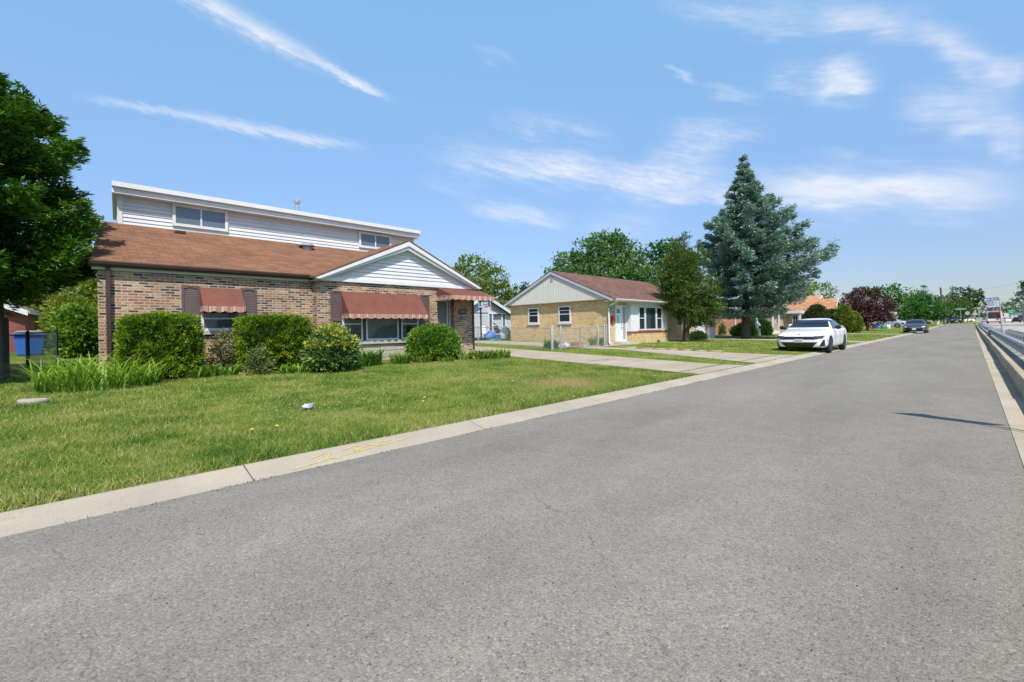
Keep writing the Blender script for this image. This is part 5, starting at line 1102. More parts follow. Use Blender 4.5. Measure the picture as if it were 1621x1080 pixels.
for k, (x, y, L_, n, lab) in enumerate([(-12.4, 2.2, .38, 90, 'bushy green leaf rosette between lilies and rose'), (-12.5, 2.75, .34, 80, 'low leafy rosette below the small window sill'), (-11.75, 4.05, .30, 80, 'low bent leaf rosette beside the loose shrub'),
        (-12.2, 6.35, .62, 140, 'upright fern like perennial under the triple window'), (-12.1, 5.9, .5, 110, 'leafy perennial just right of the loose shrub'), (-12.1, 7.25, .5, 150, 'tuft of strap leaves before the stone panel'), (-12.0, 7.95, .34, 90, 'yellowish low plant left of the round bush'), (-11.65, 8.6, .26, 80, 'small grassy tuft in front of the round bush')]):
    blades('border_plant', lab, (x, y, gz(x, y)), .26, .30, n, L_, .055 if k not in (5, 7) else .022, LEAF['lilac'] if k not in (3, 6) else LEAF['hosta' if k == 6 else 'herb'], arch=1.2, group='border plants along the brick house', seg=4)
for k, (x, y, lab) in enumerate([(-11.9, 9.45, 'variegated hosta next to the round bush'), (-11.75, 9.95, 'second variegated hosta from the round bush'), (-11.65, 10.45, 'third variegated hosta from the round bush'), (-11.6, 10.95, 'variegated hosta nearest the driveway edge')]):
    blades('hosta', lab, (x, y, gz(x, y)), .30, .28, 95, .36, .085, LEAF['hosta'], arch=.75, group='hosta row by the entrance', seg=4)
for x, y, lab, s_ in ((-14.0, 16.45, 'hosta clump beside the gate post of the chain link fence', .5), (-13.75, 19.75, 'hosta clump at the downspout corner of the buff house', .55)):
    blades('hosta', lab, (x, y, gz(x, y)), .34, .34, 110, s_, .10, LEAF['hosta'] if y > 18 else LEAF['herb'], arch=.8, seg=4)
# clipped evergreens along the road
shrub('dark_yew', 'dark rounded cone yew above the roof of the white sedan', (-11.5, 56.7, gz(-11.5, 56)), (1.25, 1.25, 2.9), LEAF['yewd'], n=3600, leaf=.16, power=1.8, lump=.05, lf=3, K=3, core=.85)
shrub('dark_yew', 'dark domed yew between the cone yew and the golden conifer', (-10.3, 58.0, gz(-10.3, 58)), (1.2, 1.2, 2.35), LEAF['yewd'], n=3400, leaf=.15, power=2.4, lump=.05, lf=3, K=3, core=.85)
shrub('golden_arborvitae', 'taller golden green pointed conifer beside the dark yews', (-9.3, 57.4, gz(-9.3, 57)), (.95, .95, 2.9), LEAF['arbor'], n=3600, leaf=.15, power=1.55, lump=.05, lf=3, K=3, core=.85)
shrub('golden_arborvitae', 'shorter golden conifer on the purple tree side', (-8.75, 58.6, gz(-8.7, 58)), (.8, .8, 2.2), LEAF['arbor'], n=2600, leaf=.15, power=1.7, lump=.06, lf=3, K=3, core=.85)
shrub('round_bush', 'round dark green bush before the red brick house', (-13.2, 43.4, gz(-12, 41)), (1.0, 1.0, 1.35), LEAF['dark'], n=2600, leaf=.13, power=2.4, lump=.06, lf=3, K=3, core=.85)
shrub('round_bush', 'lighter green loose bush right of the spruce trunk', (-13.4, 40.4, gz(-12, 38)), (.9, .8, 1.0), LEAF['herb'], n=1300, leaf=.13, power=2, lump=.2, lf=2, K=3, core=.7)
shrub('round_bush', 'tall feathery green bush behind the round dark bush', (-14.6, 47.2, gz(-13, 43)), (1.0, .9, 2.0), LEAF['pale'], n=1500, leaf=.15, power=1.8, lump=.25, lf=2, K=3, core=.6)
shrub('small_bush', 'thin upright bush against the red brick wall', (-16.2, 43.4, gz(-16, 43)), (.25, .25, .95), LEAF['pale'], n=500, leaf=.09, lump=.2, K=3, core=.6)
shrub('hedge', 'low clipped hedge behind the silver car', (-11.5, 104, gz(-11, 104)), (2.6, .8, 1.1), LEAF['herb'], n=1500, leaf=.25, power=4, lump=.05, K=3, core=.85)
shrub('small_bush', 'dark low bush at the foot of the white fence', (-13.3, 31.2, gz(-13, 31)), (.5, .6, .5), LEAF['dark'], n=900, leaf=.10, lump=.15, K=3, core=.7)
# ------------------------------------------------------------------ cars: a lofted, subdivided shell with wheel arches cut out; lamps, glass and trim lie on the shell
def paint(name, col, metal=.0, rough=.28):
    m, t, b, o = newmat(name); setb(t, b, col=col, rough=rough, metal=metal, coat=1.0 if sum(col) > .5 else .35, coatr=.03, spec=.5 if sum(col) > .5 else .25); return m
WPAINT, KPAINT, SPAINT, BPAINT = paint('white_car_paint', (.80, .80, .81)), paint('black_car_paint', (.012, .013, .020)), paint('silver_car_paint', (.52, .54, .57), .55), paint('blue_car_paint', (.035, .055, .10), .3)
TRIM = plain('gloss_black_trim', (.012, .012, .013), .25, .1, 4, coat=.5); LAMP = glass('lamp_glass', (.35, .36, .38), .0, .05); DLAMP = glass('dark_lamp_glass', (.03, .03, .035), .0, .04)
CHROME = plain('chrome', (.62, .63, .65), .12, .05, 4, metal=1.); REDLAMP = plain('red_lamp', (.35, .01, .01), .2, .05, 4, coat=1.); AMBER = plain('amber_reflector', (.6, .10, .02), .3, .05, 4)
RIMD = plain('dark_alloy', (.10, .10, .105), .3, .1, 5, metal=.8); RIMS = plain('bright_alloy', (.42, .43, .45), .3, .1, 5, metal=.8); PLATEW = plain('plate_white', (.66, .66, .66), .5, .05, 4)
SEDAN = [  # x, half width, bottom, belt, top, roof half width
    (2.45, .50, .34, .60, .64, .40), (2.40, .74, .25, .66, .71, .58), (2.22, .87, .20, .73, .79, .66), (1.75, .92, .18, .82, .89, .72), (1.25, .93, .18, .875, .95, .76),
    (.88, .93, .18, .91, 1.0, .79), (.55, .93, .18, .92, 1.17, .73), (.15, .93, .18, .925, 1.375, .62), (-.35, .93, .18, .93, 1.44, .60), (-.95, .93, .18, .935, 1.40, .585),
    (-1.45, .925, .18, .94, 1.23, .63), (-1.85, .915, .20, .945, 1.06, .70), (-2.2, .89, .24, .93, 1.02, .72), (-2.40, .80, .30, .88, .97, .64), (-2.46, .60, .38, .80, .90, .5)]
def scale_prof(tab, sx_, sw, sz_, dz_=0): return [(x * sx_, w * sw, b_ + dz_, be * sz_ + dz_, tp * sz_ + dz_, rw * sw) for x, w, b_, be, tp, rw in tab]
SUV = [(2.3, .55, .40, .80, .85, .45), (2.25, .78, .30, .88, .95, .6), (2.05, .89, .26, .95, 1.02, .7), (1.5, .93, .25, 1.0, 1.08, .76), (1.1, .94, .25, 1.03, 1.14, .78), (.75, .94, .25, 1.04, 1.36, .72), (.4, .94, .25, 1.05, 1.60, .64),
       (-.3, .94, .25, 1.06, 1.68, .63), (-1.2, .94, .25, 1.07, 1.66, .63), (-1.8, .935, .27, 1.08, 1.58, .64), (-2.1, .92, .30, 1.07, 1.30, .68), (-2.25, .86, .36, 1.0, 1.10, .62), (-2.3, .7, .42, .9, .98, .5)]
def car(name, label, loc, rotz, prof, pnt, wb=(1.47, -1.38), wr=.335, style='sport', rim=None, group=None):
    root = thing(name, label, 'car', loc, rotz, group); rim = rim or RIMS
    V, F = [], []; ns = len(prof)
    for x, w, b_, be, tp, rw in prof:
        half = [(0, b_), (.55 * w, b_), (.93 * w, b_ + .02), (.985 * w, b_ + .14), (w, b_ + .5 * (be - b_)), (.985 * w, be - .09), (.955 * w, be - .01), (.93 * w + 0 * rw, be + .012), (rw + (.93 * w - rw) * .12, tp - (tp - be) * .16), (rw * .93, tp - (tp - be) * .03 - .004), (rw * .55, tp + .004), (0, tp + .012)]
        V += [(x, y, z) for y, z in half] + [(x, -y, z) for y, z in half[-2:0:-1]]
    n = 22
    for i in range(ns - 1):
        for k in range(n): F.append((i * n + k, i * n + (k + 1) % n, (i + 1) * n + (k + 1) % n, (i + 1) * n + k))
    F += [tuple(range(n - 1, -1, -1)), tuple((ns - 1) * n + k for k in range(n))]
    me = mesh_from(V, F, 'body', [pnt, RUBBER], smooth=True)
    bm = bmesh.new(); bm.from_mesh(me); bmesh.ops.recalc_face_normals(bm, faces=bm.faces); bm.to_mesh(me); bm.free()
    ob = bpy.data.objects.new('body', me); COL.objects.link(ob)
    md = ob.modifiers.new('s', 'SUBSURF'); md.levels = 2; md.render_levels = 2
    dg = bpy.context.evaluated_depsgraph_get(); me2 = bpy.data.meshes.new_from_object(ob.evaluated_get(dg)); ob.modifiers.clear(); ob.data = me2
    bm = bmesh.new(); bm.from_mesh(me2); bvh = BVHTree.FromBMesh(bm); bm.free()
    # cut the wheel arches
    cm = MB(); R_ = wr * 1.13
    for x in wb:
        for sg in (-1, 1): cm.lathe((x, sg * .93, wr), [(R_, -.26), (R_, .26)], 28, 'y', 0)
    cut = cm.build('cutter', RUBBER, local=True)
    bo = ob.modifiers.new('b', 'BOOLEAN'); bo.operation = 'DIFFERENCE'; bo.object = cut; bo.solver = 'EXACT'
    dg = bpy.context.evaluated_depsgraph_get(); me3 = bpy.data.meshes.new_from_object(ob.evaluated_get(dg)); ob.modifiers.clear(); ob.data = me3; me3.name = 'body'
    bpy.data.objects.remove(cut); ob.parent = root
    me3.polygons.foreach_set('use_smooth', [True] * len(me3.polygons))
    try: me3.set_sharp_from_angle(angle=R(38))
    except Exception: pass
    def decal(nm, quads, way, mat, off=.006, nu=10, nv=4, par=None):
        """quads of 4 (a,b) corners projected on the shell: way 'f' front (y,z), 'b' back (y,z), 'l'/'r' sides (x,z), 't' top (x,y)"""
        VV, FF = [], []
        for Q in quads:
            q = [Vector((*p, 0)) for p in Q]; i0 = len(VV); ok = True; pts = []
            for i in range(nu + 1):
                for j in range(nv + 1):
                    p = q[0].lerp(q[1], i / nu).lerp(q[3].lerp(q[2], i / nu), j / nv)
                    o_, d_ = {'f': ((5, p.x, p.y), (-1, 0, 0)), 'b': ((-5, p.x, p.y), (1, 0, 0)), 'l': ((p.x, 5, p.y), (0, -1, 0)), 'r': ((p.x, -5, p.y), (0, 1, 0)), 't': ((p.x, p.y, 5), (0, 0, -1))}[way]
                    h, nn, _, _ = bvh.ray_cast(Vector(o_), Vector(d_))
                    if h is None: pts.append(None)
                    else:
                        if nn.dot(Vector(d_)) > 0: nn = -nn
                        pts.append(h + nn * off)
            for p in pts: VV.append(p if p is not None else Vector((0, 0, .5)))
            for i in range(nu):
                for j in range(nv):
                    f = [i * (nv + 1) + j, (i + 1) * (nv + 1) + j, (i + 1) * (nv + 1) + j + 1, i * (nv + 1) + j + 1]
                    if all(pts[k] is not None for k in f): FF.append([i0 + k for k in f])
        me_ = mesh_from(VV, FF, nm, mat, smooth=True); bm_ = bmesh.new(); bm_.from_mesh(me_); bmesh.ops.delete(bm_, geom=[v for v in bm_.verts if not v.link_faces], context='VERTS'); bmesh.ops.recalc_face_normals(bm_, faces=bm_.faces); bm_.to_mesh(me_); bm_.free()
        o2 = bpy.data.objects.new(nm, me_); COL.objects.link(o2); o2.parent = par or root
        return o2
    W = max(p[1] for p in prof); zt = max(p[4] for p in prof); suv = zt > 1.6
    cw = [p for p in prof if p[0] > 0 and p[4] - p[3] < .14][-1]; zc_ = cw[4]
    decal('windshield', [[(-.80 * W, zc_ + .03), (.80 * W, zc_ + .03), (.615 * W, zt - .085), (-.615 * W, zt - .085)]], 'f', CARG, nu=16, nv=8)
    decal('rear_window', [[(-.70 * W, zc_ + .12), (.70 * W, zc_ + .12), (.58 * W, zt - .09), (-.58 * W, zt - .09)]], 'b', CARG, nu=14, nv=8)
    for wy in ('l', 'r'):
        zb = prof[7][3] + .045; rf = .17 if not suv else .45; rr = -1.55 if not suv else -1.9
        decal('side_window', [[(rf + .52, zb), (-.40, zb), (-.40, zt - .09), (rf - .02, zt - .10)]], wy, CARG, nu=12, nv=8)
        decal('side_window', [[(-.47, zb), (rr + (.12 if not suv else 0), zb + .02), (-1.12 if not suv else rr + .15, zt - .125), (-.47, zt - .09)]], wy, CARG, nu=12, nv=8)
        for x in (-.44, .62 if not suv else .8): decal('door_seam', [[(x, .30), (x + .014, .30), (x + .014, zb - .02), (x, zb - .02)]], wy, RUBBER, off=.002, nu=1, nv=10)
        for x in (-.30, -1.28): decal('door_handle', [[(x, zb - .13), (x - .17, zb - .13), (x - .17, zb - .10), (x, zb - .10)]], wy, pnt, off=.022, nu=3, nv=1)
        decal('side_skirt', [[(1.0, .22), (-.95, .22), (-.95, .245), (1.0, .245)]], wy, RUBBER, off=.004, nu=12, nv=1)
        mb = MB(); sg = 1 if wy == 'l' else -1; mx = rf + .50
        mb.lathe((mx, sg * (W + .10), zb + .06), [(.02, -.11), (.075, -.08), (.085, 0), (.075, .07), (.03, .10)], 12, 'y'); mb.bar((mx, sg * (W - .06), zb + .01), (mx, sg * (W + .05), zb + .04), .06, .04)
        mb.build('mirror', TRIM if style in ('sport', 'ford') else pnt, root, local=True, smooth=True)
    z1 = prof[1][4]
    if style == 'sport':
        decal('grille', [[(-.50, z1 - .15), (.50, z1 - .15), (.52, z1 - .03), (-.52, z1 - .03)]], 'f', TRIM, nu=20, nv=3)
        for sg in (-1, 1):
            decal('headlight', [[(sg * .50, z1 - .16), (sg * .80, z1 - .11), (sg * .86, z1 + .01), (sg * .52, z1 - .02)]], 'f', DLAMP, nu=14, nv=4)
            decal('running_light', [[(sg * .80, z1 - .05), (sg * .84, z1 - .03), (sg * .875, z1 + .075), (sg * .855, z1 + .075)]], 'f', LAMP, off=.009, nu=3, nv=6)
            decal('side_vent', [[(sg * .69, .29), (sg * .84, .30), (sg * .85, .53), (sg * .81, .56)]], 'f', TRIM, nu=6, nv=6)
            decal('side_marker', [[(1.93, .50), (2.0, .50), (2.0, .55), (1.93, .55)]], 'l' if sg > 0 else 'r', AMBER, nu=2, nv=2)
        decal('lower_intake', [[(-.46, .26), (.46, .26), (.66, .455), (-.66, .455)]], 'f', TRIM, nu=20, nv=5)
        decal('emblem', [[(-.055, z1 + .02), (.055, z1 + .02), (.055, z1 + .05), (-.055, z1 + .05)]], 'f', TRIM, off=.008, nu=4, nv=2)
        decal('splitter', [[(-.72, .20), (.72, .20), (.74, .255), (-.74, .255)]], 'f', TRIM, nu=20, nv=2)
        zp = .50
    elif style == 'ford':
        decal('grille', [[(-.52, .50), (.52, .50), (.50, z1 - .02), (-.50, z1 - .02)]], 'f', RUBBER, nu=20, nv=4)
        for k in range(3): decal('grille_bar', [[(-.51, .525 + k * .058), (.51, .525 + k * .058), (.51, .55 + k * .058), (-.51, .55 + k * .058)]], 'f', CHROME, off=.014, nu=20, nv=1)
        for sg in (-1, 1):
            decal('headlight', [[(sg * .55, z1 - .14), (sg * .80, z1 - .10), (sg * .85, z1 + .03), (sg * .56, z1 + .0)]], 'f', LAMP, nu=10, nv=4)
            decal('fog_light', [[(sg * .66, .36), (sg * .76, .36), (sg * .78, .47), (sg * .68, .47)]], 'f', LAMP, nu=4, nv=3)
        decal('lower_intake', [[(-.46, .28), (.46, .28), (.52, .40), (-.52, .40)]], 'f', TRIM, nu=20, nv=4)
        zp = .44
    else:
        decal('grille', [[(-.48, z1 - .14), (.48, z1 - .14), (.52, z1 - .03), (-.52, z1 - .03)]], 'f', TRIM, nu=16, nv=3)
        decal('lower_intake', [[(-.55, .30), (.55, .30), (.58, .44), (-.58, .44)]], 'f', TRIM, nu=16, nv=3)
        for sg in (-1, 1): decal('headlight', [[(sg * .54, z1 - .10), (sg * .80, z1 - .06), (sg * .85, z1 + .05), (sg * .56, z1 + .0)]], 'f', LAMP, nu=10, nv=4)
        zp = .50
    for sg in (-1, 1): decal('tail_light', [[(sg * .45, zc_ - .24), (sg * .86, zc_ - .22), (sg * .86, zc_ - .10), (sg * .45, zc_ - .12)]], 'b', REDLAMP, nu=8, nv=3)
    pl = decal('plate', [[(-.155, zp - .08), (.155, zp - .08), (.155, zp + .075), (-.155, zp + .075)]], 'f', PLATEW, off=.022, nu=6, nv=2)
    if style == 'sport':
        decal('plate_band', [[(-.15, zp - .075), (.15, zp - .075), (.15, zp - .045), (-.15, zp - .045)]], 'f', BLUEP, off=.026, nu=6, nv=1, par=pl)
        for k in range(6): decal('plate_digit', [[(-.125 + k * .043, zp - .025), (-.10 + k * .043, zp - .025), (-.10 + k * .043, zp + .05), (-.125 + k * .043, zp + .05)]], 'f', plain('plate_red', (.42, .20, .20), .5), off=.026, nu=1, nv=1, par=pl)
    # wheels: tyre, inner disc and spoked rim
    for x in wb:
        for sg in (-1, 1):
            y = sg * (W - .115)
            w = MB().lathe((x, y, wr), [(wr * .62, -.10), (wr * .93, -.105), (wr, -.07), (wr, .07), (wr * .93, .105), (wr * .66, .10)], 28, 'y').build('wheel', RUBBER, root, local=True, smooth=True)
            mb = MB(); f = sg * .085
            mb.lathe((x, y, wr), sorted([(wr * .66, f - .03), (wr * .66, f), (wr * .60, f)], key=lambda q: q[1]), 28, 'y')
            mb.build('wheel_well', TRIM, w, local=True)
            mb = MB()
            for k in range(10):
                a = 2 * math.pi * k / 10; e = Vector((math.cos(a), 0, math.sin(a))); mb.bar(Vector((x, y + f + sg * .012, wr)), Vector((x, y + f + sg * .006, wr)) + e * wr * .64, .035, .022, 0, (0, 1, 0))
            mb.lathe((x, y + f + sg * .01, wr), [(wr * .12, -.02), (wr * .12, .02)], 12, 'y')
            mb.tube([Vector((x + math.cos(q) * wr * .65, y + f + sg * .006, wr + math.sin(q) * wr * .65)) for q in [2 * math.pi * k / 24 for k in range(25)]], .014, 5)
            mb.build('rim', rim, w, local=True)
    return root
car('parked_sedan', 'white sporty sedan with black grille parked half on the grass facing us', (-4.93, 23.6, .01), -math.pi / 2, SEDAN, WPAINT, style='sport', rim=RIMD)
car('parked_sedan', 'black sedan with chrome bar grille parked at the kerb farther along', (-4.15, 64.4, .02), -math.pi / 2, scale_prof(SEDAN, .985, .99, 1.0), KPAINT, style='ford', rim=RIMS)
car('parked_sedan', 'silver sedan seen side on in a driveway behind the black sedan', (-9.3, 90.6, gz(-9, 90.6) + .02), math.pi, scale_prof(SEDAN, .98, .98, 1.02), SPAINT, style='plain')
car('parked_coupe', 'white coupe nose peeking out behind the white sedan', (-11.2, 54.8, gz(-11, 54.8) + .02), 0, scale_prof(SEDAN, .97, 1.0, .96), WPAINT, style='plain', rim=RIMD)
car('parked_suv', 'dark blue car waiting at the far end of the street', (-2.9, 146.0, .66), -math.pi / 2 + .25, scale_prof(SUV, .98, .97, .92), BPAINT, style='plain')
car('parked_car', 'pale car parked under the bright maple beside the pole', (-7.4, 139.0, .72), math.pi / 2, scale_prof(SEDAN, .98, .98, 1.0), SPAINT, style='plain')
car('white_van', 'tiny white vehicle crossing at the far intersection', (-1.6, 230, .65), 0, scale_prof(SUV, 1.05, 1.0, 1.15), WPAINT, style='plain')
car('far_car', 'tiny silver car on the arterial beyond the grass island', (3.3, 236, .45), -math.pi / 2, SEDAN, SPAINT, style='plain')

# city bus on the arterial, heading this way
BU = thing('city_bus', 'white and red city bus driving towards us on the arterial road', 'bus', (4.1, 170, .45))
bx, by, b0 = 4.05, 166, .45
mb = MB(); mb.box(bx - 1.27, bx + 1.27, by, by + 11, b0 + .35, b0 + 3.0); mb.build('body', plain('bus_white', (.66, .64, .62), .35, .1, 2, coat=.5), BU, bevel=.12)
mb = MB(); mb.box(bx - 1.12, bx + 1.12, by - .03, by + .02, b0 + 1.2, b0 + 2.72); mb.build('windshield', CARG, BU, bevel=.03)
mb = MB(); mb.box(bx - 1.0, bx + 1.0, by - .035, by + .02, b0 + 2.75, b0 + 2.95); ds = mb.build('destination_board', plain('board_dark_red', (.22, .03, .02), .4), BU, bevel=.02)
mb = MB(); mb.box(bx - .7, bx + .55, by - .045, by - .036, b0 + 2.80, b0 + 2.90); mb.build('board_text', AMBER, ds)
mb = MB(); mb.box(bx - 1.28, bx + 1.28, by - .02, by + 10.9, b0 + .42, b0 + .52); mb.box(bx + .3, bx + .75, by - .04, by, b0 + .8, b0 + 1.12); mb.build('red_band', REDP, BU)
for sg in (-1, 1):
    mb = MB(); mb.box(bx + sg * 1.0 - .16, bx + sg * 1.0 + .16, by - .04, by, b0 + .75, b0 + 1.0); mb.build('headlight', plain('painted_lit_lens', (.85, .83, .7), .2), BU, bevel=.03)  # pale lens colour stands in for a burning headlight
    mb = MB(); mb.box(bx + sg * 1.28 - (.02 if sg < 0 else 0), bx + sg * 1.28 + (.02 if sg > 0 else 0), by + .8, by + 10, b0 + 1.3, b0 + 2.4); mb.build('side_window', CARG, BU)
    mb = MB(); mb.bar((bx + sg * 1.2, by - .05, b0 + 2.6), (bx + sg * 1.5, by - .25, b0 + 2.3), .05, .05); mb.box(bx + sg * 1.5 - .12, bx + sg * 1.5 + .12, by - .3, by - .22, b0 + 1.8, b0 + 2.3); mb.build('mirror', BLACKM, BU)
    for yy in (2.2, 8): MB().lathe((bx + sg * 1.13, by + yy, b0 + .48), [(.30, -.15), (.48, -.14), (.48, .14), (.30, .15)], 20, 'y' if False else 'x').build('wheel', RUBBER, BU, smooth=True)
mb = MB(); mb.box(bx - 1.2, bx + 1.2, by - .05, by + .1, b0 + .28, b0 + .45); mb.build('bumper', RUBBER, BU)
mb = MB(); mb.box(bx - .45, bx + .75, by + .4, by + 3, b0 + 3.0, b0 + 3.28); mb.build('roof_unit', plain('roof_unit_red', (.40, .10, .09), .6), BU, bevel=.08)
# dark truck at the right edge of the frame
TK = thing('truck', 'dark blue truck cut off by the right edge on the arterial', 'truck', (7.2, 112, .3))
mb = MB(); mb.prism([(6.2, 108.8, .75), (6.2, 108.8, 1.55), (6.2, 109.5, 1.65), (6.2, 110.4, 2.5), (6.2, 112.5, 2.55), (6.2, 112.6, .75)], (2.1, 0, 0)); mb.build('cab', BPAINT, TK, bevel=.08)
mb = MB(); mb.prism([(6.3, 109.55, 1.72), (6.3, 110.36, 2.42), (8.2, 110.36, 2.42), (8.2, 109.55, 1.72)], (0, -.05, .04)); mb.build('windshield', CARG, TK)
mb = MB(); mb.box(6.1, 8.4, 112.7, 117, .9, 3.6); mb.build('cargo_box', plain('cargo_grey', (.33, .33, .34), .5), TK, bevel=.03)
mb = MB(); mb.box(6.15, 8.35, 108.7, 108.8, .6, .95); mb.build('bumper', BLACKM, TK, bevel=.03)
for sg in (6.35, 8.15):
    for yy in (109.9, 115.6): MB().lathe((sg, yy, .70), [(.25, -.13), (.42, -.12), (.42, .12), (.25, .13)], 20, 'x').build('wheel', RUBBER, TK, smooth=True)
for sg in (6.5, 7.9): mb = MB(); mb.box(sg - .15, sg + .15, 108.74, 108.79, 1.1, 1.35); mb.build('headlight', LAMP, TK)

# ------------------------------------------------------------------ guard rails between the two roads
def w_beam(name, label, X, y0, y1, ztop, sg, post0, step, posts, bolts=True):
    """double-ribbed steel beam on steel posts; sg = side the ribs face"""
    g_ = thing(name, label, 'guard rail', (X, y0, .15))
    prof_ = [(0, 0), (.035, -.02), (.075, -.055), (.075, -.095), (.02, -.135), (.02, -.175), (.075, -.215), (.075, -.255), (.035, -.29), (0, -.31)]
    mb = MB(); n = 40
    for i in range(n):
        a, b_ = y0 + (y1 - y0) * i / n, y0 + (y1 - y0) * (i + 1) / n; ra, rb = rise(a) * .6, rise(b_) * .6
        for (p, q), (p2, q2) in zip(prof_, prof_[1:]):
            mb.face([(X + sg * p, a, ztop + q + ra), (X + sg * p2, a, ztop + q2 + ra), (X + sg * p2, b_, ztop + q2 + rb), (X + sg * p, b_, ztop + q + rb)])
    bm_ = mb.build('beam', GALV, g_, smooth=True, angle=60)
    so = bm_.modifiers.new('thickness', 'SOLIDIFY'); so.thickness = .006
    mb = MB(); y = post0
    while y < min(y1, 60):
        for zz in (-.155,): mb.lathe((X + sg * .025, y, ztop + zz + rise(y) * .6), [(.018, -.012), (.018, .012)], 8, 'x')
        y += step / 2
    if bolts: mb.build('bolts', BLACKM, bm_)
    y = post0; k = 0
    while y < y1 and k < posts:
        r0 = rise(y) * .6
        mb = MB(); mb.box(X - sg * .17 - .008, X - sg * .01, y - .005, y + .005, -.05 + r0, ztop - .02 + r0); mb.box(X - sg * .012 - .004, X - sg * .012 + .004, y - .06, y + .06, -.05 + r0, ztop - .02 + r0); mb.box(X - sg * .17 - .004, X - sg * .17 + .004, y - .06, y + .06, -.05 + r0, ztop - .02 + r0)
        mb.build('post', GALV, g_); y += step; k += 1
    return g_
w_beam('guard_rail', 'galvanised guard rail nearest the kerb with the bus stop pole behind it', .93, -18, 44.8, .625, -1, -17.5, 1.905, 33)
w_beam('guard_rail', 'rear guard rail facing the arterial road', 1.72, -18, 46, .60, 1, -17.0, 1.905, 33)
w_beam('guard_rail', 'farther guard rail running on to the grass island', .98, 47.2, 126, .625, -1, 48, 3.81, 21, bolts=False)
mb = MB(); mb.box(.78, 1.02, 45.2, 45.5, .1, .78); mb.box(.83, .97, 44.4, 45.2, .28, .58); tag(mb.build('rail_end_post', GALV, origin=(.9, 45.3, .15), bevel=.02), 'squat grey steel end post where the near guard rail stops', 'post')
mb = MB(); mb.box(1.52, 2.0, 60, 60.35, .14, .5); tag(mb.build('utility_box', GALV, origin=(1.7, 60, .15), bevel=.03), 'small grey box on the median behind the rail', 'box')

# ------------------------------------------------------------------ signs and poles
def sign_post(name, label, cat, loc, h, r=.03, lean=(0, 0), mat=GALV):
    t_ = thing(name, label, cat, loc); mb = MB(); mb.tube([Vector(loc) + Vector((0, 0, -.1)), Vector(loc) + Vector((lean[0], lean[1], h))], r, 8); mb.build('post', mat, t_, smooth=True); return t_
OLIVE = plain('olive_steel', (.34, .33, .22), .6, .15, 4)
SGX, SGY = 1.27, 40.9
bs = sign_post('bus_stop_sign', 'blue and white bus stop sign on a leaning pole behind the guard rail', 'sign', (SGX + .06, SGY, .15), 2.42, .032, (-.13, 0), OLIVE)
mb = MB(); mb.prism([(SGX - .55, SGY - .05, 1.93), (SGX - .06, SGY - .05, 1.97), (SGX - .10, SGY - .05, 2.62), (SGX - .59, SGY - .05, 2.59)], (0, .012, 0)); pn = mb.build('panel', plain('sign_white', (.52, .55, .56), .5, .06, 3), bs)
SBLUE = plain('sign_blue', (.03, .10, .42), .5, .1, 4)
lerp2 = lambda a, b_: (SGX - .59 + .49 * a + .04 * (1 - b_), SGY - .0535, 1.93 + .04 * a + (.66 - .01 * a) * b_)
mb = MB()
for a0, a1, b0_, b1 in ((0, 1, .74, 1), (0, 1, 0, .10)): mb.face([lerp2(a0, b0_), lerp2(a1, b0_), lerp2(a1, b1), lerp2(a0, b1)])
mb.build('band', SBLUE, pn)
mb = MB()
off3 = lambda p: (p[0], p[1] - .003, p[2])
for a0, a1, b0_, b1 in ((.06, .27, .81, .92), (.36, .58, .80, .93), (.64, .78, .81, .92), (.82, .94, .81, .92)): mb.face([off3(lerp2(a0, b0_)), off3(lerp2(a1, b0_)), off3(lerp2(a1, b1)), off3(lerp2(a0, b1))])
mb.build('white_lettering', plain('sign_letter', (.50, .56, .70), .5), pn)
mb = MB()
for a0, a1, b0_ in ((.04, .5, .66), (.04, .35, .58), (.4, .7, .56), (.04, .6, .48), (.04, .30, .38), (.35, .66, .36), (.04, .55, .27)): mb.face([off3(lerp2(a0, b0_)), off3(lerp2(a1, b0_)), off3(lerp2(a1, b0_ + .03)), off3(lerp2(a0, b0_ + .03))])
mb.face([off3(lerp2(.78, .15)), off3(lerp2(.80, .15)), off3(lerp2(.80, .70)), off3(lerp2(.78, .70))]); mb.build('dark_lettering', plain('sign_ink', (.12, .13, .17), .6), pn)
# sign just out of the frame whose long shadow lies across the road
ns = sign_post('road_sign', 'grey diamond road sign on a steel post behind the guard rail near us', 'sign', (1.2, 6.85, .15), 2.7, .022)
dv = Vector((math.cos(R(173)), math.sin(R(173)), 0)); c0 = Vector((1.2, 6.85, 2.42)) + Vector((-.02, -.04, 0))
mb = MB(); mb.prism([c0 + dv * .54, c0 + Vector((0, 0, .54)), c0 - dv * .54, c0 - Vector((0, 0, .54))], (.001, -.005, 0)); mb.build('panel', GALV, ns)
mb = MB(); mb.tube([(1.3, 6.68, .05), (1.3, 6.68, 2.1)], .016, 6); mb.build('stay', GALV, ns)
up_ = sign_post('utility_pole', 'leaning wooden utility pole between the bright maple and the olive tree', 'pole', (-4.0, 131, .55), 7.75, .15, (-.5, 0), WOODD)
mb = MB()
pts = [Vector((-4.45, 131, 7.9)) + Vector((t * 12, t * 30, 2.2 * t - 3.2 * t * (1 - t))) for t in [k / 12 for k in range(13)]]
mb.tube(pts, .016, 4); tag(mb.build('power_line', BLACKM, origin=(-4.5, 131, 8)), 'thin overhead wire rising from the leaning pole', 'wire')
ss = sign_post('street_name_sign', 'green street name sign on a thin post by the intersection', 'sign', (-1.75, 147.0, .7), 3.4, .05)
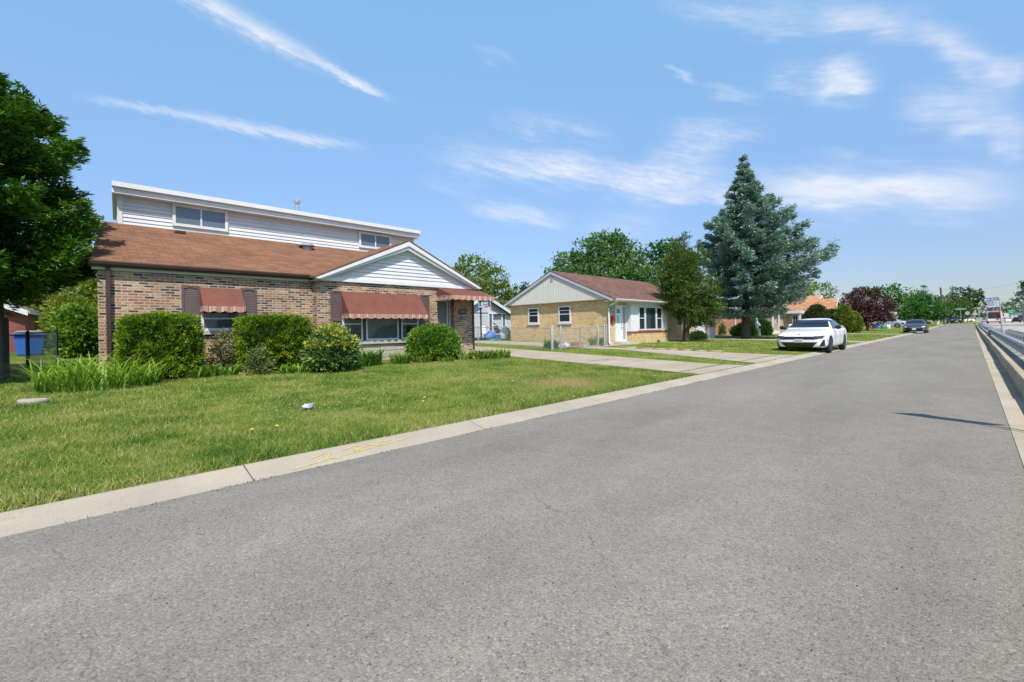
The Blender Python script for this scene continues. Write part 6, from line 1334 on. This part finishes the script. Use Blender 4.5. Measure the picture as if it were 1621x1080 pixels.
mb = MB(); mb.box(-2.7, -.75, 146.95, 147.0, 3.75, 4.15); mb.build('panel', plain('sign_green', (.02, .30, .22), .5), ss); mb = MB(); mb.box(-2.45, -1.0, 146.94, 146.949, 3.9, 4.0); mb.build('lettering', plain('sign_pale', (.4, .6, .5), .5), ss)
st_ = sign_post('stop_sign', 'grey back of an octagonal stop sign on a dark post', 'sign', (-.65, 148.0, .7), 2.6, .06, (0, 0), BLACKM)
mb = MB(); mb.lathe((-.65, 147.9, 2.95), [(.42, -.02), (.42, .02)], 8, 'y'); mb.build('panel', plain('sign_back', (.42, .43, .44), .5), st_)
tl = sign_post('traffic_light', 'dark traffic signal head hanging over the far intersection', 'traffic light', (1.9, 226, .4), 5.6, .08)
mb = MB(); mb.box(1.2, 1.62, 225.6, 225.9, 3.9, 5.2); mb.build('signal_head', BLACKM, tl, bevel=.05); mb = MB(); mb.bar((1.9, 226, 5.3), (1.4, 225.8, 5.2), .06, .06); mb.build('arm', BLACKM, tl)
hs = sign_post('highway_sign', 'green highway sign above the traffic at far right', 'sign', (10.3, 252, .3), 4.8, .08)
mb = MB(); mb.box(9.5, 11.5, 251.8, 251.9, 3.5, 5.2); mb.build('panel', plain('highway_green', (.01, .26, .13), .5), hs); mb = MB(); mb.box(9.8, 11.2, 251.78, 251.79, 4.55, 4.75); mb.box(9.8, 11.0, 251.78, 251.79, 4.0, 4.2); mb.build('lettering', plain('highway_pale', (.5, .65, .55), .5), hs)
for k, (x, y, z, m_, lab, nm) in enumerate([(8.4, 240, 3.4, WHITE, 'pale square sign left of the green highway sign', 'road_sign'), (9.0, 262, 3.9, REDP, 'small red signal lamp below the green highway sign', 'traffic_light'), (11.6, 262, 4.8, REDP, 'upper red signal lamp below the highway sign', 'traffic_light')]):
    t_ = sign_post(nm, lab, 'sign' if k == 0 else 'traffic light', (x, y, .3), z - .3, .06, (0, 0), BLACKM)
    mb = MB()
    if k == 0: mb.box(x - .8, x + .8, y - .1, y - .05, z - 1.1, z + .3)
    else: mb.lathe((x, y - .2, z), [(.45, -.1), (.45, .1)], 12, 'y')
    mb.build('panel', m_, t_)
for k, (x, y, pm, lab) in enumerate([(9.5, 205, KPAINT, 'dark car waiting in the arterial queue beside the bus'), (12.2, 200, SPAINT, 'silver car waiting in the arterial queue'), (14.6, 210, KPAINT, 'dark sedan at the right of the arterial queue'), (8.9, 232, WPAINT, 'white car at the back of the arterial queue')]):
    car('queued_car', lab, (x, y, .42), math.pi / 2, SEDAN if k % 2 else SUV, pm, style='plain', group='cars queued on the arterial road')
BG = thing('shop_building', 'low pale shop building behind the queued cars at far right', 'building', (24, 290, .3))
mb = MB(); mb.box(12, 45, 290, 300, .2, 4.2); mb.build('wall', CREAM, BG); mb = MB(); mb.box(11.5, 45.5, 289.6, 300.4, 4.2, 4.7); mb.build('roof', ROOF4, BG)
for k in range(5): mb = MB(); mb.box(14 + k * 5, 17.5 + k * 5, 289.9, 290, 1, 3.2); mb.build('window', CARG, BG)
tag(MB().lathe((-.1, 146, .73), [(.30, 0), (.28, .05), (.10, .06), (.04, .42)], 12).build('traffic_cone', plain('cone_orange', (.65, .16, .03), .5), origin=(-.1, 146, .73)), 'orange cone lying on the far grass island', 'cone')
mb = MB(); mb.box(-5.0, -4.6, 126, 126.3, .45, 1.5); mb.lathe((-4.8, 126.15, 1.5), [(.2, 0), (.19, .08), (.1, .15)], 10); tag(mb.build('mailbox', WHITE, origin=(-4.8, 126, .5), bevel=.02), 'white kerbside mailbox near the leaning utility pole', 'mailbox')
# ------------------------------------------------------------------ fences
def link_fence(name, label, pts, h, post_m, rail_m, link_m=LINK, group=None, pr=.028):
    f_ = thing(name, label, 'fence', (pts[0][0], pts[0][1], gz(*pts[0])), 0, group)
    P3 = [Vector((x, y, gz(x, y))) for x, y in pts]
    for p in P3: mb = MB(); mb.tube([p - Vector((0, 0, .1)), p + Vector((0, 0, h + .04)), p + Vector((0, 0, h + .07))], [pr, pr, pr * .4], 8); mb.build('post', post_m, f_, smooth=True)
    for a, b_ in zip(P3, P3[1:]):
        mb = MB(); mb.tube([a + Vector((0, 0, h - .01)), b_ + Vector((0, 0, h - .01))], pr * .6, 6); mb.build('top_rail', rail_m, f_)
        L = (b_ - a).length; mb = MB(); mb.face([a + Vector((0, 0, .03)), b_ + Vector((0, 0, .03)), b_ + Vector((0, 0, h - .02)), a + Vector((0, 0, h - .02))], 0, [(0, 0), (L, 0), (L, h), (0, h)]); mb.build('wire_mesh', link_m, f_)
    return f_
link_fence('chain_link_fence', 'long chain link fence between the lawn strip and the buff house path', [(-24.5, 16.2), (-18.75, 16.0), (-13.1, 15.43)], .98, GALV, GALV)
link_fence('chain_link_fence', 'short chain link piece beside the gate', [(-13.08, 15.48), (-13.08, 16.05)], 1.0, GALV, GALV, pr=.035)
link_fence('chain_link_fence', 'short chain link piece closing against the buff house corner', [(-13.08, 18.98), (-13.2, 19.7), (-13.75, 20.75)], 1.04, GALV, GALV, pr=.035)
for y0, y1, lab in ((16.12, 17.47, 'chain link driveway gate leaf nearer the long fence'), (17.53, 18.90, 'chain link driveway gate leaf nearer the house')):
    gt = thing('gate', lab, 'gate', (-13.08, y0, gz(-13.08, y0))); z0 = gz(-13.08, y0)
    mb = MB(); mb.tube([(-13.08, y0, z0 + .08), (-13.08, y1, z0 + .08), (-13.08, y1, z0 + .97), (-13.08, y0, z0 + .97), (-13.08, y0, z0 + .08)], .024, 6); mb.build('gate_frame', GALV, gt)
    L = y1 - y0; mb = MB(); mb.face([(-13.08, y0, z0 + .09), (-13.08, y1, z0 + .09), (-13.08, y1, z0 + .96), (-13.08, y0, z0 + .96)], 0, [(0, 0), (L, 0), (L, .9), (0, .9)]); mb.build('wire_mesh', LINK, gt)
# dark fence at the left edge: two weathered posts, black rail, wire, then a screened panel running back
m, t, b, o = newmat('dense_link')
uv = nd(t, 'ShaderNodeTexCoord').outputs['UV']; sp = nd(t, 'ShaderNodeSeparateXYZ', {0: uv})
dd = [mth(t, 'ABSOLUTE', mth(t, 'SUBTRACT', mth(t, 'FRACT', mth(t, 'DIVIDE', mth(t, op, sp.outputs[0], sp.outputs[1]), .06)), .5)) for op in ('ADD', 'SUBTRACT')]
wire = mth(t, 'MAXIMUM', mth(t, 'GREATER_THAN', dd[0], .33), mth(t, 'GREATER_THAN', dd[1], .33)); setb(t, b, col=(.50, .49, .45), metal=.2, rough=.6)
t.links.new(nd(t, 'ShaderNodeMixShader', {0: wire, 1: nd(t, 'ShaderNodeBsdfTransparent').outputs[0], 2: b.outputs[0]}).outputs[0], o.inputs[0]); DLINK = m
link_fence('chain_link_fence', 'dark chain link fence with black rail at the left edge', [(-14.2, -1.75), (-16.72, -.62)], .98, BLACKM, BLACKM, LINK)
link_fence('chain_link_fence', 'dense rusty chain link panel running back beside the blue bin', [(-16.75, -.60), (-20.4, -.10)], 1.0, BLACKM, WOODD, DLINK)
for x, y, h, r, lab in ((-15.33, -.985, 1.82, .075, 'taller weathered dark gate post at the left edge'), (-15.61, -.91, 1.38, .055, 'shorter rounded dark gate post beside the taller one')):
    mb = MB(); z0 = gz(x, y); mb.tube([(x, y, z0 - .1), (x, y, z0 + h - .06), (x, y, z0 + h)], [r, r * .95, r * .45], 10); tag(mb.build('fence_post', WOODD, origin=(x, y, z0), smooth=True), lab, 'post')
# white board fence between the buff and the red house
wf = thing('board_fence', 'white vertical board fence between the buff and red houses', 'fence', (-13.9, 33.2, gz(-14, 33)))
z0 = gz(-14, 33); k = 0; y = 31.75
while y < 34.0:
    mb = MB(); mb.prism([(-13.9, y, z0), (-13.9, y + .11, z0), (-13.9, y + .11, z0 + 1.6), (-13.9, y + .055, z0 + 1.66), (-13.9, y, z0 + 1.6)], (.022, 0, 0)); mb.build('picket', WVINYL, wf); y += .135
mb = MB(); mb.box(-13.925, -13.903, 31.7, 34.1, z0 + .35, z0 + .45); mb.box(-13.925, -13.903, 31.7, 34.1, z0 + 1.25, z0 + 1.35); mb.build('rail', WVINYL, wf)
wf2 = thing('board_fence', 'plain white fence panel at the corner of the red house', 'fence', (-13.6, 34.5, z0))
mb = MB(); mb.box(-13.75, -13.70, 34.12, 35.3, z0, z0 + 1.75); mb.build('panel', WVINYL, wf2); mb = MB(); mb.box(-13.78, -13.64, 34.05, 34.18, z0 - .05, z0 + 1.85); mb.build('post', WVINYL, wf2)

# ------------------------------------------------------------------ things in the yards
bx0, by0 = -27.2, -.92
bn = thing('recycling_bin', 'blue wheeled bin with dusty red lid before the red garage', 'bin', (bx0, by0, .45))
mb = MB(); mb.prism([(bx0 - .3, by0 - .36, .5), (bx0 - .3, by0 + .36, .5), (bx0 - .3, by0 + .45, 1.30), (bx0 - .3, by0 - .45, 1.30)], (.6, 0, 0)); mb.build('bin_body', BLUEP, bn, bevel=.04)
mb = MB(); mb.box(bx0 - .38, bx0 + .38, by0 - .52, by0 + .52, 1.302, 1.38); mb.build('rim', BLUEP, bn, bevel=.02)
mb = MB(); mb.prism([(bx0 - .35, by0 - .48, 1.385), (bx0 - .35, by0 + .48, 1.385), (bx0 - .35, by0 + .35, 1.50), (bx0 - .35, by0 - .35, 1.50)], (.7, 0, 0)); mb.build('lid', plain('dusty_red_lid', (.24, .16, .15), .7), bn, bevel=.05)
# overhead wires at the left with a cable splice
for k, (z0_, z1_, lab) in enumerate(((5.3, 5.1, 'upper overhead wire left of the brick corner'), (4.1, 4.55, 'middle overhead wire crossing behind the garage roof'), (3.35, 3.6, 'lower overhead wire carrying a black splice case'))):
    mb = MB(); n = 14; A, B = Vector((-44, -14, z0_ + .5)), Vector((-46, 30, z1_ + .9))
    pts = [A.lerp(B, i / n) - Vector((0, 0, 1.1 * math.sin(math.pi * i / n) * .6)) for i in range(n + 1)]; mb.tube(pts, .03, 5)
    w_ = tag(mb.build('power_line', GALV, origin=A), lab, 'wire')
    if k == 2: MB().lathe(tuple(A.lerp(B, .36) - Vector((0, 0, .60))), [(.05, -.65), (.13, -.55), (.13, .55), (.05, .65)], 10, 'y').build('splice_case', BLACKM, w_)
mb = MB(); n = 12; A, B = Vector((-14.2, 11.62, 2.72)), Vector((-21.6, 21.2, 3.0)); mb.tube([A.lerp(B, i / n) - Vector((0, 0, .12 * math.sin(math.pi * i / n))) for i in range(n + 1)], .012, 5); tag(mb.build('service_cable', GALV, origin=A), 'grey service cable strung from the brick house to the buff house', 'wire')
# basketball hoop
hp = thing('basketball_hoop', 'portable basketball hoop with clear backboard between the houses', 'basketball hoop', (-23.6, 20.4, gz(-23.6, 20)))
hx, hy, hz = -23.6, 20.4, gz(-23.6, 20)
mb = MB(); mb.tube([(hx, hy, hz + .1), (hx, hy, hz + 2.25), (hx + .35, hy - .02, hz + 2.5)], .055, 8); mb.build('pole', BLACKM, hp, smooth=True)
mb = MB(); mb.box(hx - .75, hx + .15, hy - .4, hy + .4, hz, hz + .2); mb.build('water_base', BLACKM, hp, bevel=.06)
mb = MB(); mb.box(hx + .40, hx + .43, hy - .55, hy + .55, hz + 2.22, hz + 2.92); bb = mb.build('backboard', plain('board_clear_blue', (.36, .48, .56), .25, .35, 6), hp)
mb = MB()
for a in ((hy - .55, hy - .51, hz + 2.22, hz + 2.92), (hy + .51, hy + .55, hz + 2.22, hz + 2.92), (hy - .51, hy + .51, hz + 2.88, hz + 2.92), (hy - .51, hy + .51, hz + 2.22, hz + 2.26)): mb.box(hx + .431, hx + .44, *a)
mb.build('edge_trim', plain('board_grey', (.35, .37, .39), .5), bb)
mb = MB()
for a in ((hy - .48, hy - .34, hz + 2.30, hz + 2.85), (hy + .30, hy + .47, hz + 2.30, hz + 2.85), (hy - .14, hy + .22, hz + 2.40, hz + 2.44), (hy - .14, hy + .22, hz + 2.62, hz + 2.66), (hy - .14, hy - .10, hz + 2.44, hz + 2.62), (hy + .18, hy + .22, hz + 2.44, hz + 2.62)): mb.box(hx + .431, hx + .436, *a)
mb.build('board_print', plain('board_ink', (.05, .06, .09), .5), bb)
mb = MB(); mb.tube([(hx + .66 + .22 * math.cos(q), hy + .12 + .22 * math.sin(q), hz + 2.30) for q in [2 * math.pi * k / 20 for k in range(21)]], .022, 6); mb.build('rim', REDP, hp)
mb = MB()
for k in range(10):
    q = 2 * math.pi * k / 10; c2 = Vector((hx + .66, hy + .12, hz))
    for s2 in (-1, 1): mb.tube([c2 + Vector((.21 * math.cos(q), .21 * math.sin(q), 2.29)), c2 + Vector((.12 * math.cos(q + s2 * .5), .12 * math.sin(q + s2 * .5), 1.95))], .008, 4, caps=False)
mb.build('net', WHITE, hp)
# porch clutter
PX = -25.6; pz = gz(PX, 22.5)
ch = thing('plastic_chair', 'pale plastic garden chair in front of the grey shed', 'chair', (PX, 22.6, pz))
mb = MB(); mb.prism([(PX - .25, 22.35, pz + .42), (PX - .25, 22.9, pz + .42), (PX + .25, 22.9, pz + .40), (PX + .25, 22.35, pz + .40)], (0, 0, .035)); mb.build('seat', WVINYL, ch)
mb = MB(); mb.prism([(PX - .25, 22.37, pz + .46), (PX - .25, 22.88, pz + .46), (PX - .36, 22.85, pz + 1.0), (PX - .36, 22.40, pz + 1.0)], (-.03, 0, 0)); mb.build('backrest', WVINYL, ch)
for dx_ in (-.22, .22):
    for yy in (22.38, 22.87): mb = MB(); mb.tube([(PX + dx_, yy, pz), (PX + dx_ * .9, yy, pz + .42)], .022, 6); mb.build('leg', WVINYL, ch)
for yy in (22.36, 22.89): mb = MB(); mb.bar((PX - .3, yy, pz + .66), (PX + .2, yy, pz + .64), .05, .03); mb.build('armrest', WVINYL, ch)
def lump(name, label, cat, c, s, mat, sub=3, amp=.2, f=3):
    bm = bmesh.new(); bmesh.ops.create_icosphere(bm, subdivisions=sub, radius=1)
    for v in bm.verts:
        k = 1 + amp * mnoise.noise(v.co * f + Vector(c)); v.co = Vector((v.co.x * s[0] * k, v.co.y * s[1] * k, max(v.co.z, -.75) * s[2] * k))
    me = bpy.data.meshes.new(name); bm.to_mesh(me); bm.free(); me.materials.append(mat); me.polygons.foreach_set('use_smooth', [True] * len(me.polygons))
    o_ = bpy.data.objects.new(name, me); COL.objects.link(o_); o_.location = c; return tag(o_, label, cat)
lump('tarp_bundle', 'crumpled blue tarp bundle beside the hoop base', 'tarp', (-23.9, 21.5, gz(-24, 21) + .25), (.35, .50, .34), plain('blue_tarp', (.06, .16, .50), .45, .2, 5), amp=.35, f=2.5)
lump('covered_grill', 'grey covered barbecue under the shed porch', 'grill', (-27.8, 25.2, gz(-27, 25) + .75), (.45, .6, .55), plain('grill_cover', (.36, .36, .37), .6, .15, 4), amp=.1)
lump('sand_bag', 'white sack lying at the corner of the buff house', 'bag', (-22.6, 21.7, gz(-22, 21) + .45), (.35, .4, .5), plain('sack_white', (.55, .55, .55), .7, .2, 5), amp=.25)
pu = thing('patio_umbrella', 'closed dark green patio umbrella standing in the shed porch', 'umbrella', (-27.6, 24.95, gz(-27, 25)))
uz = gz(-27, 25); mb = MB(); mb.tube([(-27.6, 24.95, uz), (-27.6, 24.95, uz + 2.1)], .02, 6); mb.build('pole', GALV, pu)
mb = MB(); mb.lathe((-27.6, 24.95, uz), [(.10, .85), (.20, .95), (.16, 1.3), (.09, 1.75), (.03, 2.06)], 12); mb.build('canopy', plain('green_canvas', (.01, .075, .05), .8, .2, 4), pu)
co = thing('cooler_box', 'blue cooler box with white lid by the buff house corner', 'cooler', (-22.9, 22.2, gz(-23, 22)))
cz0 = gz(-23, 22); mb = MB(); mb.box(-23.15, -22.7, 21.35, 22.0, cz0, cz0 + .38); mb.build('box', BLUEP, co, bevel=.03); mb = MB(); mb.box(-23.17, -22.68, 21.33, 22.02, cz0 + .382, cz0 + .45); mb.build('lid', WHITE, co, bevel=.02)
ld = thing('folding_frame', 'white folded tube frame leaning in the dark porch opening', 'frame', (-27.3, 24.9, gz(-27, 25)))
for k in range(3): mb = MB(); mb.tube([(-27.05, 24.70 + .18 * k, uz + .05), (-27.25, 24.60 + .16 * k, uz + .75)], .02, 6); mb.build('tube', WHITE, ld)
mb = MB(); mb.box(-28.4, -27.3, 24.55, 25.5, uz, uz + 1.0); tag(mb.build('dark_box', FLATDARK, origin=(-27.8, 25, uz), bevel=.03), 'plain dark box in the middle of the shed porch', 'box')  # flat dark box filling the lower porch opening
mb = MB(); mb.prism([(-22.6, 20.65, gz(-22.6, 20.6)), (-22.6, 21.4, gz(-22.6, 21)), (-22.6, 21.3, gz(-22.6, 21) + .13), (-22.6, 20.75, gz(-22.6, 21) + .13)], (-.5, 0, 0)); tag(mb.build('garden_tray', GREENP, origin=(-22.8, 21, .4)), 'low green plastic tray on the grass near the blue cooler', 'tray')
mb = MB(); mb.box(-13.75, -13.35, 17.55, 18.15, gz(-13.5, 17.8), gz(-13.5, 17.8) + .27); tag(mb.build('planter_box', plain('terracotta', (.36, .19, .11), .8, .2, 4), origin=(-13.5, 17.8, .25), bevel=.02), 'terracotta planter box behind the gate', 'planter')
tag(MB().lathe((-13.6, 17.1, gz(-13.6, 17)), [(.08, 0), (.14, .06), (.15, .14), (.10, .22), (.03, .25)], 14).build('garden_ball', WHITE, origin=(-13.6, 17.1, .25), smooth=True), 'small white ball ornament behind the gate', 'ornament')
# stone, paper, stepping stones, dandelions on the lawn
mb = MB(); sz0 = gz(-10.3, -.3); ring = [(.20 * math.cos(a) * (1 + .12 * math.sin(3 * a)), .13 * math.sin(a) * (1 + .1 * math.cos(2 * a))) for a in [2 * math.pi * k / 14 for k in range(14)]]
ca, sa = math.cos(1.0), math.sin(1.0)
mb.prism([(-10.32 + x * ca - y * sa, -.34 + x * sa + y * ca, sz0 - .02) for x, y in ring], (.01, 0, .085)); tag(mb.build('flat_stone', plain('rough_stone', (.33, .30, .25), .9, .25, 12, bump=.5, bscale=40), origin=(-10.3, -.3, sz0), bevel=.03), 'flat grey stone lying on the lawn at left', 'stone')
lump('paper_litter', 'crumpled blue and white paper on the lawn', 'litter', (-6.64, 2.47, gz(-6.6, 2.5) + .05), (.045, .065, .035), plain('crumpled_paper', (.45, .47, .66), .6, .5, 22), sub=3, amp=.9, f=2.2)
labs = ['stepping stone nearest the door path', 'second stepping stone from the door path', 'third stepping stone from the door path', 'fourth stepping stone from the door path', 'fifth stepping stone from the door path', 'sixth stepping stone from the door path', 'stepping stone nearest the road']
for k, (x, y) in enumerate([(-11.3, 19.05), (-10.5, 19.1), (-9.9, 19.12), (-9.3, 19.1), (-8.65, 19.12), (-8.05, 19.1), (-7.4, 19.15)]):
    mb = MB(); z0 = gz(x, y); mb.prism([(x + .27 * math.cos(a) * (1 + .15 * math.sin(2 * a + k)), y + .20 * math.sin(a) * (1 + .15 * math.cos(3 * a + k)), z0 - .02) for a in [2 * math.pi * q / 9 for q in range(9)]], (0, 0, .06)); tag(mb.build('stepping_stone', plain('pink_flagstone', (.42, .28, .21), .85, .2, 8), origin=(x, y, z0), bevel=.012), 'pinkish flagstone, ' + labs[k], 'stepping stone', 'stepping stones along the far edge of the second driveway')
for k, (x, y, lab) in enumerate([(-5.55, 1.47, 'yellow dandelion on the lawn, left of a close pair'), (-5.54, 1.72, 'yellow dandelion on the lawn, right of a close pair'), (-5.71, 3.78, 'yellow dandelion below the clover patch'), (-6.0, 4.0, 'yellow dandelion just above another one'), (-6.4, 6.34, 'yellow dandelion in the dry patch'), (-6.77, 7.71, 'yellow dandelion beyond the dry patch'), (-4.83, 9.09, 'yellow dandelion near the kerb'), (-5.98, 10.1, 'yellow dandelion near the first driveway')]):
    d_ = thing('dandelion', lab, 'flower', (x, y, gz(x, y)), 0, 'dandelions on the lawn'); z0 = gz(x, y)
    mb = MB(); mb.tube([(x, y, z0), (x, y, z0 + .07)], .004, 4); mb.build('stem', LEAF['herb'], d_)
    MB().lathe((x, y, z0 + .07), [(.005, -.004), (.019, .003), (.016, .010), (.005, .013)], 10).build('flower_head', plain('dandelion_yellow', (.75, .48, .02), .7), d_)
# statue and lantern before the red house
sx0, sy0 = -12.9, 42.2; s0 = gz(sx0, sy0); sta = thing('garden_statue', 'white garden figure on a grey pedestal before the red brick house', 'statue', (sx0, sy0, s0))
mb = MB(); mb.box(sx0 - .22, sx0 + .22, sy0 - .22, sy0 + .22, s0, s0 + .6); mb.build('pedestal', STONE, sta, bevel=.03)
mb = MB(); mb.lathe((sx0, sy0, s0 + .6), [(.14, 0), (.12, .2), (.16, .45), (.13, .62), (.06, .7), (.085, .78), (.08, .88), (.02, .94)], 14); mb.tube([(sx0 + .1, sy0 + .1, s0 + 1.12), (sx0 + .18, sy0 + .2, s0 + .95), (sx0 + .2, sy0 + .1, s0 + .85)], .04, 6); mb.build('figure', WHITE, sta, smooth=True)
lump('boulder', 'pale boulder at the edge of the red house planting', 'stone', (-12.2, 44.6, gz(-11, 40) + .15), (.5, .6, .3), STONE, amp=.3)
cb = thing('toy_heap', 'heap of coloured yard toys near the silver car', 'toys', (-9.9, 84.5, gz(-10, 84)))
for k, (dx_, dy_, m_) in enumerate([(0, 0, BLUEP), (.5, .5, WHITE), (-.6, .3, AMBER), (.9, -.2, GREENP), (1.4, .4, WHITE)]): mb = MB(); mb.lathe((-9.9 + dx_, 84.5 + dy_, gz(-10, 84)), [(.25, 0), (.3, .3), (.22, .55), (.05, .6)], 10); mb.build('toy', m_, cb)
